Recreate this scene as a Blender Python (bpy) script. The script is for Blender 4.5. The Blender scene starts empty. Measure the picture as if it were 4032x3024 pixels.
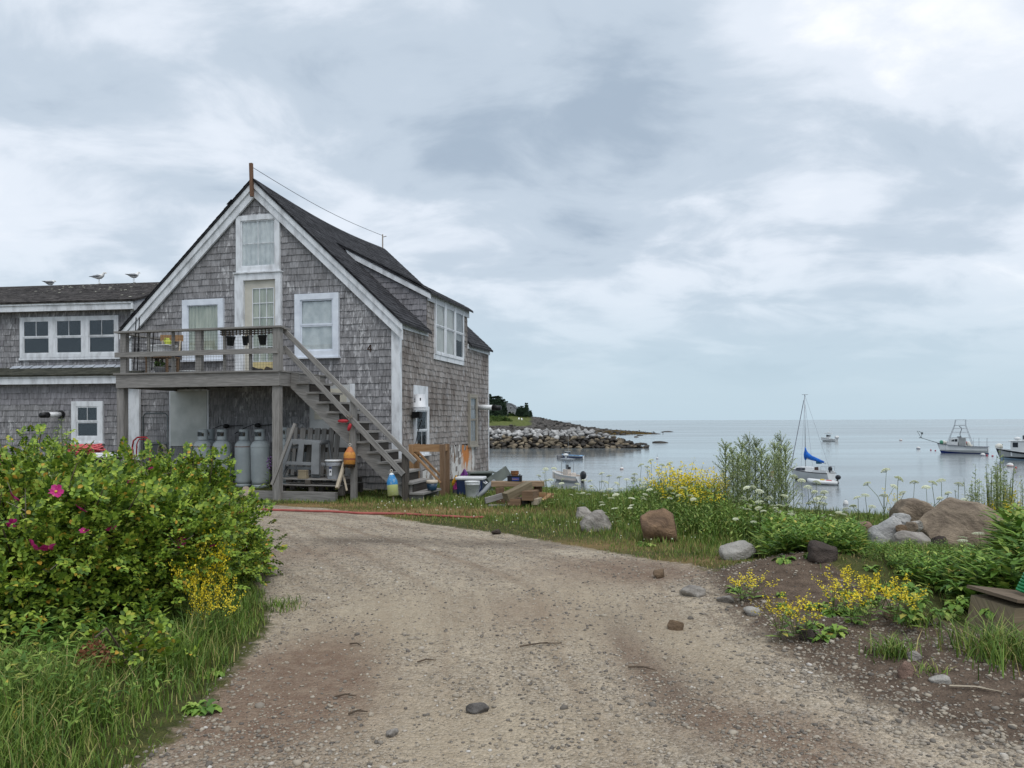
import bpy, bmesh, math, random
import numpy as np
from mathutils import Vector, Matrix, noise

rnd = random.Random(7)
npr = np.random.default_rng(11)
scene = bpy.context.scene
COL = scene.collection
R = math.radians

# ------------------------------------------------------------------ camera
F = 3028.0            # focal length in photo pixels (photo is 4032 wide)
CZ = 1.55             # eye height over the yard
HV = 1656.0           # row of the horizon at the middle of the picture
ROLL = 0.0032
cam = bpy.data.cameras.new('camera')
camo = bpy.data.objects.new('camera', cam)
COL.objects.link(camo)
cam.sensor_width = 36.0
cam.lens = 36.0 * F / 4032.0
cam.shift_y = (HV - 1512.0) / 4032.0
cam.clip_start = 0.05
cam.clip_end = 60000
camo.location = (0, 0, CZ)
camo.rotation_euler = (math.pi / 2, ROLL, 0)
scene.camera = camo

# ------------------------------------------------------------------ sky and sun
SEA = -4.45
TOSUN = Vector((0.22, -0.42, 0.88)).normalized()
world = bpy.data.worlds.new('World')
scene.world = world
world.use_nodes = True
wt = world.node_tree
wt.nodes.clear()
def wn(t, **k):
    n = wt.nodes.new(t)
    for a, b in k.items():
        setattr(n, a, b)
    return n
def wmath(op, a, b=None):
    n = wn('ShaderNodeMath', operation=op)
    for i, x in enumerate((a, b)):
        if x is None: continue
        if isinstance(x, (int, float)): n.inputs[i].default_value = x
        else: wt.links.new(x, n.inputs[i])
    return n.outputs[0]
out = wn('ShaderNodeOutputWorld')
sky = wn('ShaderNodeTexSky', sky_type='NISHITA')
sky.sun_disc = False
sky.sun_elevation = math.asin(TOSUN.z)
sky.sun_rotation = math.atan2(TOSUN.x, TOSUN.y)
bg1 = wn('ShaderNodeBackground'); bg1.inputs[1].default_value = 0.08
wt.links.new(sky.outputs[0], bg1.inputs[0])
tc = wn('ShaderNodeTexCoord')
sep = wn('ShaderNodeSeparateXYZ'); wt.links.new(tc.outputs['Generated'], sep.inputs[0])
zc = wmath('ADD', wmath('MAXIMUM', sep.outputs[2], 0.0), 0.26)
comb = wn('ShaderNodeCombineXYZ')
wt.links.new(wmath('DIVIDE', sep.outputs[0], zc), comb.inputs[0])
wt.links.new(wmath('DIVIDE', sep.outputs[1], zc), comb.inputs[1])
def wnoise(scale, detail, rough, dist, off, stretch=(1, 1, 1)):
    mp = wn('ShaderNodeMapping')
    mp.inputs['Location'].default_value = off
    mp.inputs['Scale'].default_value = stretch
    wt.links.new(comb.outputs[0], mp.inputs[0])
    n = wn('ShaderNodeTexNoise')
    n.inputs['Scale'].default_value = scale
    n.inputs['Detail'].default_value = detail
    n.inputs['Roughness'].default_value = rough
    n.inputs['Distortion'].default_value = dist
    wt.links.new(mp.outputs[0], n.inputs['Vector'])
    return n.outputs[0]
big = wnoise(1.05, 4, 0.5, 0.45, (11.95, 14.84, 0), (1.0, 1.0, 1))
fine = wnoise(3.2, 9, 0.58, 0.35, (1.2, 4.4, 0), (0.85, 1.1, 1))
mix = wmath('ADD', wmath('MULTIPLY', big, 0.60), wmath('MULTIPLY', fine, 0.40))
ramp = wn('ShaderNodeValToRGB'); wt.links.new(mix, ramp.inputs[0])
cr = ramp.color_ramp
cr.interpolation = 'EASE'
cr.elements[0].position = 0.34; cr.elements[0].color = (0.32, 0.39, 0.475, 1)
cr.elements[1].position = 0.68; cr.elements[1].color = (0.85, 0.86, 0.89, 1)
e = cr.elements.new(0.45); e.color = (0.45, 0.52, 0.60, 1)
e = cr.elements.new(0.56); e.color = (0.64, 0.69, 0.76, 1)
# low sky: the cloud layer thins into an even pale blue-grey
hz = wn('ShaderNodeMapRange'); hz.interpolation_type = 'SMOOTHSTEP'
wt.links.new(sep.outputs[2], hz.inputs[0])
hz.inputs[1].default_value = 0.0; hz.inputs[2].default_value = 0.22
mixc = wn('ShaderNodeMix', data_type='RGBA')
wt.links.new(hz.outputs[0], mixc.inputs[0])
mixc.inputs[6].default_value = (0.42, 0.53, 0.61, 1)
wt.links.new(ramp.outputs[0], mixc.inputs[7])
bg2 = wn('ShaderNodeBackground'); bg2.inputs[1].default_value = 1.0
wt.links.new(mixc.outputs[2], bg2.inputs[0])
mixs = wn('ShaderNodeMixShader'); mixs.inputs[0].default_value = 0.93
wt.links.new(bg1.outputs[0], mixs.inputs[1]); wt.links.new(bg2.outputs[0], mixs.inputs[2])
wt.links.new(mixs.outputs[0], out.inputs[0])

sl = bpy.data.lights.new('sun', 'SUN')
sl.energy = 1.5
sl.angle = R(50)
sl.color = (1.0, 0.97, 0.93)
so = bpy.data.objects.new('sun', sl)
COL.objects.link(so)
so.rotation_euler = (-TOSUN).to_track_quat('-Z', 'Y').to_euler()
so.location = (0, 0, 30)

vs = scene.view_settings
vs.view_transform = 'Standard'
vs.look = 'None'
vs.exposure = 0.4
vs.gamma = 1.0
vs.use_curve_mapping = False

# ------------------------------------------------------------------ photo pixel -> place
def ray(u, v):
    dx, dz = u - 2016.0, HV - v
    return (dx * math.cos(ROLL) + dz * math.sin(ROLL)) / F, (-dx * math.sin(ROLL) + dz * math.cos(ROLL)) / F
def at(u, v, y):
    x, z = ray(u, v)
    return Vector((x * y, y, CZ + z * y))
def gp(u, v, z=0.0):
    x, dz = ray(u, v)
    y = (z - CZ) / dz
    return Vector((x * y, y, z))
PHI = R(14.0)
CH, SH = math.cos(PHI), math.sin(PHI)
HM = Vector((-5.72, 17.25, 0))            # middle of the gable front at the ground
def hw(a, b, z=0.0):                      # house frame: a right along gable, b back, z up
    return Vector((HM.x + a * CH + b * SH, HM.y - a * SH + b * CH, z))
def hf(u, v, b=0.0):                      # pixel on plane b -> (a, z)
    x, dz = ray(u, v)
    y = ((HM.x * SH + HM.y * CH) + b) / (x * SH + CH)
    a = (x * y - HM.x) * CH - (y - HM.y) * SH
    return a, CZ + dz * y
def sf(u, v, a):                          # pixel on plane a -> (b, z)
    x, dz = ray(u, v)
    y = ((HM.x * CH - HM.y * SH) + a) / (x * CH - SH)
    b = (x * y - HM.x) * SH + (y - HM.y) * CH
    return b, CZ + dz * y

# ------------------------------------------------------------------ materials
def lin(c):
    return tuple(((x / 255.0) / 12.92 if x / 255.0 <= 0.04045 else ((x / 255.0 + 0.055) / 1.055) ** 2.4) for x in c) + (1.0,)
def node(nt, t, **k):
    n = nt.nodes.new(t)
    for a, b in k.items():
        setattr(n, a, b)
    return n
def newmat(name):
    m = bpy.data.materials.new(name)
    m.use_nodes = True
    nt = m.node_tree
    b = nt.nodes['Principled BSDF']
    return m, nt, b
def nmath(nt, op, a, b=None, c=None):
    n = nt.nodes.new('ShaderNodeMath'); n.operation = op
    for i, x in enumerate((a, b, c)):
        if x is None: continue
        if isinstance(x, (int, float)): n.inputs[i].default_value = x
        else: nt.links.new(x, n.inputs[i])
    return n.outputs[0]
def coords(nt, coord, stretch):
    if coord == 'pos':
        src = node(nt, 'ShaderNodeNewGeometry').outputs['Position']
    else:
        src = node(nt, 'ShaderNodeTexCoord').outputs['UV' if coord == 'uv' else 'Object']
    mp = node(nt, 'ShaderNodeMapping'); mp.inputs['Scale'].default_value = stretch
    nt.links.new(src, mp.inputs[0])
    return mp.outputs[0]
def tnoise(nt, vec, scale, detail=4, rough=0.55, dist=0.0):
    n = node(nt, 'ShaderNodeTexNoise')
    n.inputs['Scale'].default_value = scale; n.inputs['Detail'].default_value = detail
    n.inputs['Roughness'].default_value = rough; n.inputs['Distortion'].default_value = dist
    nt.links.new(vec, n.inputs['Vector'])
    return n.outputs[0]
def tramp(nt, fac, stops):
    r = node(nt, 'ShaderNodeValToRGB')
    nt.links.new(fac, r.inputs[0])
    el = r.color_ramp.elements
    while len(el) < len(stops): el.new(0.5)
    for e, (p, c) in zip(el, stops):
        e.position = p; e.color = c if len(c) == 4 else tuple(c) + (1,)
    return r.outputs[0]
def tmix(nt, fac, c1, c2, blend='MIX'):
    n = node(nt, 'ShaderNodeMix', data_type='RGBA', blend_type=blend)
    for i, x in ((0, fac), (6, c1), (7, c2)):
        if isinstance(x, (int, float)): n.inputs[i].default_value = x
        elif isinstance(x, tuple): n.inputs[i].default_value = x if len(x) == 4 else x + (1,)
        else: nt.links.new(x, n.inputs[i])
    return n.outputs[2]
def island(nt):
    g = node(nt, 'ShaderNodeNewGeometry').outputs['Random Per Island']
    o = node(nt, 'ShaderNodeObjectInfo').outputs['Random']
    return nmath(nt, 'FRACT', nmath(nt, 'ADD', g, nmath(nt, 'MULTIPLY', o, 7.31)))
def bump(nt, b, h, strength, dist=0.01):
    n = node(nt, 'ShaderNodeBump')
    n.inputs['Strength'].default_value = strength; n.inputs['Distance'].default_value = dist
    nt.links.new(h, n.inputs['Height']); nt.links.new(n.outputs[0], b.inputs['Normal'])
MATS = {}
def M(name, c1, c2=None, scale=6, rough=0.7, metal=0.0, bmp=0.0, bscale=30, stretch=(1, 1, 1), coord='obj', isl=0.0, spec=0.4, lo=0.35, hi=0.65, detail=5):
    if name in MATS: return MATS[name]
    m, nt, b = newmat(name)
    b.inputs['Roughness'].default_value = rough
    b.inputs['Metallic'].default_value = metal
    b.inputs['Specular IOR Level'].default_value = spec
    c1 = lin(c1)
    c2 = lin(c2) if c2 else tuple(x * 0.8 for x in c1[:3]) + (1,)
    vec = coords(nt, coord, stretch)
    n = tnoise(nt, vec, scale, detail)
    col = tramp(nt, n, [(lo, c2), (hi, c1)])
    if isl:
        v = nmath(nt, 'MULTIPLY_ADD', island(nt), isl, 1.0 - isl / 2)
        h = node(nt, 'ShaderNodeHueSaturation'); nt.links.new(v, h.inputs['Value']); nt.links.new(col, h.inputs['Color'])
        col = h.outputs[0]
    nt.links.new(col, b.inputs['Base Color'])
    if bmp:
        bump(nt, b, tnoise(nt, vec, bscale, 4), bmp)
    MATS[name] = m
    return m
def wood(name, c1, c2, isl=0.18, rough=0.85, c3=None):
    if name in MATS: return MATS[name]
    m, nt, b = newmat(name)
    b.inputs['Roughness'].default_value = rough
    b.inputs['Specular IOR Level'].default_value = 0.25
    vec = coords(nt, 'uv', (1.6, 26, 1))
    n = tnoise(nt, vec, 1.6, 6, 0.62, 0.6)
    col = tramp(nt, n, [(0.3, lin(c2)), (0.62, lin(c1))])
    vec2 = coords(nt, 'uv', (1, 2.4, 1))
    n2 = tnoise(nt, vec2, 2.2, 3)
    col = tmix(nt, nmath(nt, 'MULTIPLY', n2, 0.55), col, lin(c3 if c3 else tuple(int(x * 0.78) for x in c2)))
    v = nmath(nt, 'MULTIPLY_ADD', island(nt), isl, 1.0 - isl / 2)
    h = node(nt, 'ShaderNodeHueSaturation'); nt.links.new(v, h.inputs['Value']); nt.links.new(col, h.inputs['Color'])
    nt.links.new(h.outputs[0], b.inputs['Base Color'])
    bump(nt, b, n, 0.5, 0.006)
    MATS[name] = m
    return m

# ------------------------------------------------------------------ objects
def tag(o, label=None, cat=None, group=None, kind=None):
    if label: o['label'] = label
    if cat: o['category'] = cat
    if group: o['group'] = group
    if kind: o['kind'] = kind
    return o
def thing(name, label, cat, loc=(0, 0, 0), rz=0.0, group=None, rot=None):
    o = bpy.data.objects.new(name, None)
    o.empty_display_size = 0.1
    COL.objects.link(o)
    o.location = loc
    o.rotation_euler = rot if rot else (0, 0, rz)
    return tag(o, label, cat, group)
def hthing(name, label, cat, a, b, z=0.0, turn=0.0, group=None):
    return thing(name, label, cat, hw(a, b, z), -PHI + turn, group)
def dup(root, loc=None, rz=None, label=None, group=None, scale=None):
    def cp(o, par):
        c = o.copy(); COL.objects.link(c)
        if par is not None: c.parent = par
        for ch in o.children: cp(ch, c)
        return c
    r = cp(root, None)
    if loc is not None: r.location = loc
    if rz is not None: r.rotation_euler = (r.rotation_euler[0], r.rotation_euler[1], rz)
    if scale is not None: r.scale = (scale,) * 3
    if label: r['label'] = label
    if group: r['group'] = group
    return r
def link(name, me, mat, parent=None, loc=(0, 0, 0), rot=None, scale=None):
    o = bpy.data.objects.new(name, me)
    COL.objects.link(o)
    if mat is not None and len(me.materials) == 0: me.materials.append(mat)
    o.location = loc
    if rot is not None: o.rotation_euler = rot
    if scale is not None: o.scale = scale
    if parent is not None: o.parent = parent
    return o
def npmesh(name, V, Fc, smooth=False):
    V = np.ascontiguousarray(V, dtype=np.float32).reshape(-1, 3)
    if not isinstance(Fc, (list, tuple)): Fc = [Fc]
    me = bpy.data.meshes.new(name)
    me.vertices.add(len(V)); me.vertices.foreach_set('co', V.ravel())
    idx = np.concatenate([f.ravel() for f in Fc]).astype(np.int32)
    starts, s = [], 0
    for f in Fc:
        n, k = f.shape
        starts.append(s + np.arange(n) * k); s += n * k
    starts = np.concatenate(starts).astype(np.int32)
    me.loops.add(len(idx)); me.loops.foreach_set('vertex_index', idx)
    me.polygons.add(len(starts)); me.polygons.foreach_set('loop_start', starts)
    if smooth: me.polygons.foreach_set('use_smooth', np.ones(len(starts), dtype=bool))
    me.update(calc_edges=True)
    return me
def attr(me, name, vals):
    a = me.attributes.new(name, 'FLOAT', 'POINT')
    a.data.foreach_set('value', np.ascontiguousarray(vals, dtype=np.float32))
def replicate(V, Fc, mats, locs):
    """copies of a template: mats (N,3,3), locs (N,3)"""
    V = np.asarray(V, dtype=np.float32); Fc = np.asarray(Fc)
    N, n = len(locs), len(V)
    VV = np.einsum('nij,kj->nki', mats, V) + locs[:, None, :]
    FF = Fc[None] + (np.arange(N) * n)[:, None, None]
    return VV.reshape(-1, 3), FF.reshape(-1, Fc.shape[1])
def basis(dirs, ups, roll=None):
    """rotation matrices whose x axis is dirs and z near ups"""
    x = dirs / np.linalg.norm(dirs, axis=1, keepdims=True)
    y = np.cross(ups, x); ny = np.linalg.norm(y, axis=1, keepdims=True); y = y / np.maximum(ny, 1e-6)
    z = np.cross(x, y)
    return np.stack([x, y, z], axis=2)
def rotz(a):
    c, s = np.cos(a), np.sin(a); o = np.zeros_like(a); i = np.ones_like(a)
    return np.stack([np.stack([c, -s, o], 1), np.stack([s, c, o], 1), np.stack([o, o, i], 1)], 1)
def randrot(n):
    q = npr.normal(size=(n, 4)); q /= np.linalg.norm(q, axis=1, keepdims=True)
    w, x, y, z = q.T
    return np.stack([np.stack([1 - 2 * (y * y + z * z), 2 * (x * y - z * w), 2 * (x * z + y * w)], 1),
                     np.stack([2 * (x * y + z * w), 1 - 2 * (x * x + z * z), 2 * (y * z - x * w)], 1),
                     np.stack([2 * (x * z - y * w), 2 * (y * z + x * w), 1 - 2 * (x * x + y * y)], 1)], 1)

class MB:
    def __init__(s): s.v, s.f, s.uv = [], [], []
    def add(s, vs, fs, uvs=None):
        k = len(s.v); s.v += [tuple(x) for x in vs]
        for i, f in enumerate(fs):
            s.f.append([k + j for j in f]); s.uv.append(uvs[i] if uvs else None)
        return s
    def obox(s, c, X, Y, Z):
        """box: centre and three half-axis vectors"""
        c = Vector(c); ax = [Vector(X), Vector(Y), Vector(Z)]
        if ax[0].cross(ax[1]).dot(ax[2]) < 0: ax[2] = -ax[2]
        L = [a.length for a in ax]
        li = L.index(max(L))
        o1, o2 = rnd.random() * 9, rnd.random() * 9
        sg = [(-1, -1, -1), (1, -1, -1), (1, 1, -1), (-1, 1, -1), (-1, -1, 1), (1, -1, 1), (1, 1, 1), (-1, 1, 1)]
        vs = [c + ax[0] * a + ax[1] * b + ax[2] * d for a, b, d in sg]
        fs = [(0, 3, 2, 1), (4, 5, 6, 7), (0, 1, 5, 4), (2, 3, 7, 6), (1, 2, 6, 5), (3, 0, 4, 7)]
        nrm = [2, 2, 1, 1, 0, 0]
        uvs = []
        for f, n in zip(fs, nrm):
            rest = [k for k in range(3) if k != n]
            if n == li: uu, vv = rest
            else:
                uu = li; vv = [k for k in rest if k != li][0]
            uvs.append([(sg[j][uu] * L[uu] + o1, sg[j][vv] * L[vv] + o2 + n * 0.37) for j in f])
        return s.add(vs, fs, uvs)
    def box(s, x0, y0, z0, x1, y1, z1):
        return s.obox(((x0 + x1) / 2, (y0 + y1) / 2, (z0 + z1) / 2), ((x1 - x0) / 2, 0, 0), (0, (y1 - y0) / 2, 0), (0, 0, (z1 - z0) / 2))
    def beam(s, p0, p1, w, h, up=(0, 0, 1)):
        p0, p1, up = Vector(p0), Vector(p1), Vector(up)
        d = p1 - p0; dn = d.normalized()
        side = dn.cross(up)
        if side.length < 1e-4: side = dn.cross(Vector((0, 1, 0)))
        side.normalize(); u2 = side.cross(dn).normalized()
        return s.obox((p0 + p1) / 2, d / 2, side * (w / 2), u2 * (h / 2))
    def cyl(s, p0, p1, r0, r1=None, n=12, caps=True):
        r1 = r0 if r1 is None else r1
        return s.tube([p0, p1], [r0, r1], n, caps)
    def tube(s, pts, r, n=6, caps=True):
        pts = [Vector(p) for p in pts]
        rs = r if isinstance(r, (list, tuple)) else [r] * len(pts)
        vs, fs, uvs = [], [], []
        ref = None; acc = rnd.random() * 5
        ls = []
        for i, p in enumerate(pts):
            d = (pts[min(i + 1, len(pts) - 1)] - pts[max(i - 1, 0)])
            d = d.normalized() if d.length > 1e-9 else Vector((0, 0, 1))
            if ref is None:
                ref = d.orthogonal().normalized()
            ref = (ref - d * ref.dot(d))
            ref = ref.normalized() if ref.length > 1e-6 else d.orthogonal().normalized()
            q = d.cross(ref)
            for k in range(n):
                a = 2 * math.pi * k / n
                vs.append(p + (ref * math.cos(a) + q * math.sin(a)) * rs[i])
            if i: acc += (p - pts[i - 1]).length
            ls.append(acc)
        per = 2 * math.pi * max(rs)
        for i in range(len(pts) - 1):
            for k in range(n):
                k2 = (k + 1) % n
                fs.append((i * n + k, i * n + k2, (i + 1) * n + k2, (i + 1) * n + k))
                uvs.append([(ls[i], per * k / n), (ls[i], per * (k + 1) / n), (ls[i + 1], per * (k + 1) / n), (ls[i + 1], per * k / n)])
        if caps:
            fs.append(tuple(range(n - 1, -1, -1))); uvs.append([(0, 0)] * n)
            b = (len(pts) - 1) * n
            fs.append(tuple(b + k for k in range(n))); uvs.append([(0, 0)] * n)
        return s.add(vs, fs, uvs)
    def lathe(s, prof, n=20, c=(0, 0, 0), sx=1.0, sy=1.0, Rm=None):
        vs, fs = [], []
        c = Vector(c)
        for r, z in prof:
            for k in range(n):
                a = 2 * math.pi * k / n
                p = Vector((r * math.cos(a) * sx, r * math.sin(a) * sy, z))
                vs.append(c + (Rm @ p if Rm else p))
        for i in range(len(prof) - 1):
            for k in range(n):
                k2 = (k + 1) % n
                fs.append((i * n + k, i * n + k2, (i + 1) * n + k2, (i + 1) * n + k))
        if prof[0][0] > 1e-6: fs.append(tuple(range(n - 1, -1, -1)))
        if prof[-1][0] > 1e-6:
            b = (len(prof) - 1) * n; fs.append(tuple(b + k for k in range(n)))
        return s.add(vs, fs)
    def ell(s, c, rx, ry, rz, n=14, m=8, Rm=None):
        prof = [(max(1e-7, math.sin(math.pi * i / m)), -math.cos(math.pi * i / m)) for i in range(m + 1)]
        vs, fs = [], []; c = Vector(c)
        for r, z in prof:
            for k in range(n):
                a = 2 * math.pi * k / n
                p = Vector((r * math.cos(a) * rx, r * math.sin(a) * ry, z * rz))
                vs.append(c + (Rm @ p if Rm else p))
        for i in range(m):
            for k in range(n):
                k2 = (k + 1) % n
                fs.append((i * n + k, i * n + k2, (i + 1) * n + k2, (i + 1) * n + k))
        return s.add(vs, fs)
    def prism(s, poly, axis, t0, t1):
        """poly: 3D points of one face, extruded along axis from t0 to t1"""
        ax = Vector(axis); n = len(poly)
        vs = [Vector(p) + ax * t0 for p in poly] + [Vector(p) + ax * t1 for p in poly]
        fs = [tuple(range(n - 1, -1, -1)), tuple(range(n, 2 * n))]
        fs += [(i, (i + 1) % n, n + (i + 1) % n, n + i) for i in range(n)]
        P = [Vector(p) for p in vs]
        e = (P[1] - P[0]); e = e.normalized() if e.length > 0 else Vector((1, 0, 0))
        w = ax.cross(e)
        o1 = rnd.random() * 9
        uvs = [[(P[j].dot(e) + o1, P[j].dot(w) + P[j].dot(ax)) for j in f] for f in fs]
        s.add(vs, fs, uvs)
        return s
    def grid(s, fn, nu, nv):
        vs = [fn(i / nu, j / nv) for j in range(nv + 1) for i in range(nu + 1)]
        fs = [(j * (nu + 1) + i, j * (nu + 1) + i + 1, (j + 1) * (nu + 1) + i + 1, (j + 1) * (nu + 1) + i) for j in range(nv) for i in range(nu)]
        return s.add(vs, fs)
    def mesh(s, name, smooth=False):
        me = bpy.data.meshes.new(name)
        me.from_pydata(s.v, [], s.f)
        if any(u is not None for u in s.uv):
            lay = me.uv_layers.new(name='UVMap')
            flat = []
            for f, u in zip(s.f, s.uv):
                flat += [c for p in (u if u else [(0, 0)] * len(f)) for c in p]
            if len(flat) == 2 * len(me.loops): lay.data.foreach_set('uv', flat)
        if smooth: me.polygons.foreach_set('use_smooth', [True] * len(me.polygons))
        bm = bmesh.new(); bm.from_mesh(me); bmesh.ops.recalc_face_normals(bm, faces=bm.faces); bm.to_mesh(me); bm.free()
        return me
    def build(s, name, mat, parent=None, smooth=False, loc=(0, 0, 0), rot=None, bev=0.0, auto=None):
        o = link(name, s.mesh(name, smooth), mat, parent, loc, rot)
        if bev:
            md = o.modifiers.new('bevel', 'BEVEL'); md.width = bev; md.segments = 2; md.limit_method = 'ANGLE'
        return o

_ico = {}
def ico(sub):
    if sub not in _ico:
        bm = bmesh.new(); bmesh.ops.create_icosphere(bm, subdivisions=sub, radius=1.0)
        _ico[sub] = (np.array([v.co[:] for v in bm.verts]), np.array([[v.index for v in f.verts] for f in bm.faces]))
        bm.free()
    return _ico[sub]
def rock_verts(seed, size, sub=3, planes=14, rough=0.06, lo=0.5, hi=0.85, boxy=1.0):
    rr = np.random.default_rng(seed)
    V, Fc = ico(sub); V = np.sign(V) * np.abs(V) ** boxy
    for _ in range(planes):
        n = rr.normal(size=3); n /= np.linalg.norm(n)
        c = rr.uniform(lo, hi)
        d = V @ n
        V -= np.maximum(d - c, 0)[:, None] * n
    V /= np.abs(V).max(axis=0)
    if rough:
        off = rr.uniform(0, 50, 3)
        V += V * np.array([noise.fractal(Vector(p * 1.7 + off), 1.0, 2.0, 4) for p in V])[:, None] * rough * 2
    return V * (np.asarray(size) / 2), Fc
def rock(name, seed, size, mat, loc, rz=0.0, parent=None, sub=3, smooth=False, **k):
    V, Fc = rock_verts(seed, size, sub, **k)
    o = link(name, npmesh(name, V, Fc, smooth), mat, parent, loc, (0, 0, rz))
    return o
# ================================================================== ground
EDGE = np.array([(-90, 60), (-30, 44), (-12, 36), (-5, 28), (-2.6, 22.5), (-1.4, 20.6), (-0.5, 19.6), (0.5, 18.6), (1.5, 17.3), (2.5, 16.2),
                 (3.7, 15.0), (5.0, 13.6), (6.5, 12.4), (8.5, 11.6), (12, 10.9), (20, 10.4), (60, 10)], dtype=float)
def seg_dist(P, poly, closed=False):
    n = len(poly); best = np.full(len(P), 1e9)
    for i in range(n if closed else n - 1):
        a, b = poly[i], poly[(i + 1) % n]
        ab = b - a
        t = np.clip(((P - a) @ ab) / max(ab @ ab, 1e-9), 0, 1)
        d = np.linalg.norm(P - (a + t[:, None] * ab), axis=1)
        best = np.minimum(best, d)
    return best
def inside(P, poly):
    c = np.zeros(len(P), dtype=bool); n = len(poly); j = n - 1
    x, y = P[:, 0], P[:, 1]
    for i in range(n):
        xi, yi = poly[i]; xj, yj = poly[j]
        if yi != yj:
            c ^= ((yi > y) != (yj > y)) & (x < (xj - xi) * (y - yi) / (yj - yi) + xi)
        j = i
    return c
def sdist(P, poly):
    d = seg_dist(P, poly, True)
    return np.where(inside(P, poly), d, -d)
def sstep(x, a, b):
    t = np.clip((x - a) / (b - a), 0, 1); return t * t * (3 - 2 * t)
def vnoise(P, f, off=0.0):
    return np.array([noise.noise(Vector((p[0] * f + off, p[1] * f - off, off * 0.7))) for p in P])
def fnoise(P, f, off=0.0):
    """cheap smooth pseudo noise, vectorised"""
    x, y = P[:, 0] * f, P[:, 1] * f
    s = np.sin(x * 1.7 + 1.3 * np.sin(y * 1.1 + off) + off) + np.sin(y * 2.1 + 1.7 * np.sin(x * 0.9 - off) + 2 * off)
    s += 0.6 * np.sin(x * 3.9 + y * 2.7 + 3 * off) + 0.6 * np.sin(y * 4.3 - x * 3.1 + 5 * off)
    return s / 3.2
def gpoly(pts): return np.array([(p.x, p.y) for p in (gp(*q) for q in pts)])
LAWN = np.vstack([gpoly([(480, 1962), (820, 1974), (1000, 1984), (1250, 2000), (1500, 2030), (1700, 2064), (1900, 2090), (2100, 2120), (2300, 2158),
                         (2500, 2200), (2700, 2252), (2830, 2300), (2960, 2290), (3150, 2300), (3350, 2380), (3600, 2460), (3800, 2520), (4150, 2560)]),
                  [(12, 6), (40, 6), (40, 60), (-40, 60), (-40, 17.0), (-12, 15.6)]])
VERGE = np.vstack([gpoly([(470, 3150), (560, 3010), (720, 2880), (850, 2740), (905, 2660), (1000, 2560), (1060, 2470), (1060, 2390), (1030, 2330), (980, 2260), (940, 2180), (930, 2090)]),
                   [(-6.5, 11.6), (-12, 12.5), (-25, 12.0), (-25, -4), (-1.9, -4)]])
SOIL = np.vstack([gpoly([(2800, 2310), (2850, 2370), (2950, 2460), (3100, 2570), (3370, 2730), (3700, 2870), (4150, 2960)]), [(5, 3.0), (14, 5)],
                  gpoly([(4150, 2480), (3850, 2430), (3650, 2380), (3400, 2310), (3150, 2270), (2850, 2280)])])
MOUND = gp(3600, 2190, 0.2)
def ground_z(P):
    P = np.asarray(P, dtype=float).reshape(-1, 2)
    x, y = P[:, 0], P[:, 1]
    ye = np.interp(x, EDGE[:, 0], EDGE[:, 1])
    d = seg_dist(P, EDGE)
    z = np.where(y > ye, -np.minimum(d * 0.85 + 0.25 * d * d / (1 + d), 9.0), 0.0)
    z = z - 0.10 * np.where(y > ye, 0, sstep(-d, -0.8, 0))
    # raised strip under the deck
    dx, dy = x - HM.x, y - HM.y
    a, b = dx * CH - dy * SH, dx * SH + dy * CH
    z = z + 0.15 * sstep(a, -3.7, -3.3) * (1 - sstep(a, 1.75, 2.2)) * sstep(b, -1.72, -1.6) * (1 - sstep(b, 0.5, 1.0))
    # stony mound on the right, slight rise on the left verge
    m = np.exp(-(((x - MOUND.x) / 1.9) ** 2 + ((y - MOUND.y) / 1.3) ** 2))
    z = z + 0.26 * m
    m2 = gp(3250, 2330)
    z = z + 0.13 * np.exp(-(((x - m2.x) / 0.9) ** 2 + ((y - m2.y) / 0.6) ** 2))
    sv = sdist(P, VERGE)
    z = z + 0.12 * sstep(sv, -0.05, 0.9)
    sl_ = sdist(P, SOIL)
    z = z + 0.07 * sstep(sl_, -0.2, 0.6) * np.where(y < ye, 1, 0)
    near = np.where(y > ye, 0, 1)
    z = z + near * (0.016 * fnoise(P, 1.1, 0.3) + 0.008 * fnoise(P, 3.7, 1.9))
    return z
def gz(x, y): return float(ground_z([(x, y)])[0])
def gpt(u, v):
    """ground point under a pixel, on the real ground surface"""
    z = 0.0
    for _ in range(6):
        p = gp(u, v, z); z = gz(p.x, p.y)
    return Vector((p.x, p.y, z))
def axis_pts(lo, f0, f1, hi, step, grow):
    a = list(np.arange(f0, f1, step)); s = step
    b, x = [], f1
    while x < hi: b.append(x); s *= grow; x += s
    b.append(hi); s = step; c, x = [], f0 - step
    while x > lo: c.append(x); s *= grow; x -= s
    c.append(lo)
    return np.array(c[::-1] + a + b)
gx = axis_pts(-90, -6, 7.5, 60, 0.09, 1.10)
gy = axis_pts(-8, 2.4, 17, 62, 0.09, 1.10)
GXX, GYY = np.meshgrid(gx, gy)
GP2 = np.stack([GXX.ravel(), GYY.ravel()], 1)
GZ = ground_z(GP2)
nx, ny = len(gx), len(gy)
ii = np.arange(nx - 1)[None, :] + (np.arange(ny - 1) * nx)[:, None]
GF = np.stack([ii, ii + 1, ii + 1 + nx, ii + nx], -1).reshape(-1, 4)
gme = npmesh('ground', np.column_stack([GP2, GZ]), GF, smooth=True)
lw = np.maximum(sdist(GP2, LAWN), sdist(GP2, VERGE))
attr(gme, 'grass', sstep(lw, -0.25, 0.25))
attr(gme, 'soil', sstep(np.maximum(sdist(GP2, SOIL), (GP2[:, 1] > np.interp(GP2[:, 0], EDGE[:, 0], EDGE[:, 1])) * 1.0 - 0.5), -0.45, 0.35))
def blob(u, v, rx, ry):
    c = gp(u, v); return np.exp(-(((GP2[:, 0] - c.x) / rx) ** 2 + ((GP2[:, 1] - c.y) / ry) ** 2))
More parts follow.
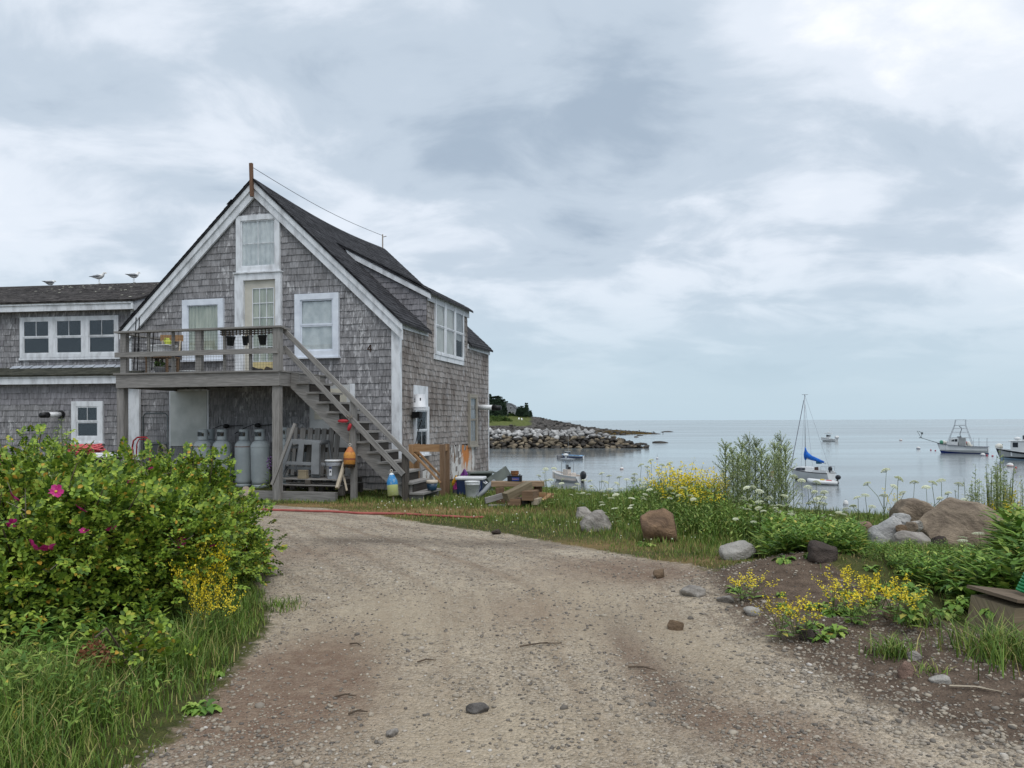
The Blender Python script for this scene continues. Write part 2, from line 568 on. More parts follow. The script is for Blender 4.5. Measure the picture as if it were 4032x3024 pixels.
red = blob(1150, 2780, 0.5, 0.75) + blob(1230, 2620, 0.35, 0.8) + blob(950, 2730, 0.35, 0.7) + 0.8 * blob(2420, 2240, 0.8, 0.5) + 0.7 * blob(2620, 2290, 0.8, 0.35) \
    + 0.6 * blob(1150, 2180, 1.0, 0.5) + 0.9 * blob(3150, 2930, 0.3, 0.4) + 0.5 * blob(2100, 2420, 0.5, 0.7) + 0.8 * blob(2480, 2560, 0.14, 0.5) + 0.9 * blob(2600, 2700, 0.16, 0.4) + 0.9 * blob(2800, 2830, 0.2, 0.3)
dark = blob(1420, 2128, 0.9, 0.35) + 0.8 * blob(2010, 2140, 1.2, 0.35) + 0.5 * blob(2650, 2720, 0.2, 0.6) + 0.4 * blob(2450, 2480, 0.2, 0.7)
pale = blob(1500, 2450, 0.9, 1.6) + blob(2300, 2400, 0.7, 1.5) + blob(1900, 2900, 0.8, 0.7) + 0.7 * blob(2750, 2560, 0.35, 0.9)
attr(gme, 'red', np.clip(red, 0, 1)); attr(gme, 'dark', np.clip(dark, 0, 1)); attr(gme, 'pale', np.clip(pale, 0, 1))
dry = blob(1700, 2015, 1.9, 0.55) + blob(1250, 1990, 1.5, 0.35) + 0.7 * blob(2350, 2150, 1.6, 0.5) + 0.6 * blob(2700, 2240, 1.0, 0.4)
attr(gme, 'dry', np.clip(dry, 0, 1))

dLft = seg_dist(GP2, VERGE[:12]); dRgt = seg_dist(GP2, np.vstack([LAWN[2:12], SOIL[2:7]]))
attr(gme, 'lat', dLft / (dLft + dRgt + 1e-6))
def ground_mat():
    m, nt, b = newmat('ground_gravel_and_soil')
    b.inputs['Roughness'].default_value = 0.95; b.inputs['Specular IOR Level'].default_value = 0.15
    P = coords(nt, 'pos', (1, 1, 1))
    def at_(n):
        a = node(nt, 'ShaderNodeAttribute'); a.attribute_name = n; return a.outputs['Fac']
    n1 = tnoise(nt, P, 1.3, 6, 0.6, 0.4); n2 = tnoise(nt, P, 9, 5, 0.65); n3 = tnoise(nt, P, 55, 3, 0.6)
    base = tramp(nt, n1, [(0.34, lin((164, 147, 126))), (0.52, lin((194, 177, 153))), (0.66, lin((211, 195, 171)))])
    base = tmix(nt, nmath(nt, 'MULTIPLY', tramp(nt, n2, [(0.4, (0, 0, 0, 1)), (0.62, (1, 1, 1, 1))]), 0.45), base, lin((128, 120, 110)))
    vor = node(nt, 'ShaderNodeTexVoronoi'); vor.inputs['Scale'].default_value = 62; nt.links.new(P, vor.inputs['Vector'])
    stones = tramp(nt, vor.outputs['Color'], [(0.2, lin((74, 68, 62))), (0.5, lin((146, 136, 122))), (0.8, lin((196, 188, 176)))])
    smask = nmath(nt, 'MULTIPLY', tramp(nt, n2, [(0.3, (0.25, 0.25, 0.25, 1)), (0.6, (1, 1, 1, 1))]), 0.7)
    base = tmix(nt, smask, base, stones)
    la = node(nt, 'ShaderNodeCombineXYZ'); nt.links.new(nmath(nt, 'MULTIPLY', at_('lat'), 9.0), la.inputs[0]); nt.links.new(nmath(nt, 'MULTIPLY', n1, 0.5), la.inputs[1])
    trk = tnoise(nt, la.outputs[0], 1.6, 3, 0.6)
    base = tmix(nt, nmath(nt, 'MULTIPLY', tramp(nt, trk, [(0.52, (0, 0, 0, 1)), (0.66, (1, 1, 1, 1))]), 0.55), base, lin((126, 106, 88)))
    base = tmix(nt, nmath(nt, 'MULTIPLY', tramp(nt, trk, [(0.34, (1, 1, 1, 1)), (0.46, (0, 0, 0, 1))]), 0.55), base, lin((198, 184, 162)))
    def soft(a, amt, w=0.55):
        return nmath(nt, 'MULTIPLY', nmath(nt, 'MULTIPLY', a, nmath(nt, 'MULTIPLY_ADD', n2, w * 2, 1 - w)), amt)
    base = tmix(nt, soft(at_('pale'), 0.6), base, lin((186, 171, 147)))
    base = tmix(nt, soft(at_('red'), 0.75), base, lin((122, 98, 82)))
    base = tmix(nt, soft(at_('dark'), 0.7), base, lin((92, 82, 73)))
    soil = tramp(nt, n2, [(0.3, lin((76, 64, 54))), (0.7, lin((120, 104, 90)))])
    def edge(a, lo=0.38, hi=0.62):
        s = nmath(nt, 'ADD', a, nmath(nt, 'MULTIPLY', nmath(nt, 'SUBTRACT', n2, 0.5), 0.9))
        mr = node(nt, 'ShaderNodeMapRange'); nt.links.new(s, mr.inputs[0])
        mr.inputs[1].default_value = lo; mr.inputs[2].default_value = hi
        return mr.outputs[0]
    base = tmix(nt, edge(at_('soil'), 0.3, 0.7), base, soil)
    gr = tramp(nt, n2, [(0.3, lin((52, 58, 28))), (0.55, lin((78, 82, 42))), (0.75, lin((104, 98, 58)))])
    gr = tmix(nt, soft(at_('dry'), 0.9), gr, lin((148, 122, 84)))
    base = tmix(nt, edge(at_('grass')), base, gr)
    base = tmix(nt, nmath(nt, 'MULTIPLY', n3, 0.22), base, (0.06, 0.05, 0.04, 1))
    nt.links.new(base, b.inputs['Base Color'])
    h = nmath(nt, 'ADD', nmath(nt, 'MULTIPLY', vor.outputs['Distance'], -0.8), nmath(nt, 'ADD', nmath(nt, 'MULTIPLY', n2, 1.5), n3))
    bump(nt, b, h, 0.9, 0.02)
    return m
tag(link('ground', gme, ground_mat()), kind='structure')

# ------------------------------------------------------------------ sea
def sea_mat():
    m, nt, b = newmat('sea_water')
    b.inputs['Base Color'].default_value = (0.16, 0.182, 0.19, 1)
    b.inputs['Roughness'].default_value = 0.13
    b.inputs['IOR'].default_value = 1.4
    P1 = coords(nt, 'pos', (0.55, 1.0, 1)); P2 = coords(nt, 'pos', (0.12, 0.30, 1)); P3 = coords(nt, 'pos', (0.012, 0.05, 1))
    n1 = tnoise(nt, P1, 1.5, 4, 0.6, 0.5); n2 = tnoise(nt, P2, 1.0, 4, 0.55, 0.4); n3 = tnoise(nt, P3, 0.6, 4, 0.6, 0.6)
    h = nmath(nt, 'ADD', nmath(nt, 'MULTIPLY', n1, 0.07), nmath(nt, 'MULTIPLY', n2, 0.26))
    amp = nmath(nt, 'MULTIPLY_ADD', n3, 1.8, -0.2)
    h = nmath(nt, 'MULTIPLY', h, amp)
    bump(nt, b, h, 0.32, 1.0)
    r = node(nt, 'ShaderNodeMapRange'); nt.links.new(n3, r.inputs[0])
    r.inputs[1].default_value = 0.35; r.inputs[2].default_value = 0.65; r.inputs[3].default_value = 0.08; r.inputs[4].default_value = 0.22
    nt.links.new(r.outputs[0], b.inputs['Roughness'])
    return m
SEAMAT = sea_mat()
mb = MB()
mb.add([(-26000, -200, SEA), (26000, -200, SEA), (26000, 26000, SEA), (-26000, 26000, SEA)], [(0, 1, 2, 3)])
tag(mb.build('sea', SEAMAT), kind='structure')

# ------------------------------------------------------------------ headland
def headland():
    us = np.linspace(1500, 2604, 190); ts = np.linspace(0, 1.25, 70)
    cu = np.array([(1500, 1612), (1750, 1622), (1910, 1630), (2000, 1633), (2085, 1637), (2130, 1646), (2180, 1655), (2230, 1664), (2300, 1680), (2380, 1689),
                   (2450, 1694), (2530, 1700), (2590, 1706), (2604, 1711)], dtype=float)
    cv = np.interp(us, cu[:, 0], cu[:, 1])
    Yc = np.interp(us, [1500, 2080, 2250, 2450, 2604], [470, 465, 400, 350, 330])
    Y0 = np.interp(us, [1500, 1900, 2250, 2450, 2604], [205, 215, 262, 305, 327])
    V, A = [], []
    for j, t in enumerate(ts):
        for i, u in enumerate(us):
            y = Y0[i] + (Yc[i] - Y0[i]) * t
            x, dz = ray(u, cv[i])
            zc = CZ + dz * Yc[i]
            if t <= 1:
                s = 0.35 * t + 0.65 * (t ** 1.5)
                z = SEA - 0.3 + (zc - SEA + 0.3) * s
            else:
                z = zc - (t - 1) * 10
            g = sstep(np.array(2150 - u), 0, 120) * sstep(np.array(t), 0.42, 0.56)
            k = (1 - float(g)) * 0.9 + 0.06
            p = Vector((x * y * 0.11, y * 0.11, 0))
            z += (k if t < 0.97 else 0.3 * k) * min(1.0, t * 8) * (noise.fractal(p, 1.0, 2.0, 5) * 1.0) * (0.4 if u > 2450 else 1.0)
            V.append((x * y, y, z))
            A.append((float(g), float(sstep(np.array(u), 2240, 2460) * (1 - sstep(np.array(t), 0.75, 1.0)))))
    nu, nt_ = len(us), len(ts)
    ii = np.arange(nu - 1)[None, :] + (np.arange(nt_ - 1) * nu)[:, None]
    Fh = np.stack([ii, ii + 1, ii + 1 + nu, ii + nu], -1).reshape(-1, 4)
    me = npmesh('headland', V, Fh)
    A = np.array(A); attr(me, 'grass', A[:, 0]); attr(me, 'weed', A[:, 1])
    m, nt, b = newmat('headland_rock_and_grass')
    b.inputs['Roughness'].default_value = 0.95; b.inputs['Specular IOR Level'].default_value = 0.1
    P = coords(nt, 'pos', (1, 1, 1))
    n1 = tnoise(nt, P, 0.09, 6, 0.65, 0.3); n2 = tnoise(nt, P, 0.6, 5, 0.65)
    rockc = tramp(nt, n2, [(0.3, lin((38, 36, 34))), (0.52, lin((72, 69, 66))), (0.72, lin((128, 122, 116)))])
    def at_(n):
        a = node(nt, 'ShaderNodeAttribute'); a.attribute_name = n; return a.outputs['Fac']
    def edge(a, w):
        s = nmath(nt, 'ADD', a, nmath(nt, 'MULTIPLY', nmath(nt, 'SUBTRACT', n1, 0.5), w))
        mr = node(nt, 'ShaderNodeMapRange'); nt.links.new(s, mr.inputs[0]); mr.inputs[1].default_value = 0.4; mr.inputs[2].default_value = 0.6
        return mr.outputs[0]
    weed = tramp(nt, n2, [(0.3, lin((40, 32, 18))), (0.6, lin((84, 68, 26))), (0.75, lin((120, 100, 34)))])
    c = tmix(nt, edge(at_('weed'), 0.9), rockc, weed)
    gr = tramp(nt, n2, [(0.3, lin((60, 70, 36))), (0.55, lin((92, 100, 52))), (0.75, lin((120, 116, 68)))])
    c = tmix(nt, edge(at_('grass'), 0.7), c, gr)
    nt.links.new(c, b.inputs['Base Color'])
    bump(nt, b, n2, 0.8, 0.5)
    tag(link('headland', me, m), kind='structure')
    # loose blocks over the shore
    rr = np.random.default_rng(5)
    bv, bf = rock_verts(3, (1, 1, 1), 1, planes=10, rough=0.0)
    N = 1100
    idx = rr.integers(0, len(V), N * 6)
    Va = np.array(V); ok = (A[idx, 0] < 0.3) & (Va[idx, 2] > SEA - 0.2); idx = idx[ok][:N]
    sc = rr.uniform(0.5, 1.7, (len(idx), 1)) * np.array([[1.4, 1.2, 0.55]])
    sc *= np.where(Va[idx, 0] > 45, 0.45, 1.0)[:, None]
    mats = randrot(len(idx)) * 0 + rotz(rr.uniform(0, 6.3, len(idx))) * sc[:, None, :]
    L = Va[idx] + rr.normal(0, 1.2, (len(idx), 3)) * np.array([1, 1, 0.12])
    VV, FF = replicate(bv, bf, mats, L)
    tag(link('shore_rocks', npmesh('shore_rocks', VV, FF), M('shore_rock', (92, 88, 84), (40, 38, 36), 0.5, 0.95, coord='pos', isl=0.7)),
        'dark broken rocks scattered along the shore of the headland', 'rocks', kind='stuff')
    return np.array(V), us, ts
HV_, HU, HT = headland()
def head_at(u, v):
    """nearest headland vertex that shows at a pixel, seen from the front"""
    x = (HV_[:, 0] / HV_[:, 1]) * F + 2016; r = HV - (HV_[:, 2] - CZ) / HV_[:, 1] * F
    d = (x - u) ** 2 + (r - v) ** 2 * 4
    return Vector(HV_[int(np.argmin(d))])

# ------------------------------------------------------------------ breakwater
def breakwater():
    Y0 = 6 * F / 110.0
    root = thing('breakwater', 'long breakwater of piled boulders, pale on top and dark at the waterline', 'breakwater', (8, Y0 + 4, SEA))
    def top(x): return float(np.interp(x, [-60, 16, 20, 24, 27, 29], [3.55, 3.5, 3.2, 2.0, 1.0, 0.3]))
    core = MB()
    xs = np.linspace(-60, 28.5, 40)
    vs, fs = [], []
    for x in xs:
        t = top(x) - 0.75
        vs += [(x - 8, -4, -0.6), (x - 8, -3.7 + t * 1.15, max(t, -0.4)), (x - 8, 2.5, max(t, -0.4)), (x - 8, 6, -0.6)]
    for i in range(len(xs) - 1):
        for k in range(3):
            fs.append((i * 4 + k, (i + 1) * 4 + k, (i + 1) * 4 + k + 1, i * 4 + k + 1))
    core.add(vs, fs)
    core.build('rubble_core', M('dark_rubble', (44, 40, 36), (22, 20, 18), 0.8, 0.9, coord='pos'), root)  # core is darker than the stones over its whole height
    pale = M('pale_granite', (178, 177, 175), (122, 121, 120), 0.9, 0.85, coord='pos', isl=0.55)
    tan = M('tan_granite', (136, 124, 104), (78, 70, 58), 0.8, 0.85, coord='pos', isl=0.55)
    drk = M('dark_wet_granite', (66, 60, 52), (30, 27, 24), 0.8, 0.7, coord='pos', isl=0.5)
    rr = np.random.default_rng(21)
    tmpl = {}
    for nm, mt in (('p', pale), ('t', tan), ('d', drk)):
        tmpl[nm] = []
        for k in range(6):
            V, Fc = rock_verts(100 + k, (1, 1, 1), 1, planes=9, rough=0.03, lo=0.45, hi=0.8)
            me = npmesh('stone', V, Fc); me.materials.append(mt); tmpl[nm].append(me)
    n = 0
    rows = 8
    for k in range(rows):
        x = -9.0 + rr.uniform(0, 1)
        while x < 29.0 and n < 298:
            T = top(x); f = k / (rows - 1)
            s = rr.uniform(0.7, 1.75)
            z = 0.05 + (T - 0.35) * f + rr.normal(0, 0.1)
            y = -4 + f * T * 1.15 + rr.normal(0, 0.12)
            if k == rows - 1: y += 0.3
            if z < T + 0.2 and (T > 0.8 or k < 2):
                if f > 0.8 and x < 22: kind = 'p'
                elif f > 0.6 and x < 20: kind = 'p' if rr.random() < 0.45 else ('t' if rr.random() < 0.6 else 'd')
                elif f < 0.12 or x > 22: kind = 'd' if rr.random() < 0.75 else 't'
                else: kind = 't' if rr.random() < (0.62 if x < 15 else 0.3) else 'd'
                me = tmpl[kind][rr.integers(0, 6)]
                o = link('stone', me, None, root, (x - 8, y, z), (rr.uniform(-0.5, 0.5), rr.uniform(-0.5, 0.5), rr.uniform(0, 6.3)), (s * rr.uniform(0.9, 1.7), s * 1.1, s * rr.uniform(0.55, 0.95)))
                n += 1
            x += s * rr.uniform(0.78, 1.05)
    # the pale crest further back and the stones past the count
    bv, bf = rock_verts(133, (1, 1, 1), 1, planes=9, rough=0.0, lo=0.45, hi=0.8)
    N = 260
    X = rr.uniform(-58, 18, N); Yb = rr.uniform(0.2, 3.4, N)
    Z = np.array([top(x) for x in X]) - 0.15 + rr.normal(0, 0.22, N)
    mats = randrot(N) * (rr.uniform(0.8, 1.5, (N, 1)) * np.array([[1.2, 1.1, 0.8]]))[:, None, :]
    VV, FF = replicate(bv, bf, mats, np.column_stack([X - 8, Yb, Z]))
    o = link('crest_stones', npmesh('crest_stones', VV, FF), pale, root); tag(o, kind='stuff')
    # small sand strip at its foot
    p0, p1 = gp(1860, 1764, SEA), gp(2000, 1768, SEA)
    s = MB(); s.grid(lambda a, b: (p0.x - 8 + (p1.x - p0.x + 8) * a, p0.y - 1 + b * 9, SEA + 0.02 + b * 0.5 * (1 - a) ** 0.5 + 0.02 * math.sin(a * 17)), 24, 6)
    tag(s.build('sand', M('beach_sand', (206, 186, 160), (178, 156, 130), 0.6, 0.95, coord='pos')), kind='structure')
    # skerries in the water off the point
    for q, (u, v, w) in enumerate(((2518, 1716, 3.2), (2600, 1744, 4.6), (2530, 1750, 2.6), (2630, 1701, 9.0), (2505, 1722, 2.0))):
        p = gp(u, v, SEA)
        o = rock('shore_rock', 900 + q, (w, w * 0.5, 0.7 + 0.06 * w), drk, (p.x, p.y, SEA + 0.05), 0.1 * q, sub=2)
        tag(o, 'dark low rock awash in the water off the end of the breakwater', 'rock', 'rocks awash off the breakwater')
breakwater()

# ------------------------------------------------------------------ spruces, shrubs and the far house on the headland
def spruce_mesh(seed, h, r, dens=1.0):
    rr = np.random.default_rng(seed)
    n = int(420 * dens)
    t = rr.uniform(0.04, 1.0, n) ** 0.85
    ang = rr.uniform(0, 6.283, n)
    tier = 0.78 + 0.22 * np.sin(t * 46 + rr.uniform(0, 6))
    L = r * (1.02 - t) ** 0.8 * tier * rr.uniform(0.65, 1.15, n) + 0.12
    base = np.column_stack([np.zeros(n), np.zeros(n), t * h])
    d = np.column_stack([np.cos(ang), np.sin(ang), rr.uniform(-0.45, 0.02, n) + 0.5 * (t > 0.9)])
    ups = np.tile([0, 0, 1.0], (n, 1)) + rr.normal(0, 0.25, (n, 3))
    B = basis(d, ups) * np.stack([L, L * 0.42, L * 0.5], 1)[:, None, :]
    V = np.array([(0, 0, 0), (0.45, 0.5, -0.05), (1, 0, -0.18), (0.45, -0.5, -0.05), (0.55, 0, 0.12), (0.3, 0.2, -0.32), (0.75, -0.12, -0.36)])
    Fc = np.array([(0, 4, 1), (1, 4, 2), (2, 4, 3), (3, 4, 0), (0, 4, 5), (4, 2, 6)])
    return replicate(V, Fc, B, base)
SPR = M('spruce_needles', (62, 80, 60), (36, 52, 40), 2.0, 0.9, coord='pos', isl=0.7, spec=0.15)
BARK = M('spruce_bark', (78, 66, 56), (48, 40, 34), 4, 0.95)
spr = []
for k in range(4):
    VV, FF = spruce_mesh(40 + k, 1.0, 0.20 + 0.03 * k, 1.5)
    spr.append(npmesh('crown', VV, FF))
def spruce(u, vb, vt, y, k, label, group=None, wide=1.0):
    b = at(u, vb, y); h = at(u, vt, y).z - b.z
    t = thing('spruce_tree', label, 'tree', (b.x, b.y, b.z - 0.5), rnd.random() * 6, group)
    link('crown', spr[k % 4], SPR, t, (0, 0, h * 0.04), None, (h * wide, h * wide, h))
    mbt = MB(); mbt.cyl((0, 0, -0.5), (0, 0, h * 0.97), h * 0.018, 0.02, 6); mbt.build('trunk', BARK, t)
L1 = 'dark spruce in the dense stand on the headland beside the far grey house'
for q, (u, vb, vt, y) in enumerate([(1760, 1640, 1540, 470), (1800, 1640, 1552, 450), (1840, 1640, 1546, 455), (1878, 1638, 1550, 445), (1902, 1638, 1546, 440), (1922, 1638, 1553, 452), (1940, 1638, 1562, 446), (1955, 1638, 1560, 438),
                                    (1968, 1638, 1562, 456), (1980, 1637, 1572, 440), (1992, 1636, 1580, 475), (1930, 1640, 1575, 425), (1962, 1640, 1580, 425), (1905, 1640, 1568, 424)]):
    spruce(u, vb, vt, y, q, L1, 'spruces beside the far house', 1.25)
L2 = 'dark spruce in the small clump on the seaward side of the far grey house'
for q, (u, vb, vt, y) in enumerate([(2020, 1634, 1598, 480), (2042, 1636, 1600, 450), (2055, 1637, 1597, 446), (2066, 1638, 1604, 452), (2089, 1639, 1614, 446)]):
    spruce(u, vb, vt, y, q + 1, L2, 'spruces seaward of the far house', 1.5)
spruce(2073, 1638, 1586, 440, 2, 'tallest thin-topped spruce at the seaward end of the headland trees', None, 1.0)

def leaf_clump(seed, n, rx, ry, rz, s, flat=0.3):
    rr = np.random.default_rng(seed)
    d = rr.normal(size=(n, 3)); d /= np.linalg.norm(d, axis=1, keepdims=True); d[:, 2] = np.abs(d[:, 2])
    rad = rr.uniform(0.55, 1.0, n) ** 0.6
    lump = 1 + 0.22 * np.sin(d[:, 0] * 5 + seed) * np.sin(d[:, 1] * 6 + 2 * seed)
    p = d * np.array([rx, ry, rz]) * (rad * lump)[:, None]
    B = basis(d + rr.normal(0, 0.7, (n, 3)), rr.normal(size=(n, 3)) + [0, 0, 0.8]) * (s * rr.uniform(0.6, 1.3, n))[:, None, None]
    V = np.array([(0, 0, 0), (0.5, 0.35, 0.05), (1, 0, -0.08), (0.5, -0.35, 0.05)])
    return replicate(V, np.array([(0, 1, 2, 3)]), B, p)
SHR = M('far_shrub_leaves', (84, 104, 52), (50, 70, 32), 1.2, 0.9, coord='pos', isl=0.5, spec=0.2)
for q, (u, v, w, h) in enumerate([(1900, 1662, 5.0, 3.2), (1935, 1658, 5.0, 3.0), (1965, 1656, 4.2, 2.6), (1988, 1658, 3.0, 2.0), (2012, 1638, 2.4, 1.6), (2040, 1640, 2.2, 1.3)]):
    p = head_at(u, v)
    t = thing('shrub', 'round green shrub growing on the grassy slope of the headland', 'shrub', (p.x, p.y, p.z - 0.3), 0, 'shrubs on the headland slope')
    VV, FF = leaf_clump(60 + q, 700, w, w * 0.8, h, 0.55)
    link('crown', npmesh('crown', VV, FF), SHR, t)
    mb = MB(); mb.cyl((0, 0, -0.3), (0, 0, h * 0.6), 0.12, 0.06, 6); mb.build('trunk', BARK, t)

def far_house():
    y = 462.0
    b0, b1 = at(1984, 1636, y), at(2028, 1636, y)
    base = (b0 + b1) / 2; w = b1.x - b0.x
    t = thing('far_house', 'small grey shingled house on the headland between the spruces', 'house', (base.x, base.y, base.z - 0.6), -0.25)
    G = M('far_grey_shingle', (150, 152, 156), (126, 128, 132), 3, 0.9); Wt = M('far_white_trim', (226, 228, 230), (206, 208, 212), 1, 0.6)
    zt = lambda v: at(2006, v, y).z - base.z + 0.6
    hw_ = w / 2
    poly = [(-hw_, 0, 0), (hw_, 0, 0), (hw_, 0, zt(1608)), (hw_ * 0.72, 0, zt(1597)), (-hw_ * 0.1, 0, zt(1588)), (-hw_, 0, zt(1594))]
    m = MB(); m.prism(poly, (0, 1, 0), 0, 5.5); m.build('wall', G, t)
    m = MB()
    rp = [poly[2], poly[3], poly[4], poly[5]]
    for p, q in zip(rp[:-1], rp[1:]):
        P, Q = Vector(p), Vector(q); d = (Q - P).normalized(); nrm = Vector((-d.z, 0, d.x)); nrm = nrm if nrm.z > 0 else -nrm
        m.obox((P + Q) / 2 + Vector((0, 2.75, 0)) + nrm * 0.12, (Q - P) / 2 * 1.04, (0, 2.95, 0), nrm * 0.1)
    m.build('roof', M('far_roof', (104, 106, 110), (84, 86, 90), 2, 0.9), t)
    D = M('far_window_dark', (36, 40, 46), (24, 28, 32), 2, 0.2)
    for (u, v0, v1, ww) in ((1993.5, 1602, 1610, 6), (2012, 1602, 1610, 6), (1993, 1618, 1632, 5), (2021, 1620, 1632, 5), (2007, 1620, 1635, 12)):
        x = at(u, 1600, y).x - base.x; hw2 = ww / 2 * y / F; z0, z1 = zt(v1), zt(v0)
        m = MB(); m.box(x - hw2 - 0.14, -0.09, z0 - 0.14, x + hw2 + 0.14, -0.003, z1 + 0.14); wd = m.build('window', Wt, t)
        m = MB(); m.box(x - hw2, -0.12, z0, x + hw2, -0.05, z1); m.build('pane', D, wd)
far_house()
WCH = M('far_white_paint', (232, 232, 232), (214, 214, 214), 1, 0.5)
for q, (u, v) in enumerate(((2046, 1654), (2056, 1656))):
    p = head_at(u, v)
    t = thing('lawn_chair', 'tiny white slatted lawn chair on the headland grass', 'chair', (p.x, p.y, p.z + 0.12), 0.3 * q, 'white lawn chairs on the headland')
    m = MB(); m.box(-0.35, -0.4, 0.3, 0.35, 0.3, 0.38); m.build('seat', WCH, t)
    m = MB(); m.beam((0, 0.25, 0.32), (0, 0.6, 1.15), 0.7, 0.05, (0, -1, 0.3)); m.build('backrest', WCH, t)
    for sx in (-0.36, 0.36):
        m = MB(); m.box(sx - 0.05, -0.45, -0.1, sx + 0.05, -0.35, 0.55); m.box(sx - 0.08, -0.5, 0.55, sx + 0.08, 0.4, 0.6); m.build('arm', WCH, t)
# ================================================================== house materials
def shingle_mat(name, cols, streak, brown=0.0):
    m, nt, b = newmat(name)
    b.inputs['Roughness'].default_value = 0.9; b.inputs['Specular IOR Level'].default_value = 0.2
    P = coords(nt, 'pos', (1, 1, 0.16)); Q = coords(nt, 'pos', (1, 1, 1)); S = coords(nt, 'pos', (1, 1, 0.28))
    n1 = tnoise(nt, P, 26, 5, 0.65); n2 = tnoise(nt, Q, 0.9, 4, 0.55)
    col = tramp(nt, n1, [(0.3, lin(cols[0])), (0.5, lin(cols[1])), (0.7, lin(cols[2]))])
    r = island(nt)
    col = tmix(nt, nmath(nt, 'MULTIPLY', r, 0.30), col, lin(cols[3]))
    h = node(nt, 'ShaderNodeHueSaturation'); nt.links.new(col, h.inputs['Color'])
    nt.links.new(nmath(nt, 'MULTIPLY_ADD', nmath(nt, 'FRACT', nmath(nt, 'MULTIPLY', r, 13.7)), 0.34, 0.80), h.inputs['Value'])
    col = h.outputs[0]
    # pale weathered flecks with their own shapes
    n3 = tnoise(nt, S, 15, 4, 0.6, 0.7); n4 = tnoise(nt, Q, 1.4, 3, 0.5)
    s = nmath(nt, 'ADD', n3, nmath(nt, 'MULTIPLY', nmath(nt, 'SUBTRACT', n4, 0.5), 0.5))
    mr = node(nt, 'ShaderNodeMapRange'); nt.links.new(s, mr.inputs[0]); mr.inputs[1].default_value = 0.575; mr.inputs[2].default_value = 0.66
    col = tmix(nt, nmath(nt, 'MULTIPLY', mr.outputs[0], streak), col, lin((196, 195, 196)))
    if brown:
        n5 = tnoise(nt, S, 5, 4, 0.6)
        s2 = nmath(nt, 'ADD', n5, nmath(nt, 'MULTIPLY', nmath(nt, 'SUBTRACT', n2, 0.5), 0.9))
        mr = node(nt, 'ShaderNodeMapRange'); nt.links.new(s2, mr.inputs[0]); mr.inputs[1].default_value = 0.45; mr.inputs[2].default_value = 0.66
        col = tmix(nt, nmath(nt, 'MULTIPLY', mr.outputs[0], brown), col, lin((74, 60, 50)))
    nt.links.new(col, b.inputs['Base Color'])
    bump(nt, b, n1, 0.5, 0.006)
    return m
SH_FRONT = shingle_mat('weathered_grey_shingle', ((102, 101, 103), (138, 137, 139), (165, 164, 166), (120, 116, 115)), 0.75)
SH_SIDE = shingle_mat('brown_stained_shingle', ((114, 108, 103), (150, 144, 140), (178, 173, 170), (124, 112, 104)), 0.5, 0.55)
SH_WING = shingle_mat('even_grey_shingle', ((110, 108, 112), (138, 136, 140), (158, 156, 160), (124, 121, 122)), 0.12)
WHITE = M('white_house_paint', (224, 227, 231), (186, 188, 191), 7, 0.6, coord='pos', bmp=0.2, bscale=30, stretch=(1, 1, 0.35), lo=0.3, hi=0.55)
WHITE_B = M('bright_white_window_paint', (226, 232, 240), (206, 212, 222), 4, 0.5, coord='pos')
def peel_mat(name, paint, under, amt, scale=6):
    m, nt, b = newmat(name)
    b.inputs['Roughness'].default_value = 0.8
    P = coords(nt, 'pos', (1, 1, 0.4)); n = tnoise(nt, P, scale, 6, 0.7, 0.6)
    mr = node(nt, 'ShaderNodeMapRange'); nt.links.new(n, mr.inputs[0]); mr.inputs[1].default_value = amt; mr.inputs[2].default_value = amt + 0.04
    c = tmix(nt, mr.outputs[0], lin(paint), lin(under))
    c = tmix(nt, nmath(nt, 'MULTIPLY', tnoise(nt, P, 22, 4), 0.25), c, lin((120, 112, 104)))
    nt.links.new(c, b.inputs['Base Color']); bump(nt, b, mr.outputs[0], 0.4, 0.003)
    return m
WHITE_PEEL = peel_mat('peeling_white_paint', (216, 219, 224), (150, 140, 132), 0.62)
PLANK_PEEL = peel_mat('peeling_white_plank_paint', (212, 210, 206), (120, 96, 78), 0.52, 5)
PLANK_ORANGE = peel_mat('peeling_orange_plank_paint', (196, 120, 48), (208, 202, 194), 0.52, 4)
ASPH = M('asphalt_roof_shingle', (66, 66, 69), (40, 40, 43), 7, 0.95, coord='pos', isl=0.45, bmp=0.5, bscale=90, spec=0.2)
ASPH_W = M('lichened_asphalt_shingle', (84, 80, 78), (46, 44, 44), 9, 0.95, coord='pos', isl=0.4, bmp=0.5, bscale=90, spec=0.2)
CORE = M('wall_sheathing', (84, 78, 72), (60, 55, 50), 5, 0.95)
DARKIN = M('painted_room_shade', (20, 21, 23), (12, 13, 14), 3, 0.9, spec=0.0)  # flat dark colour stands in for the shade of unlit rooms
CURT = M('white_curtain_cloth', (204, 208, 208), (176, 182, 184), 5, 0.9, coord='pos')
CURT_G = M('cream_curtain_cloth', (186, 188, 172), (150, 156, 142), 9, 0.9, coord='pos', stretch=(1, 1, 0.2))
CLOTH = M('grey_window_blind', (150, 152, 154), (130, 132, 134), 5, 0.9)
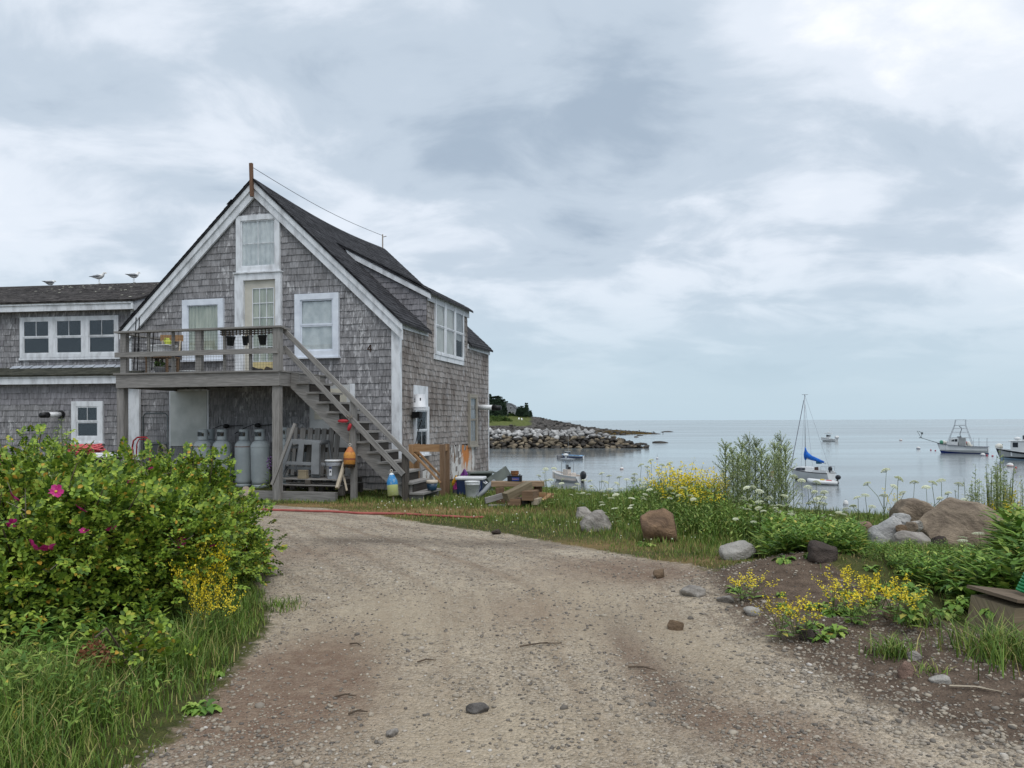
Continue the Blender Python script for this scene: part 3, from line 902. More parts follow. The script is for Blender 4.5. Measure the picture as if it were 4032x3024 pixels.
def glass_mat():
    m, nt, b = newmat('window_glass')
    nt.nodes.remove(b)
    o = [n for n in nt.nodes if n.type == 'OUTPUT_MATERIAL'][0]
    t = node(nt, 'ShaderNodeBsdfTransparent'); t.inputs[0].default_value = (0.97, 0.98, 0.98, 1)
    g = node(nt, 'ShaderNodeBsdfGlossy'); g.inputs['Roughness'].default_value = 0.03; g.inputs[0].default_value = (0.9, 0.95, 1, 1)
    mx = node(nt, 'ShaderNodeMixShader'); mx.inputs[0].default_value = 0.05
    nt.links.new(t.outputs[0], mx.inputs[1]); nt.links.new(g.outputs[0], mx.inputs[2]); nt.links.new(mx.outputs[0], o.inputs[0])
    return m
GLASS = glass_mat()
GREYWOOD = wood('grey_weathered_wood', (160, 157, 153), (114, 111, 108))
DARKWOOD = wood('dark_weathered_wood', (104, 98, 92), (60, 56, 52))
TANWOOD = wood('tan_new_lumber', (176, 142, 106), (140, 106, 74), 0.15)
BROWNWOOD = wood('brown_old_timber', (142, 116, 92), (96, 76, 60), 0.3)
PALEWOOD = wood('pale_bare_wood', (196, 184, 164), (150, 138, 120), 0.15)

# ------------------------------------------------------------------ shingle courses
def clip_poly(poly, region):
    """Sutherland-Hodgman, region convex ccw"""
    out_ = poly
    n = len(region)
    for i in range(n):
        (x1, y1), (x2, y2) = region[i], region[(i + 1) % n]
        def side(p): return (x2 - x1) * (p[1] - y1) - (y2 - y1) * (p[0] - x1)
        inp, out_ = out_, []
        for j in range(len(inp)):
            p, q = inp[j], inp[(j + 1) % len(inp)]
            sp, sq = side(p), side(q)
            if sp >= 0: out_.append(p)
            if (sp >= 0) != (sq >= 0):
                t = sp / (sp - sq); out_.append((p[0] + (q[0] - p[0]) * t, p[1] + (q[1] - p[1]) * t))
        if len(out_) < 3: return []
    return out_
def courses(region, holes, expo, wmin, wmax, seed, zphase=0.0, rag=0.006):
    """list of (polygon, is_full_rectangle, thickness)"""
    rr = random.Random(seed)
    zmin = min(p[1] for p in region); zmax = max(p[1] for p in region)
    smin = min(p[0] for p in region); smax = max(p[0] for p in region)
    res = []
    z = zmin + zphase
    while z < zmax:
        iv = [(smin, smax)]
        for (h0, k0, h1, k1) in holes:
            if k0 < z + expo * 0.75 and k1 > z + expo * 0.25:
                nv = []
                for a, b in iv:
                    if h1 <= a or h0 >= b: nv.append((a, b)); continue
                    if h0 > a: nv.append((a, h0))
                    if h1 < b: nv.append((h1, b))
                iv = nv
        for (h0, k0, h1, k1) in holes:      # short pieces above and below an opening
            if k0 < z + expo * 0.75 and k1 > z + expo * 0.25:
                for q0, q1 in ((k1, z + expo * 1.12), (z, k0)):
                    if q1 - q0 > 0.02 and q1 - q0 < expo * 1.2:
                        x = h0
                        while x < h1 - 0.02:
                            w = min(rr.uniform(wmin, wmax), h1 - x); x += w
                            c = clip_poly([(x - w, q0), (x - 0.005, q0), (x - 0.005, q1), (x - w, q1)], region)
                            if c: res.append((c, False, rr.uniform(0.012, 0.02)))
        for a, b in iv:
            s = a - rr.random() * wmax * 0.5
            while s < b - 0.005:
                w = rr.uniform(wmin, wmax)
                s0, s1 = max(s, a), min(s + w - 0.005, b)
                if s1 - s0 > 0.02:
                    j = rr.uniform(-rag, rag)
                    rect = [(s0, z + j), (s1, z + j + rr.uniform(-0.003, 0.003)), (s1, z + expo * 1.12), (s0, z + expo * 1.12)]
                    c = clip_poly(rect, region)
                    if c:
                        ar = 0.5 * abs(sum(c[i][0] * c[(i + 1) % len(c)][1] - c[(i + 1) % len(c)][0] * c[i][1] for i in range(len(c))))
                        if ar > 0.002:
                            res.append((c, len(c) == 4 and s0 == s and ar > (s1 - s0) * expo * 1.07, rr.uniform(0.013, 0.026)))
                s += w
        z += expo
    return res
def unit_shingle():
    m = MB()
    vs = [(0, 0, 0), (1, 0, 0), (1, -0.15, 1), (0, -0.15, 1), (0, -1, 0), (1, -1, 0), (1, -0.3, 1), (0, -0.3, 1)]
    m.add(vs, [(0, 3, 2, 1), (4, 5, 6, 7), (0, 1, 5, 4), (1, 2, 6, 5), (2, 3, 7, 6), (3, 0, 4, 7)])
    return m.mesh('shingle')
def lay(parent, lst, pt, mat, keep=0, single_mesh=None, single_rot=None, name='shingle_courses'):
    """the first `keep` full shingles become objects, the rest one joined part"""
    m = MB(); full = [x for x in lst if x[1]]
    full.sort(key=lambda x: -(max(p[0] for p in x[0]) - min(p[0] for p in x[0])))
    chosen = set(id(x) for x in full[:keep])
    for x in lst:
        poly, isf, t = x
        zt = max(p[1] for p in poly); zb = min(p[1] for p in poly); hgt = max(zt - zb, 0.02)
        if id(x) in chosen:
            sl_ = min(p[0] for p in poly); w = max(p[0] for p in poly) - sl_
            o = link('shingle', single_mesh, mat, parent, pt(sl_, zb, 0.002), single_rot, (w, t, hgt))
            continue
        n = len(poly)
        back = [pt(s, z, 0.002) for s, z in poly]
        fr = [pt(s, z, 0.003 + t * (1 - 0.75 * (z - zb) / hgt)) for s, z in poly]
        m.add(back + fr, [tuple(range(n - 1, -1, -1)), tuple(range(n, 2 * n))] + [(i, (i + 1) % n, n + (i + 1) % n, n + i) for i in range(n)])
    o = m.build(name, mat, parent)
    tag(o, kind='stuff')
    return o

# ------------------------------------------------------------------ windows
def fbox(m, pt, s0, z0, n0, s1, z1, n1):
    a, b = pt(s0, z0, n0), pt(s1, z1, n1)
    return m.box(min(a[0], b[0]), min(a[1], b[1]), min(a[2], b[2]), max(a[0], b[0]), max(a[1], b[1]), max(a[2], b[2]))
def cloth(pt, s0, z0, s1, z1, n, folds, amp, mat, parent, name='curtain', slump=0.0):
    m = MB()
    k = max(16, folds * 6)
    m.grid(lambda i, j: pt(s0 + (s1 - s0) * i, z0 + (z1 - z0) * j + slump * math.sin(i * 3.1) * (1 - j), n + amp * math.sin(i * folds * 6.28 + 0.8 * math.sin(j * 4)) * (1 - 0.25 * j)), k, 6)
    return m.build(name, mat, parent, True)
def window(parent, pt, s0, z0, s1, z1, cw, cells, trim=WHITE_B, deep=0.05, curtain=None, sashw=0.03, double=True, sill=True, cmat=CURT, folds=5, head=None, mun=0.012):
    """casing is the window, sash, panes, curtain are its pieces. cells: list of (cols, rows) from bottom sash up"""
    deep += 0.03
    m = MB()
    o0, o1, p0, p1 = s0 + cw, s1 - cw, z0 + cw, z1 - (head if head else cw)
    fbox(m, pt, s0, z0, 0.002, o0, z1, deep); fbox(m, pt, o1, z0, 0.002, s1, z1, deep)
    fbox(m, pt, o0, p1, 0.002, o1, z1, deep - 0.003); fbox(m, pt, o0, z0, 0.002, o1, p0, deep - 0.003)
    w = m.build('window', trim, parent)
    m = MB(); fbox(m, pt, o0, p0, 0.001, o1, p1, 0.006); m.build('unlit_room_panel', DARKIN, w)  # thin dark panel on the wall, painted as an unlit interior
    if sill:
        m = MB(); fbox(m, pt, s0 - 0.02, z0 - 0.035, 0.003, s1 + 0.02, z0 - 0.001, deep + 0.035); m.build('sill', trim, w)
    if curtain:
        c0 = p0 + (p1 - p0) * curtain[0]; c1 = p0 + (p1 - p0) * curtain[1]
        cloth(pt, o0 + 0.01, c0, o1 - 0.01, c1, 0.021, folds, 0.013, cmat, w)
    m = MB(); nsash = len(cells)
    zz = [p0 + (p1 - p0) * i / nsash for i in range(nsash + 1)]
    panes = []
    for i, (cols, rows) in enumerate(cells):
        f0 = 0.038 + (0.010 if (double and i == nsash - 1) else 0.0); f1 = f0 + 0.013
        a0, a1, b0, b1 = o0 + 0.001, o1 - 0.001, zz[i] + 0.001, zz[i + 1] - 0.001
        fbox(m, pt, a0, b0, f0, a0 + sashw, b1, f1); fbox(m, pt, a1 - sashw, b0, f0, a1, b1, f1)
        fbox(m, pt, a0 + sashw, b0, f0, a1 - sashw, b0 + sashw * 1.1, f1); fbox(m, pt, a0 + sashw, b1 - sashw * 0.8, f0, a1 - sashw, b1, f1)
        x0, x1, y0, y1 = a0 + sashw, a1 - sashw, b0 + sashw * 1.1, b1 - sashw * 0.8
        for c in range(1, cols):
            x = x0 + (x1 - x0) * c / cols; fbox(m, pt, x - mun / 2, y0, f0 + 0.001, x + mun / 2, y1, f1 - 0.001)
        for r in range(1, rows):
            y = y0 + (y1 - y0) * r / rows; fbox(m, pt, x0, y - mun / 2, f0 + 0.0015, x1, y + mun / 2, f1 - 0.0015)
        for c in range(cols):
            for r in range(rows):
                panes.append((x0 + (x1 - x0) * c / cols, y0 + (y1 - y0) * r / rows, x0 + (x1 - x0) * (c + 1) / cols, y0 + (y1 - y0) * (r + 1) / rows, f0 + 0.004))
    m.build('sash', trim, w)
    for (x0, y0, x1, y1, n) in panes:
        m = MB(); fbox(m, pt, x0 + 0.001, y0 + 0.001, n, x1 - 0.001, y1 - 0.001, n + 0.002); m.build('pane', GLASS, w)
    return w

# ================================================================== the shingled house
HWD = 3.395; HLEN = 7.0
ZE = hf(1568, 1242)[1]; ZA = hf(1013, 708)[1]
SLOPE = (ZA - ZE) / HWD
def sag(b): return 0.13 * math.sin(math.pi * min(max(b / HLEN, 0), 1))
def roofz(a, b): return ZA - abs(a) * SLOPE - sag(b) * (1 - 0.6 * abs(a) / HWD)
house = thing('shingled_house', 'grey shingled gable house with white trim and dark roof beside the harbour', 'house', HM, -PHI)
fpt = lambda s, z, n=0.0: (s, -n, z)
spt = lambda s, z, n=0.0: (HWD + n, s, z)
BD0 = sf(1680, 1140, HWD)[0]; BD1 = sf(1838, 1232, HWD)[0]
ZD = 0.5 * (sf(1680, 1140, HWD)[1] + sf(1838, 1232, HWD)[1])
A0D = hf(1362, 992, BD0)[0]
ZTOP = ZE - 0.02
# wall core
m = MB()
m.prism([(-HWD, 0, -0.3), (HWD, 0, -0.3), (HWD, 0, ZE - 0.06), (0, 0, ZA - 0.12), (-HWD, 0, ZE - 0.06)], (0, 1, 0), 0.0, 0.12)
m.box(HWD - 0.12, 0.12, -0.1, HWD, HLEN, ZE - 0.08)
m.box(-HWD, 0.12, -0.3, -HWD + 0.12, HLEN, ZE - 0.08)
m.prism([(-HWD + 0.12, 0, -0.1), (HWD - 0.12, 0, -0.1), (HWD - 0.12, 0, ZE - 0.1), (0, 0, ZA - 0.16), (-HWD + 0.12, 0, ZE - 0.1)], (0, 1, 0), HLEN - 0.1, HLEN)
m.build('wall', CORE, house)
# openings on the front, from the photograph
def frect(u0, v0, u1, v1, b=0.0):
    um, vm = (u0 + u1) / 2, (v0 + v1) / 2
    return hf(u0, vm, b)[0], hf(um, v1, b)[1], hf(u1, vm, b)[0], hf(um, v0, b)[1]
W_ATT = frect(936, 848, 1107, 1072); W_LEFT = frect(726, 1180, 886, 1418); W_RIGHT = frect(1167, 1157, 1339, 1406)
D_DOOR = frect(934, 1078, 1114, 1482)
holes = [W_ATT, W_LEFT, W_RIGHT, D_DOOR]
P_WHITE = frect(672, 1537, 826, 1748); P_DOOR2 = frect(1222, 1516, 1401, 1900)
holes += [P_WHITE, P_DOOR2]
region = [(-HWD + 0.01, 0.08), (HWD - 0.14, 0.08), (HWD - 0.14, ZE - 0.16 + 0.14 * SLOPE), (0, ZA - 0.17), (-HWD + 0.01, ZE - 0.16)]
fl = courses(region, holes, 0.143, 0.10, 0.24, 4)
US = unit_shingle()
lay(house, fl, fpt, SH_FRONT, 300, US, None, 'front_shingle_courses')
# side wall and dormer front: one run of courses
def srect(u0, v0, u1, v1, a=HWD):
    um, vm = (u0 + u1) / 2, (v0 + v1) / 2
    return sf(u0, vm, a)[0], sf(um, v1, a)[1], sf(u1, vm, a)[0], sf(um, v0, a)[1]
W_DORM = srect(1706, 1190, 1819, 1408); W_SN = srect(1625, 1600, 1680, 1790); W_SF = srect(1840, 1552, 1872, 1755)
PEEL = (sf(1775, 1800, HWD)[0], 0.0, sf(1866, 1800, HWD)[0], 0.92)
PEEL2 = (sf(1655, 1850, HWD)[0], 0.0, sf(1720, 1850, HWD)[0], 0.42)
sh = [W_DORM, W_SN, W_SF, PEEL, PEEL2]
sl1 = courses([(0.13, 0.05), (HLEN, 0.05), (HLEN, ZTOP - 0.15), (0.13, ZTOP - 0.15)], sh, 0.136, 0.08, 0.19, 8, rag=0.012)
zlast = 0.05 + 0.136 * math.ceil((ZTOP - 0.15 - 0.05) / 0.136)
sl2 = courses([(BD0, ZTOP - 0.15), (BD1, ZTOP - 0.15), (BD1, ZD - 0.02), (BD0, ZD - 0.02)], sh, 0.136, 0.08, 0.19, 9, zphase=zlast - 0.136 - (ZTOP - 0.15))
lay(house, sl1 + sl2, spt, SH_SIDE, 0, name='side_shingle_courses')
# dormer cheeks
m = MB()
for b0, b1 in ((BD0, BD0 + 0.1), (BD1 - 0.1, BD1)):
    m.prism([(A0D, 0, roofz(A0D, b0) - 0.05), (HWD - 0.005, 0, roofz(HWD, b0) - 0.1), (HWD - 0.005, 0, ZD - 0.03)], (0, 1, 0), b0, b1)
m.box(HWD - 0.1, BD0 + 0.1, ZE - 0.2, HWD - 0.004, BD1 - 0.1, ZD - 0.04)
dorm = m.build('dormer', CORE, house)
cpt = lambda s, z, n=0.0: (s, BD0 - n, z)
zd0 = roofz(A0D, BD0)
cl = courses([(A0D + 0.08, zd0 - 0.08), (HWD, roofz(HWD, BD0)), (HWD, ZD), ], [], 0.136, 0.09, 0.19, 10)
lay(dorm, cl, cpt, SH_WING, 0, name='cheek_shingle_courses')
# dormer roof and trim
m = MB()
dsl = (zd0 - ZD) / (HWD - A0D)
def dz_(a): return ZD + (HWD - a) * dsl
m.prism([(A0D - 0.25, 0, dz_(A0D - 0.25) + 0.05), (HWD + 0.16, 0, dz_(HWD + 0.16) + 0.02), (HWD + 0.16, 0, dz_(HWD + 0.16) + 0.07), (A0D - 0.25, 0, dz_(A0D - 0.25) + 0.10)], (0, 1, 0), BD0 - 0.10, BD1 + 0.1)
m.build('dormer_roof', ASPH, dorm)
m = MB()
m.prism([(A0D + 0.02, 0, dz_(A0D + 0.02) + 0.045), (HWD + 0.12, 0, dz_(HWD + 0.12) + 0.018), (HWD + 0.12, 0, dz_(HWD + 0.12) - 0.11), (A0D + 0.16, 0, dz_(A0D + 0.16) - 0.10)], (0, 1, 0), BD0 - 0.085, BD0 - 0.03)
m.build('dormer_rake_board', WHITE, dorm)
m = MB(); m.box(HWD + 0.022, BD0 - 0.03, ZD - 0.20, HWD + 0.055, BD1 + 0.06, ZD + 0.0); m.build('dormer_fascia', WHITE_PEEL, dorm)
# roof slabs with rows of tabs
def slab(sgn):
    vs, fs = [], []
    NB = 16
    for j in range(NB + 1):
        b = -0.16 + (HLEN + 0.30) * j / NB
        for a, dz in ((0.0, 0.0), (HWD + 0.14, 0.0), (HWD + 0.14, -0.055), (0.0, -0.055)):
            vs.append((sgn * a, b, roofz(a, b) + dz))
    for j in range(NB):
        for k in range(4):
            fs.append((j * 4 + k, j * 4 + (k + 1) % 4, (j + 1) * 4 + (k + 1) % 4, (j + 1) * 4 + k))
    fs += [(0, 1, 2, 3), (NB * 4 + 3, NB * 4 + 2, NB * 4 + 1, NB * 4)]
    mm = MB(); mm.add(vs, fs)
    if sgn > 0:   # leave the dormer open
        mm = MB()
        for (b0, b1, a1) in ((-0.16, BD0 - 0.02, HWD + 0.14), (BD0 - 0.02, BD1 + 0.02, A0D + 0.1), (BD1 + 0.02, HLEN + 0.14, HWD + 0.14)):
            n = 6; vs, fs = [], []
            for j in range(n + 1):
                b = b0 + (b1 - b0) * j / n
                for a, dz in ((0.0, 0.0), (a1, 0.0), (a1, -0.055), (0.0, -0.055)): vs.append((a, b, roofz(a, b) + dz))
            for j in range(n):
                for k in range(4): fs.append((j * 4 + k, j * 4 + (k + 1) % 4, (j + 1) * 4 + (k + 1) % 4, (j + 1) * 4 + k))
            fs += [(0, 1, 2, 3), (n * 4 + 3, n * 4 + 2, n * 4 + 1, n * 4)]
            mm.add(vs, fs)
    ro = mm.build('roof', ASPH, house)
    rr = random.Random(3 + sgn); tb = MB()
    L = math.hypot(1, SLOPE); e = 0.135; ux, uz = sgn / L, -SLOPE / L; nx_, nz_ = sgn * SLOPE / L, 1 / L
    rows = int((HWD + 0.15) * L / e)
    for r in range(rows):
        b = -0.18 - rr.random() * 0.3; s0 = r * e
        while b < HLEN + 0.14:
            w = rr.uniform(0.26, 0.34); b0, b1 = max(b, -0.175), min(b + w - 0.01, HLEN + 0.15); b += w
            amid = (s0 + e) / L
            if sgn > 0 and amid > A0D + 0.05 and b1 > BD0 - 0.05 and b0 < BD1 + 0.05:
                if b0 < BD0 - 0.08: b1 = BD0 - 0.07
                elif b1 > BD1 + 0.08: b0 = BD1 + 0.07
                else: continue
            t = rr.uniform(0.007, 0.014)
            q = []
            for (bb, ss, n) in ((b0, s0, 0.001), (b1, s0, 0.001), (b1, s0 + e + 0.02, 0.001), (b0, s0 + e + 0.02, 0.001), (b0, s0, 0.004), (b1, s0, 0.004), (b1, s0 + e + 0.02, t), (b0, s0 + e + 0.02, t)):
                a = ss / L; q.append((sgn * a + nx_ * n, bb, roofz(a, bb) + nz_ * n))
            tb.add(q, [(0, 3, 2, 1), (4, 5, 6, 7), (0, 1, 5, 4), (1, 2, 6, 5), (2, 3, 7, 6), (3, 0, 4, 7)])
    tag(tb.build('roof_shingles', ASPH, ro), kind='stuff')
slab(1); slab(-1)
tb = MB(); rr = random.Random(8)
L = math.hypot(1, dsl); nr = int((HWD + 0.14 - A0D + 0.2) * L / 0.135)
for r in range(nr):
    b = BD0 - 0.12 - rr.random() * 0.2
    while b < BD1 + 0.1:
        w = rr.uniform(0.26, 0.34); b0, b1 = max(b, BD0 - 0.115), min(b + w - 0.01, BD1 + 0.11); b += w
        a0 = A0D - 0.2 + r * 0.135 / L; a1 = a0 + 0.155 / L; t = rr.uniform(0.008, 0.014)
        if b1 - b0 < 0.03: continue
        tb.add([(a0, b0, dz_(a0) + 0.101), (a0, b1, dz_(a0) + 0.101), (a1, b1, dz_(a1) + 0.1 - 0.03 * 0 + 0.0 - (0.03 if a1 > HWD else 0)), (a1, b0, dz_(a1) + 0.1 - (0.03 if a1 > HWD else 0)),
                (a0, b0, dz_(a0) + 0.105), (a0, b1, dz_(a0) + 0.105), (a1, b1, dz_(a1) + 0.1 + t - (0.03 if a1 > HWD else 0)), (a1, b0, dz_(a1) + 0.1 + t - (0.03 if a1 > HWD else 0))],
               [(0, 3, 2, 1), (4, 5, 6, 7), (0, 1, 5, 4), (1, 2, 6, 5), (2, 3, 7, 6), (3, 0, 4, 7)])
tag(tb.build('dormer_roof_shingles', ASPH, dorm), kind='stuff')
# white boards
perp = math.hypot(1, SLOPE)
for sgn in (-1, 1):
    for k, (w0, w1, n0, n1) in enumerate(((0.045, 0.15, -0.135, -0.10), (0.15, 0.30, -0.098, -0.045))):
        m = MB()
        v0, v1 = w0 * perp, w1 * perp
        a1 = HWD + 0.13
        m.prism([(0, 0, roofz(0, 0) - v0), (sgn * a1, 0, roofz(a1, 0) - v0), (sgn * a1, 0, roofz(a1, 0) - v1), (0, 0, roofz(0, 0) - v1)], (0, 1, 0), n0, n1)
        m.build('rake_board', WHITE, house)
    m = MB(); m.prism([(0, 0, roofz(0, 0) - 0.05), (sgn * (HWD + 0.1), 0, roofz(HWD + 0.1, 0) - 0.05), (sgn * (HWD + 0.1), 0, roofz(HWD + 0.1, 0) - 0.3), (0, 0, roofz(0, 0) - 0.3)], (0, 1, 0), -0.043, 0.0)
    m.build('rake_soffit', WHITE, house)
m = MB(); m.box(HWD - 0.145, -0.03, -0.02, HWD + 0.03, -0.001, ZE - 0.05); m.box(HWD + 0.001, -0.001, -0.02, HWD + 0.03, 0.13, ZE - 0.12); m.build('corner_board', WHITE, house)
m = MB(); m.box(-HWD - 0.03, -0.03, 0.1, -HWD + 0.12, -0.001, ZE - 0.2); m.build('corner_board', WHITE, house)
m = MB(); m.box(HWD + 0.001, HLEN - 0.01, 0.0, HWD + 0.03, HLEN + 0.05, ZE - 0.1); m.build('corner_board', WHITE, house)
for b0, b1 in ((-0.10, BD0 - 0.01), (BD1 + 0.01, HLEN + 0.12)):
    m = MB(); m.box(HWD + 0.004, b0, ZE - 0.27, HWD + 0.045, b1, ZE - 0.135); m.build('fascia', WHITE, house)
# windows of the house
window(house, fpt, *W_ATT, 0.115, [(2, 2)], trim=WHITE, deep=0.045, curtain=(0, 1), double=False, sill=False, folds=7)
m = MB(); fbox(m, fpt, W_ATT[0] - 0.015, W_ATT[1] - 0.125, 0.003, W_ATT[2] + 0.015, W_ATT[1] - 0.004, 0.05); m.build('window_apron', WHITE, house)
window(house, fpt, *W_LEFT, 0.13, [(1, 1), (1, 1)], deep=0.055, curtain=(0, 1), cmat=CURT_G, folds=9, sashw=0.02)
window(house, fpt, *W_RIGHT, 0.13, [(1, 1), (1, 1)], deep=0.055, curtain=(0, 0.96), cmat=CURT, folds=3, sashw=0.035)
# door
d0, dz0, d1, dz1 = D_DOOR; dz0 = 2.50
m = MB()
o0, o1 = hf(967, 1250)[0], hf(1093, 1250)[0]; oz = hf(1030, 1104)[1]
fbox(m, fpt, d0, dz0, 0.002, o0, dz1, 0.10); fbox(m, fpt, o1, dz0, 0.002, d1, dz1, 0.10); fbox(m, fpt, o0, oz, 0.002, o1, dz1, 0.097)
fr = m.build('door_frame', WHITE, house)
m = MB(); fbox(m, fpt, d0 - 0.02, dz1 + 0.002, 0.003, d1 + 0.02, dz1 + 0.03, 0.13); m.build('drip_cap', WHITE, fr)
dw = M('off_white_door_paint', (204, 200, 188), (184, 180, 168), 3, 0.6, coord='pos')
g0, g1 = hf(998, 1250)[0], hf(1081, 1250)[0]; gz1 = hf(1040, 1136)[1]; gz0 = hf(1040, 1424)[1]
m = MB()
fbox(m, fpt, o0 + 0.003, dz0, 0.004, g0, oz - 0.003, 0.03); fbox(m, fpt, g1, dz0, 0.004, o1 - 0.003, oz - 0.003, 0.03)
fbox(m, fpt, g0, gz1, 0.004, g1, oz - 0.003, 0.029)
door = m.build('door', dw, house)
m = MB(); fbox(m, fpt, g0, dz0, 0.004, g1, gz0, 0.029); m.build('kick_panel', M('pale_yellow_door_paint', (206, 190, 140), (186, 170, 122), 3, 0.7), door)
m = MB(); fbox(m, fpt, g0, gz0, 0.003, g1, gz1, 0.006); m.build('unlit_room_panel', DARKIN, door)  # dark sheet behind the door lights, painted as an unlit interior
cloth(fpt, g0 + 0.005, gz0, g1 - 0.005, gz1, 0.012, 7, 0.004, CURT_G, door)
m = MB()
for i in range(4):
    x = g0 + (g1 - g0) * i / 3; fbox(m, fpt, x - 0.008, gz0, 0.022, x + 0.008, gz1, 0.033)
for i in range(6):
    z = gz0 + (gz1 - gz0) * i / 5; fbox(m, fpt, g0, z - 0.008, 0.0225, g1, z + 0.008, 0.0325)
m.build('muntins', WHITE, door)
for i in range(3):
    for j in range(5):
        m = MB(); fbox(m, fpt, g0 + (g1 - g0) * i / 3 + 0.004, gz0 + (gz1 - gz0) * j / 5 + 0.004, 0.020, g0 + (g1 - g0) * (i + 1) / 3 - 0.004, gz0 + (gz1 - gz0) * (j + 1) / 5 - 0.004, 0.0218); m.build('pane', GLASS, door)
m = MB(); m.ell((o0 + 0.06, -0.06, dz0 + 0.95), 0.028, 0.028, 0.028, 10, 6); m.cyl((o0 + 0.06, -0.03, dz0 + 0.95), (o0 + 0.06, -0.06, dz0 + 0.95), 0.012, n=8); m.build('knob', M('brass', (150, 120, 60), None, 5, 0.4, 0.8), door, True)
# white sheet and the lower door under the deck
m = MB(); fbox(m, fpt, P_WHITE[0] + 0.03, P_WHITE[1] - 0.05, 0.02, P_WHITE[2] - 0.045, P_WHITE[3] - 0.02, 0.055); bd = m.build('storm_panel', M('grubby_white_panel', (206, 208, 204), (178, 182, 178), 2.2, 0.6, coord='pos'), house, bev=0.004)
m = MB(); fbox(m, fpt, P_WHITE[2] - 0.044, P_WHITE[1] - 0.2, 0.004, P_WHITE[2], P_WHITE[3], 0.045); fbox(m, fpt, P_WHITE[0], P_WHITE[1] - 0.2, 0.004, P_WHITE[0] + 0.029, P_WHITE[3], 0.045); fbox(m, fpt, P_WHITE[0] + 0.03, P_WHITE[3] - 0.019, 0.004, P_WHITE[2] - 0.044, P_WHITE[3] + 0.02, 0.045); m.build('panel_frame', WHITE, house)
m = MB(); fbox(m, fpt, P_DOOR2[0], 0.12, 0.003, P_DOOR2[2], P_DOOR2[3], 0.03); d2 = m.build('lower_door', M('grey_white_door', (196, 198, 198), (172, 175, 176), 2, 0.6, coord='pos'), house)
m = MB(); fbox(m, fpt, P_DOOR2[2] - 0.11, 0.12, 0.031, P_DOOR2[2], P_DOOR2[3] + 0.02, 0.05); m.build('door_trim', WHITE, d2)
m = MB(); z2 = P_DOOR2[3]; fbox(m, fpt, P_DOOR2[0] + 0.12, z2 - 0.75, 0.031, P_DOOR2[2] - 0.2, z2 - 0.08, 0.038); m.build('door_panel', M('cream_panel', (208, 204, 190), None, 3, 0.6), d2)
# house number
na, nz = hf(1456, 1372)
num = MB(); q = 0.075
for poly in ([(-0.30, -0.5), (-0.30 + 0.22, -0.5), (-0.30 + 0.22, -0.5)],):
    pass
def bar(x0, z0, x1, z1, w): num.beam((na + x0 * q, -0.028, nz + z0 * q), (na + x1 * q, -0.028, nz + z1 * q), 0.012, w, (0, 1, 0)) if False else num.beam((na + x0 * q, -0.028, nz + z0 * q), (na + x1 * q, -0.028, nz + z1 * q), w, 0.01, (0, -1, 0))
bar(0.3, -1, 0.42, 1, 0.022); bar(0.40, 1, -0.6, -0.3, 0.02); bar(-0.68, -0.3, 0.75, -0.26, 0.02)
num.build('house_number', M('rusty_iron', (70, 48, 38), (44, 32, 28), 20, 0.9), house)
# side windows
GREYTRIM = wood('grey_window_wood', (176, 170, 158), (138, 132, 122), 0.1)
b0, z0, b1, z1 = W_DORM; third = (b1 - b0) / 3
for k in range(3):
    w = window(house, spt, b0 + third * k + 0.001, z0, b0 + third * (k + 1) - 0.001, z1, 0.055, [(1, 1), (1, 1)], trim=WHITE, deep=0.035 + 0.002 * (k % 2), curtain=(0.0 if k < 2 else 0.35, 1.0), cmat=CLOTH if k == 2 else M('pale_roller_blind', (190, 190, 186), (176, 176, 172), 3, 0.9), sashw=0.028, sill=False, folds=1)
m = MB(); fbox(m, spt, b0 - 0.05, z0 - 0.12, 0.003, b1 + 0.05, z0 - 0.002, 0.045); m.build('window_apron', WHITE, house)
window(house, spt, *W_SN, 0.09, [(2, 1), (1, 1)], trim=WHITE, deep=0.04, curtain=None, sashw=0.03)
m = MB(); fbox(m, spt, W_SN[0], W_SN[3] + 0.002, 0.004, W_SN[2], sf(1652, 1519, HWD)[1], 0.04); m.build('window_head_board', WHITE, house)
window(house, spt, *W_SF, 0.10, [(2, 1), (1, 1)], trim=GREYTRIM, deep=0.045, curtain=(0, 1), cmat=CLOTH, folds=3)
# bare boards where the shingles have fallen
rr = random.Random(14)
for (pb0, pz0, pb1, pz1), n in ((PEEL, 7), (PEEL2, 4)):
    for i in range(n):
        s0 = pb0 + (pb1 - pb0) * i / n; s1 = pb0 + (pb1 - pb0) * (i + 1) / n - 0.006
        m = MB(); fbox(m, spt, s0, 0.06 + rr.uniform(-0.03, 0.05), 0.002, s1, pz1 * rr.uniform(0.9, 1.08), 0.012 + rr.uniform(0, 0.005))
        m.build('plank', PLANK_ORANGE if (pb0 == PEEL[0] and i in (3, 4, 5)) else PLANK_PEEL, house)
rr = random.Random(19); m = MB()
for k in range(34):   # stray shingles hanging over the bare boards
    pe = PEEL if k % 3 else PEEL2
    s0 = rr.uniform(pe[0] - 0.05, pe[2]); zz = rr.choice([0.15, 0.3, 0.5, 0.7, 0.85]) * pe[3] * 1.05
    if k % 3 and 0.35 < (s0 - pe[0]) / (pe[2] - pe[0]) < 0.95 and zz < 0.7: continue
    w, h, t = rr.uniform(0.07, 0.13), rr.uniform(0.12, 0.2), rr.uniform(-0.12, 0.12)
    m.obox((HWD + 0.022, s0 + w / 2, zz), (0.005, 0, 0.0), (0, w / 2 * math.cos(t), w / 2 * math.sin(t)), (0.004, -h / 2 * math.sin(t), h / 2 * math.cos(t)))
tag(m.build('loose_shingles', SH_SIDE, house), kind='stuff')
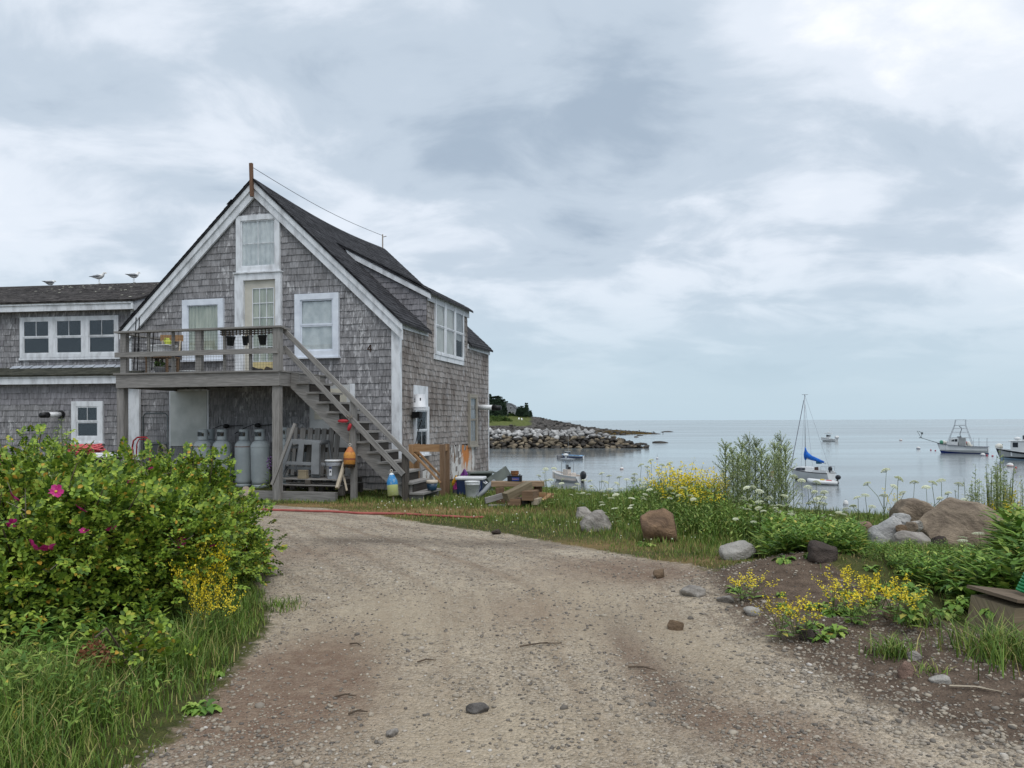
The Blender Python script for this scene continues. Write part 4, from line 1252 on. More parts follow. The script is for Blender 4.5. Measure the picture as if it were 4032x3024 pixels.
# vent pipe at the far end of the side wall
vb, vz = sf(1886, 1603, HWD + 0.05)
m = MB(); m.cyl((HWD + 0.01, vb, vz), (HWD + 0.50, vb - 0.05, vz - 0.02), 0.075, n=16); vp = m.build('vent_pipe', M('white_plastic', (224, 226, 228), None, 4, 0.4), house, True)
m = MB(); m.cyl((HWD + 0.47, vb - 0.047, vz - 0.019), (HWD + 0.72, vb - 0.07, vz - 0.03), 0.082, 0.07, n=16); m.build('pipe_end', M('black_plastic', (26, 26, 28), (18, 18, 20), 4, 0.5), vp, True)
# ridge posts and wire
m = MB(); zt = ZA
m.beam((0.0, -0.17, zt - 0.42), (-0.02, -0.17, zt + 0.32), 0.07, 0.06, (0, 1, 0)); m.build('ridge_post', wood('rust_stained_post', (132, 102, 82), (92, 70, 58), 0.1), house)
zf = roofz(0, HLEN)
m = MB(); m.cyl((0, HLEN, zf - 0.2), (0, HLEN, zf + 0.42), 0.025, 0.02, 8); m.cyl((-0.02, HLEN, zf + 0.33), (0.12, HLEN + 0.02, zf + 0.36), 0.012, n=6); m.build('ridge_post', M('pale_metal_post', (170, 160, 150), None, 5, 0.6), house)
m = MB(); m.tube([(-0.02 + 0.02 * t, -0.17 + (HLEN + 0.17) * t, zt + 0.25 + (zf + 0.38 - zt - 0.25) * t - 0.12 * math.sin(math.pi * t)) for t in [i / 14 for i in range(15)]], 0.007, 5); m.build('wire', M('grey_wire', (120, 122, 126), None, 5, 0.6), house)

# ================================================================== the long wing on the left
PW = R(8.0); CW, SW = math.cos(PW), math.sin(PW)
p = at(548, 1700, 17.9); WO = Vector((p.x, p.y, 0))
def wf(u, v, b=0.0):
    x, dz = ray(u, v)
    y = ((WO.x * SW + WO.y * CW) + b) / (x * SW + CW)
    return (x * y - WO.x) * CW - (y - WO.y) * SW, CZ + dz * y
wing = thing('shingled_wing', 'long grey shingled building with lichened roof adjoining the gable house', 'building', WO, -PW)
UB = 0.62; WL = -9.0
wpt0 = lambda s, z, n=0.0: (s, -n, z)
wpt1 = lambda s, z, n=0.0: (s, UB - n, z)
def wrect(u0, v0, u1, v1, b):
    um, vm = (u0 + u1) / 2, (v0 + v1) / 2
    return wf(u0, vm, b)[0], wf(um, v1, b)[1], wf(u1, vm, b)[0], wf(um, v0, b)[1]
zl1 = wf(300, 1478)[1]            # top of the lower fascia
zl0 = wf(300, 1512)[1]
zs1 = wf(300, 1446, UB)[1]        # flashing under the upper wall
zu0 = wf(300, 1222, UB - 0.25)[1]; zu1 = wf(300, 1188, UB - 0.25)[1]
AU = wf(541, 1300, UB)[0]         # right end of the upper wall
RB = 3.1; zr = wf(400, 1118, RB)[1]
m = MB()
m.box(WL, 0.0, -0.2, -0.001, 0.15, zl0 + 0.1); m.box(WL, UB, zl0, AU - 0.001, UB + 0.15, zu1)
m.prism([(AU - 0.15, UB, 0), (AU - 0.15, RB * 2 - UB, 0), (AU - 0.15, RB * 2 - UB, zu1 - 0.1), (AU - 0.15, RB, zr - 0.1), (AU - 0.15, UB, zu1 - 0.1)], (1, 0, 0), 0, 0.149)
m.box(-0.15, 0.15, -0.2, -0.002, UB + 0.1, zl0 + 0.1)
m.build('wall', CORE, wing)
W3 = wrect(85, 1247, 472, 1407, UB); W1 = wrect(289, 1580, 412, 1742, 0.0)
wl = courses([(WL, 0.05), (-0.24, 0.05), (-0.24, zl0 + 0.05), (WL, zl0 + 0.05)], [W1], 0.137, 0.09, 0.19, 31, rag=0.004)
wu = courses([(WL, zs1), (AU - 0.15, zs1), (AU - 0.15, zu0 + 0.05), (WL, zu0 + 0.05)], [W3], 0.137, 0.09, 0.19, 32, rag=0.004)
vis = lambda lst, pt: [x for x in lst if x[0][0][0] > -4.4]
vl = [x for x in wl if x[0][0][0] > -4.2 and x[1] and x[0][0][1] > 0.9]; vu = [x for x in wu if x[0][0][0] > -4.2 and x[1]]
selL = vl[:150]; selU = vu[:150]
keepL = set(id(x) for x in selL); keepU = set(id(x) for x in selU)
lay(wing, selL, wpt0, SH_WING, 150, US, None, 'lower_shingle_courses')
lay(wing, [x for x in wl if id(x) not in keepL], wpt0, SH_WING, 0, name='lower_shingle_courses')
lay(wing, selU, wpt1, SH_WING, 150, US, None, 'upper_shingle_courses')
lay(wing, [x for x in wu if id(x) not in keepU], wpt1, SH_WING, 0, name='upper_shingle_courses')
ept = lambda s, z, n=0.0: (AU + n, s, z)
lay(wing, courses([(UB + 0.1, zl0), (RB, zl0), (RB, zr - 0.2), (UB + 0.1, zu0 - 0.05)], [], 0.137, 0.09, 0.19, 33), ept, SH_WING, 0, name='end_shingle_courses')
m = MB(); m.box(-0.25, -0.028, 0.0, 0.0, -0.001, zl0 + 0.02); m.box(0.001, -0.028, 0.0, 0.02, 0.04, zl0 + 0.02); m.build('corner_board', WHITE, wing)
m = MB(); m.box(AU - 0.16, UB - 0.03, zs1 - 0.3, AU, UB - 0.001, zu0 + 0.02); m.box(AU + 0.001, UB - 0.03, zs1 - 0.3, AU + 0.025, UB + 0.12, zu0 + 0.02); m.build('corner_board', WHITE, wing)
m = MB(); m.box(WL, -0.19, zl0 - 0.005, 0.06, -0.15, zl1 - 0.06); m.box(WL, -0.215, zl1 - 0.058, 0.07, -0.15, zl1 - 0.002); m.box(WL, -0.149, zl0 + 0.02, 0.02, 0.0, zl0 + 0.05); m.build('lower_fascia', WHITE, wing)
def wslab(a0, a1, bA, zA, bB, zB, th, name, mat, seed, step=0.14):
    d = math.hypot(bB - bA, zB - zA); ub, uz = (bB - bA) / d, (zB - zA) / d; nb, nz_ = -uz, ub
    m = MB(); m.prism([(a0, bA, zA), (a0, bB, zB), (a0, bB - nb * th, zB - nz_ * th), (a0, bA - nb * th, zA - nz_ * th)], (1, 0, 0), 0, a1 - a0)
    o = m.build(name, mat, wing); rr = random.Random(seed); tb = MB(); r = 0
    while r * step < d - 0.02:
        x = a0 - rr.random() * 0.3
        while x < a1:
            w = rr.uniform(0.24, 0.34); x0, x1 = max(x, a0), min(x + w - 0.008, a1); x += w
            if x1 - x0 < 0.03: continue
            s0, s1 = r * step, min((r + 1) * step + 0.02, d); t = rr.uniform(0.007, 0.015)
            P = lambda xx, s, n: (xx, bA + ub * s + nb * n, zA + uz * s + nz_ * n)
            tb.add([P(x0, s0, 0.001), P(x1, s0, 0.001), P(x1, s1, 0.001), P(x0, s1, 0.001), P(x0, s0, t), P(x1, s0, t), P(x1, s1, 0.004), P(x0, s1, 0.004)],
                   [(0, 3, 2, 1), (4, 5, 6, 7), (0, 1, 5, 4), (1, 2, 6, 5), (2, 3, 7, 6), (3, 0, 4, 7)])
        r += 1
    tag(tb.build('roof_shingles', mat, o), kind='stuff')
    return o
wslab(WL, 0.10, -0.25, zl1 + 0.0, UB - 0.005, zs1, 0.03, 'skirt_roof', M('mossy_asphalt_shingle', (72, 72, 62), (44, 46, 38), 7, 0.95, coord='pos', isl=0.4), 41)
m = MB()
for k in range(22):
    x = wf(62, 1450, UB)[0] + 0.14 * k
    if x < AU - 0.1: m.obox((x, UB - 0.075, zs1 + 0.012 + 0.006 * (k % 2)), (0.072, 0, 0.007), (0, 0.05, 0.035), (0, -0.001, 0.0015))
m.build('metal_flashing', M('galvanised_flashing', (190, 196, 204), (160, 166, 174), 8, 0.5, 0.1), wing)
m = MB(); m.box(WL, UB - 0.26, zu0, AU + 0.05, UB - 0.22, zu1 - 0.07); m.box(WL, UB - 0.29, zu1 - 0.068, AU + 0.08, UB - 0.22, zu1 + 0.0); m.box(WL, UB - 0.22, zu0 + 0.03, AU + 0.02, UB, zu0 + 0.06); m.build('upper_fascia', WHITE, wing)
wslab(WL, AU + 0.12, UB - 0.32, zu1 + 0.01, RB, zr, 0.04, 'roof', ASPH_W, 42)
m = MB(); m.prism([(WL, RB, zr + 0.0), (WL, RB * 2 - UB, zu1 + 0.05), (WL, RB * 2 - UB, zu1), (WL, RB, zr - 0.05)], (1, 0, 0), 0, AU + 0.12 - WL); m.build('roof', ASPH_W, wing)
tz = lambda b: zu1 + (zr - zu1) * (b - (UB - 0.32)) / (RB - UB + 0.32)
m = MB(); m.prism([(AU + 0.03, UB - 0.29, tz(UB - 0.29) - 0.04), (AU + 0.03, RB, tz(RB) - 0.04), (AU + 0.03, RB, tz(RB) - 0.22), (AU + 0.03, UB + 0.12, tz(UB + 0.1) - 0.22), (AU + 0.03, UB - 0.08, zu0 - 0.05), (AU + 0.03, UB - 0.29, zu0)], (1, 0, 0), 0, 0.045); m.build('rake_board', WHITE, wing)
th3 = (W3[2] - W3[0])
m = MB()
cuts = [wf(u, 1330, UB)[0] for u in (85, 214, 342, 472)]
for k in range(3):
    window(wing, wpt1, cuts[k] + 0.001, W3[1], cuts[k + 1] - 0.001, W3[3], 0.085, [(1, 1), (2, 1)], trim=WHITE, deep=0.035 + 0.002 * (k % 2), sashw=0.03, sill=False)
m = MB(); fbox(m, wpt1, W3[0] - 0.03, W3[1] - 0.06, 0.003, W3[2] + 0.03, W3[1] - 0.002, 0.06); m.build('window_sill', WHITE, wing)
window(wing, wpt0, *W1, 0.12, [(1, 1), (2, 1)], trim=WHITE, deep=0.045, sashw=0.035)
va, vz = wf(246, 1632)
m = MB(); m.cyl((va, -0.02, vz), (va, -0.09, vz), 0.085, n=16); vp = m.build('vent_flange', M('black_plastic', (26, 26, 28), (18, 18, 20), 4, 0.5), wing)
m = MB(); m.cyl((va, -0.05, vz), (va - 0.05, -0.42, vz - 0.015), 0.06, n=14); m.build('vent_pipe', M('white_plastic', (224, 226, 228)), vp, True)
m = MB(); m.cyl((va - 0.048, -0.40, vz - 0.014), (va - 0.07, -0.60, vz - 0.022), 0.068, 0.06, n=14); m.build('pipe_end', MATS['black_plastic'], vp, True)
# pale lichen and droppings on the wing roof
rr = random.Random(77); m = MB()
for k in range(90):
    a = rr.uniform(-4.3, 0.4) ; t = rr.betavariate(2.5, 1.4)
    b = UB - 0.32 + (RB - UB + 0.32) * t; z = zu1 + 0.01 + (zr - zu1 - 0.01) * t + 0.019
    r = rr.uniform(0.012, 0.05); sl_ = (zr - zu1) / (RB - UB + 0.32)
    m.add([(a + r * math.cos(q) * rr.uniform(0.6, 1.2), b + 0.8 * r * math.sin(q), z + 0.8 * r * math.sin(q) * sl_) for q in [i * 1.0472 for i in range(6)]], [(0, 1, 2, 3, 4, 5)])
tag(m.build('lichen_spots', M('pale_lichen', (186, 186, 172), (150, 150, 134), 20, 0.95), wing), kind='stuff')
# ================================================================== deck
class Local:
    """collects parts drawn in house coordinates under a thing standing at (a0, b0, z0)"""
    def __init__(s, name, label, cat, a0, b0, z0=0.0, group=None):
        s.t = hthing(name, label, cat, a0, b0, z0, 0.0, group); s.off = (-a0, -b0, -z0)
    def part(s, m, name, mat, smooth=False, parent=None, bev=0.0):
        return m.build(name, mat, parent or s.t, smooth, s.off if parent is None else (0, 0, 0), bev=bev)
DB = -1.9
DA0 = hf(456, 1490, DB)[0]; DA1 = hf(1099, 1485, DB)[0]
DZ = 2.55
ZR = 3.40; ZM = 2.93
D = Local('wooden_deck', 'raised grey wooden deck on posts against the gable front', 'deck', (DA0 + DA1) / 2, DB)
m = MB(); m.box(DA0, DB, DZ - 0.30, DA1, DB + 0.045, DZ - 0.03); D.part(m, 'rim_board', GREYWOOD)
m = MB(); m.box(DA1 - 0.045, DB + 0.046, DZ - 0.30, DA1 + 0.0, -0.02, DZ - 0.031); D.part(m, 'rim_board', GREYWOOD)
m = MB(); m.box(DA0, DB + 0.046, DZ - 0.30, DA0 + 0.045, -0.02, DZ - 0.031); D.part(m, 'rim_board', GREYWOOD)
nb = 13
for k in range(nb):
    b0 = DB - 0.04 + (abs(DB) + 0.02) * k / nb; b1 = b0 + (abs(DB) + 0.02) / nb - 0.006
    m = MB(); m.box(DA0 - 0.03, b0, DZ - 0.029, DA1 + 0.02, b1, DZ + rnd.uniform(0, 0.003)); D.part(m, 'deck_board', GREYWOOD)
for k in range(8):
    a = DA0 + 0.3 + (DA1 - DA0 - 0.5) * k / 7
    m = MB(); m.box(a - 0.02, DB + 0.047, DZ - 0.24, a + 0.02, -0.02, DZ - 0.0301); D.part(m, 'joist', DARKWOOD)
pl0, pl1 = hf(467, 1600, DB + 0.1)[0], hf(493, 1600, DB + 0.1)[0]; pr0, pr1 = hf(1077, 1600, DB + 0.1)[0], hf(1104, 1600, DB + 0.1)[0]
for a0, a1 in ((pl0, pl1), (pr0, pr1)):
    m = MB(); m.beam(((a0 + a1) / 2, DB + 0.115, -0.05), ((a0 + a1) / 2, DB + 0.115, DZ - 0.301), a1 - a0, 0.13, (0, 1, 0)); D.part(m, 'post', GREYWOOD)
def rpost(a, w, b=DB + 0.07, z1=ZR - 0.02, d=0.1):
    m = MB(); m.beam((a, b, DZ + 0.004), (a, b, z1), w, d, (0, 1, 0)); D.part(m, 'rail_post', GREYWOOD)
rpost(hf(481, 1400, DB)[0], 0.13); rpost(hf(777, 1380, DB)[0], 0.13); rpost(hf(1090, 1380, DB)[0] - 0.02, 0.15, d=0.13)
for u in (576, 673, 876, 979):
    rpost(hf(u, 1380, DB)[0], 0.055, d=0.04)
m = MB(); m.beam((DA0 - 0.02, DB + 0.05, ZR), (DA1 + 0.06, DB + 0.05, ZR), 0.17, 0.036); D.part(m, 'top_rail', GREYWOOD)
m = MB(); m.beam((DA0 - 0.01, DB - 0.005, ZM), (DA1 - 0.02, DB - 0.005, ZM), 0.036, 0.10); D.part(m, 'middle_rail', GREYWOOD)
for a in (DA0 + 0.06,):
    m = MB(); m.beam((a, DB + 0.14, ZR - 0.012), (a, -0.1, ZR - 0.012), 0.13, 0.035); D.part(m, 'top_rail', GREYWOOD)
    m = MB(); m.beam((a, DB + 0.14, ZM), (a, -0.1, ZM), 0.036, 0.09); D.part(m, 'middle_rail', GREYWOOD)
    m = MB(); m.beam((a, -0.12, DZ + 0.004), (a, -0.12, ZR), 0.09, 0.09, (0, 1, 0)); D.part(m, 'rail_post', GREYWOOD)
ab = DA1 - 0.05
m = MB(); m.beam((ab, DB + 0.14, ZR - 0.012), (ab, DB + 0.42, ZR - 0.012), 0.13, 0.035); D.part(m, 'top_rail', GREYWOOD)
m = MB(); m.beam((ab, DB + 0.12, ZM), (ab, DB + 0.42, ZM), 0.036, 0.09); D.part(m, 'middle_rail', GREYWOOD)
# wire mesh
m = MB()
z = DZ + 0.05
while z < ZR - 0.06:
    m.tube([(DA0 + 0.1, DB + 0.02, z), (DA1 - 0.12, DB + 0.02, z)], 0.0022, 3, False); z += 0.062
a = DA0 + 0.12
while a < DA1 - 0.12:
    m.tube([(a, DB + 0.022, DZ + 0.01), (a, DB + 0.022, ZR - 0.03)], 0.0022, 3, False); a += 0.062
z = DZ + 0.05
while z < ZR - 0.06:
    m.tube([(DA0 + 0.06, DB + 0.1, z), (DA0 + 0.06, -0.15, z)], 0.0022, 3, False); z += 0.062
b = DB + 0.12
while b < -0.15:
    m.tube([(DA0 + 0.062, b, DZ + 0.01), (DA0 + 0.062, b, ZR - 0.03)], 0.0022, 3, False); b += 0.062
D.part(m, 'wire_mesh', M('dark_wire', (70, 70, 70), (50, 50, 50), 5, 0.6, 0.5))
# lattice strip under the top rail
la0, la1 = hf(862, 1300, DB)[0], hf(1076, 1300, DB)[0]; lz0, lz1 = hf(970, 1316, DB)[1], ZR - 0.02
for k in range(3):
    z = lz0 + (lz1 - lz0) * (k + 0.5) / 3
    m = MB(); m.box(la0, DB + 0.034, z - 0.012, la1, DB + 0.042, z + 0.012); D.part(m, 'lattice_slat', DARKWOOD)
n = 15
for k in range(n):
    a = la0 + (la1 - la0) * (k + 0.5) / n
    m = MB(); m.box(a - 0.014, DB + 0.043, lz0 - 0.01, a + 0.014, DB + 0.05, lz1 - 0.003); D.part(m, 'lattice_slat', BROWNWOOD)

# ------------------------------------------------------------------ stairs
RISER_SHADE = wood('shade_dark_riser_wood', (70, 65, 60), (42, 39, 36), 0.2)  # near-black colour paints in the shade of the open risers
SB0, SB1 = -1.5, -0.55
S = Local('wooden_stairs', 'weathered open wooden stairs with handrails leading down from the deck', 'stairs', 3.2, -1.0)
TA0 = hf(1170, 1505, SB0)[0]; TA1 = hf(1616, 1955, SB0)[0]; DA = (TA1 - TA0) / 11.0
RISE = 0.196
tz_ = lambda i: DZ - 0.02 - RISE * i
for i in range(1, 13):
    a = TA0 + DA * (i - 1)
    m = MB(); m.obox((a + 0.135, (SB0 + SB1) / 2, tz_(i) - 0.02), (0.145, 0, 0), (0, (SB1 - SB0) / 2 + 0.04, rnd.uniform(-0.004, 0.004)), (0, 0, 0.02)); S.part(m, 'tread', GREYWOOD)
    m = MB(); m.box(a + 0.245, SB0 + 0.05, tz_(i) - RISE + 0.002, a + 0.262, SB1 - 0.05, tz_(i) - 0.042)
    if i < 12: S.part(m, 'shade_riser', RISER_SHADE)  # dark board fills the open gap as painted shade
def stringer(b):
    top, bot = [], []
    pts = [(DA1 + 0.002, DZ - 0.03)]
    for i in range(1, 13):
        a = TA0 + DA * (i - 1) + 0.02
        pts += [(a, tz_(i - 1) - 0.042), (a, tz_(i) - 0.042)]
    pts += [(TA1 + 0.25, tz_(12) - 0.042), (TA1 + 0.25, 0.0), (TA1 - 0.1, 0.0), (DA1 + 0.002, DZ - 0.33)]
    m = MB(); m.prism([(x, b, z) for x, z in pts], (0, 1, 0), -0.02, 0.02)
    S.part(m, 'stringer', GREYWOOD)
stringer(SB0 + 0.05); stringer(SB1 - 0.06)
npost = Vector((hf(1599, 1800, SB0)[0], SB0 - 0.035, 0)); mp = Vector((hf(1396, 1750, SB0)[0], SB0 - 0.035, 0))
h0, h1 = hf(1116, 1296, SB0 - 0.08), hf(1637, 1820, SB0 - 0.08); g0_, g1_ = hf(1120, 1368, SB0 - 0.08), hf(1590, 1868, SB0 - 0.08)
m = MB(); m.beam((h0[0], SB0 - 0.1, h0[1]), (h1[0], SB0 - 0.1, h1[1]), 0.045, 0.10); S.part(m, 'handrail', GREYWOOD, bev=0.008)
m = MB(); m.beam((g0_[0], SB0 - 0.1, g0_[1]), (g1_[0], SB0 - 0.1, g1_[1]), 0.04, 0.10); S.part(m, 'lower_rail', GREYWOOD)
m = MB(); m.box(npost.x - 0.06, npost.y - 0.04, 0.0, npost.x + 0.06, npost.y + 0.05, hf(1598, 1785, SB0)[1]); S.part(m, 'newel_post', DARKWOOD)
m = MB(); m.box(mp.x - 0.055, mp.y - 0.04, tz_(8) - 1.0, mp.x + 0.055, mp.y + 0.05, hf(1396, 1575, SB0)[1]); S.part(m, 'newel_post', GREYWOOD)

# ------------------------------------------------------------------ things on the deck
BLK = M('black_rubber', (30, 30, 32), (20, 20, 22), 6, 0.7)
def pot(u, v, r, h, lab, b=DB + 0.10, tilt=0.0):
    a, z = hf(u, v, b)
    t = hthing('hanging_pot', lab, 'pot', a, b, z - h / 2, 0, 'black pots hanging under the deck lattice')
    m = MB(); m.lathe([(r * 0.70, 0), (r * 0.98, h * 0.88), (r * 1.06, h * 0.88), (r * 1.06, h), (r * 0.96, h), (r * 0.9, h * 0.9), (r * 0.62, 0.02)], 18)
    m.build('pot_shell', M('black_nursery_pot', (46, 50, 52), (34, 37, 39), 8, 0.55), t, True, rot=(0, tilt, 0))
    m = MB(); m.tube([(0, 0, h), (0, 0.01, h + 0.07)], 0.006, 5); m.tube([(-r, 0, h), (0, 0, h + 0.05), (r, 0, h)], 0.004, 4); m.build('hanger', BLK, t)
pot(907, 1343, 0.085, 0.19, 'black nursery pot hanging from the deck lattice above the bare floor, leftward tilted', tilt=0.08)
pot(966, 1342, 0.062, 0.18, 'narrow black nursery pot hanging in front of a smaller one', tilt=0.0)
pot(984, 1336, 0.055, 0.15, 'small black nursery pot half hidden behind the narrow hanging pot', b=DB + 0.26)
pot(1035, 1339, 0.085, 0.19, 'black nursery pot hanging next to the corner post of the deck', tilt=-0.06)
# chairs
def chair(a, b, turn, label, back, seatm, slats=4):
    t = hthing('wooden_chair', label, 'chair', a, b, DZ + 0.004, turn)
    m = MB(); m.box(-0.21, -0.2, 0.42, 0.21, 0.2, 0.455); m.build('seat', seatm, t)
    for sx in (-0.18, 0.18):
        m = MB(); m.beam((sx, -0.17, 0), (sx, -0.17, 0.419), 0.035, 0.035); m.build('leg', DARKWOOD, t)
        m = MB(); m.beam((sx, 0.22, 0), (sx, 0.2, 0.419), 0.035, 0.035); m.build('leg', DARKWOOD, t)
        m = MB(); m.beam((sx, 0.185, 0.456), (sx * 1.05, 0.27, 0.78), 0.03, 0.03); m.build('back_post', PALEWOOD, t)
    m = MB(); m.beam((-0.24, 0.28, 0.84), (0.24, 0.28, 0.84), 0.025, 0.14); m.build('back_rail', back, t)
    m = MB(); m.beam((-0.18, 0.0, 0.2), (0.18, 0.0, 0.2), 0.02, 0.02); m.build('stretcher', DARKWOOD, t)
chair(hf(672, 1350, -0.85)[0], -0.95, 0.35, 'wooden chair with a tan back board and dark blue seat pad on the deck', TANWOOD, M('navy_seat_pad', (44, 56, 84), None, 6, 0.9))
# small table with white tub, flower pot and green bottle
ta, tb_ = hf(636, 1400, -1.2)[0], -1.15
t = hthing('side_table', 'small wooden table on the deck holding a white tub', 'table', ta, tb_, DZ + 0.004)
m = MB(); m.box(-0.30, -0.2, 0.36, 0.26, 0.2, 0.39); m.build('table_top', BROWNWOOD, t)
for sx in (-0.27, 0.23):
    for sy in (-0.17, 0.17):
        m = MB(); m.beam((sx, sy, 0), (sx, sy, 0.359), 0.04, 0.04); m.build('leg', BROWNWOOD, t)
t = hthing('storage_tub', 'white plastic tub standing on the small deck table', 'tub', ta - 0.02, tb_, DZ + 0.396)
m = MB(); m.lathe([(0.17, 0), (0.22, 0.2), (0.235, 0.2), (0.235, 0.225), (0.2, 0.225), (0.17, 0.03)], 4, sx=1.2, sy=0.8, Rm=Matrix.Rotation(math.pi / 4, 3, 'Z')); m.build('tub_body', M('white_plastic', (224, 226, 228)), t)
m = MB(); m.box(-0.25, -0.17, 0.226, 0.25, 0.17, 0.245); m.build('lid', M('white_plastic', (224, 226, 228)), t)
t = hthing('watering_can', 'yellow-green jug on top of the white tub on the deck', 'jug', ta + 0.12, tb_, DZ + 0.642)
YG = M('yellow_green_plastic', (190, 196, 84), (160, 170, 60), 5, 0.5)
m = MB(); m.lathe([(0.05, 0), (0.07, 0.03), (0.07, 0.09), (0.03, 0.13), (0.03, 0.15)], 14); m.build('jug_body', YG, t, True)
m = MB(); m.tube([(-0.06, 0, 0.04), (-0.10, 0, 0.09), (-0.07, 0, 0.15), (-0.03, 0, 0.14)], 0.01, 6); m.build('handle', YG, t)
t = hthing('planter', 'grey planter with a low green plant under the deck table', 'planter', ta + 0.02, tb_ - 0.1, DZ + 0.004)
m = MB(); m.lathe([(0.1, 0), (0.14, 0.14), (0.15, 0.16), (0.12, 0.155), (0.08, 0.1)], 16); m.build('planter_bowl', M('grey_clay', (150, 150, 152), None, 6, 0.8), t, True)
VV, FF = leaf_clump(3, 160, 0.13, 0.12, 0.14, 0.045)
link('foliage', npmesh('foliage', VV + np.array([0, 0, 0.14]), FF), M('deck_plant_leaf', (86, 116, 44), (56, 84, 28), 8, 0.8, isl=0.4), t)
# black poles leaning at the left end
for k, (u0, v0, u1, v1) in enumerate(((536, 1250, 527, 1455), (549, 1250, 541, 1458), (592, 1302, 583, 1455), (605, 1300, 597, 1458))):
    q0, q1 = hf(u0, v0, DB + 0.15), hf(u1, v1, DB + 0.28)
    t = hthing('black_pole', 'black pole leaning inside the end of the deck rail, topped above it' if k < 2 else 'short black pole standing inside the deck rail below the cap', 'pole', q1[0], DB + 0.28, max(q1[1], DZ + 0.005), 0, 'tall black poles on the deck' if k < 2 else 'short black poles on the deck')
    m = MB(); dz = q0[1] - max(q1[1], DZ + 0.005); da = q0[0] - q1[0]
    m.tube([(0, 0, 0), (da, -0.13, dz)], 0.011, 7); m.build('shaft', BLK, t)
    m = MB(); m.tube([(da * 0.36, -0.047, dz * 0.36), (da * 0.4, -0.052, dz * 0.42)], 0.018, 7); m.build('grip', BLK, t)
# shoes
for k, (u, v, col, lab) in enumerate(((1010, 1448, (60, 58, 58), 'dark work shoe lying near the door on the deck edge'), (1066, 1447, (84, 74, 62), 'brown worn shoe beside the deck corner post'))):
    a, z = hf(u, v, DB + 0.14)
    t = hthing('shoe', lab, 'shoe', a, DB + 0.16, DZ + 0.004, 0.2)
    m = MB(); m.grid(lambda i, j: (-0.13 + 0.26 * i, (0.045 - 0.012 * abs(i - 0.6)) * math.cos(math.pi * j), 0.016 + (0.03 + 0.07 * max(0, 0.55 - i) * 1.4) * math.sin(math.pi * j) * min(1, 6 * i + 0.3, 6 * (1 - i) + 0.3)), 12, 8)
    m.build('upper', M('shoe_%d' % k, col, None, 9, 0.8), t, True)
    m = MB(); m.box(-0.135, -0.045, 0.0, 0.135, 0.045, 0.016); m.build('sole', BLK, t)
t = hthing('white_tray', 'white flat tray leaning on the deck floor under the window', 'tray', hf(738, 1448, -0.7)[0], -0.7, DZ + 0.004)
m = MB(); m.box(-0.16, -0.1, 0, 0.16, 0.1, 0.1); m.box(-0.18, -0.12, 0.1, 0.18, 0.12, 0.115); m.build('tray_body', MATS['white_plastic'], t)

# ================================================================== under the deck
GZ0 = 0.16
TANK = M('pale_grey_gas_cylinder_paint', (172, 180, 182), (148, 156, 159), 2.2, 0.45, bmp=0.05, bscale=12)
RUST = M('rust_ring', (122, 84, 70), (150, 140, 136), 14, 0.8)
def tank(u, v, a=None, b=-0.85, label='', h=1.22, tilt=0.0, rust=False, z=None):
    a = hf(u, v, b)[0]; z = GZ0 if z is None else z
    t = thing('gas_cylinder', label, 'gas cylinder', hw(a, b, z), 0, 'gas cylinders under the deck', rot=(0, tilt, -PHI + rnd.uniform(-0.3, 0.3)))
    r = 0.19
    m = MB(); H = h - 0.20
    prof = [(r * 0.94, 0.07)] + [(r * math.sin(q), 0.07 + 0.10 * (1 - math.cos(q))) for q in (1.25, 1.57)] + [(r, H - 0.16)] + [(r * math.cos(q), H - 0.16 + 0.15 * math.sin(q)) for q in (0.25, 0.5, 0.75, 1.0, 1.25, 1.45)] + [(0.02, H)]
    m.lathe(prof, 24); m.build('cylinder_body', TANK, t, True)
    m = MB(); m.lathe([(r * 0.93, 0), (r * 0.93, 0.09), (r * 0.90, 0.09), (r * 0.90, 0.0)], 24); m.build('foot_ring', TANK, t, True)
    m = MB()
    R0 = 0.105; z0, z1 = H - 0.02, h
    segs = 26
    for k in range(segs):
        q0, q1 = 2 * math.pi * k / segs, 2 * math.pi * (k + 1) / segs
        qm = (q0 + q1) / 2
        slot = abs(math.cos(qm)) > 0.0 and (abs(math.sin(qm) + 1) < 0.35 or abs(math.sin(qm) - 1) < 0.35)
        for (za, zb) in (((z0, z0 + 0.075), (z1 - 0.05, z1)) if slot else ((z0, z1),)):
            vs = [(rr_ * math.cos(q), rr_ * math.sin(q), zz) for rr_ in (R0, R0 - 0.006) for (q, zz) in ((q0, za), (q1, za), (q1, zb), (q0, zb))]
            m.add(vs, [(0, 1, 2, 3), (7, 6, 5, 4), (0, 4, 5, 1), (3, 2, 6, 7)])
    m.build('valve_collar', TANK, t)
    m = MB(); m.cyl((0, 0, H - 0.01), (0, 0, H + 0.09), 0.02, n=10); m.cyl((0, 0, H + 0.09), (0, 0, H + 0.12), 0.035, n=10); m.cyl((0, 0, H + 0.05), (0.07, 0, H + 0.05), 0.014, n=8); m.build('valve', M('dull_valve_metal', (92, 86, 74), None, 5, 0.6, 0.3), t)
    m = MB(); m.lathe([(r * 1.004, H - 0.175), (r * 1.006, H - 0.165), (r * 1.004, H - 0.155)], 24); m.build('weld_ring', RUST if rust else TANK, t, True)
tank(799, 1800, b=-1.0, label='pale grey gas cylinder with a rusty seam in front of the white panel', rust=True)
tank(826, 1790, b=-0.45, label='pale grey gas cylinder standing behind the rusty seamed one by the white panel')
tank(874, 1800, b=-0.95, label='widest looking pale grey gas cylinder behind the tip of the rose bush')
tank(961, 1800, b=-0.85, label='pale grey gas cylinder with a rusty seam and a blue tag', rust=True)
tank(1027, 1800, b=-0.95, label='clean pale grey gas cylinder leaning slightly next to the deck post', tilt=-0.02)
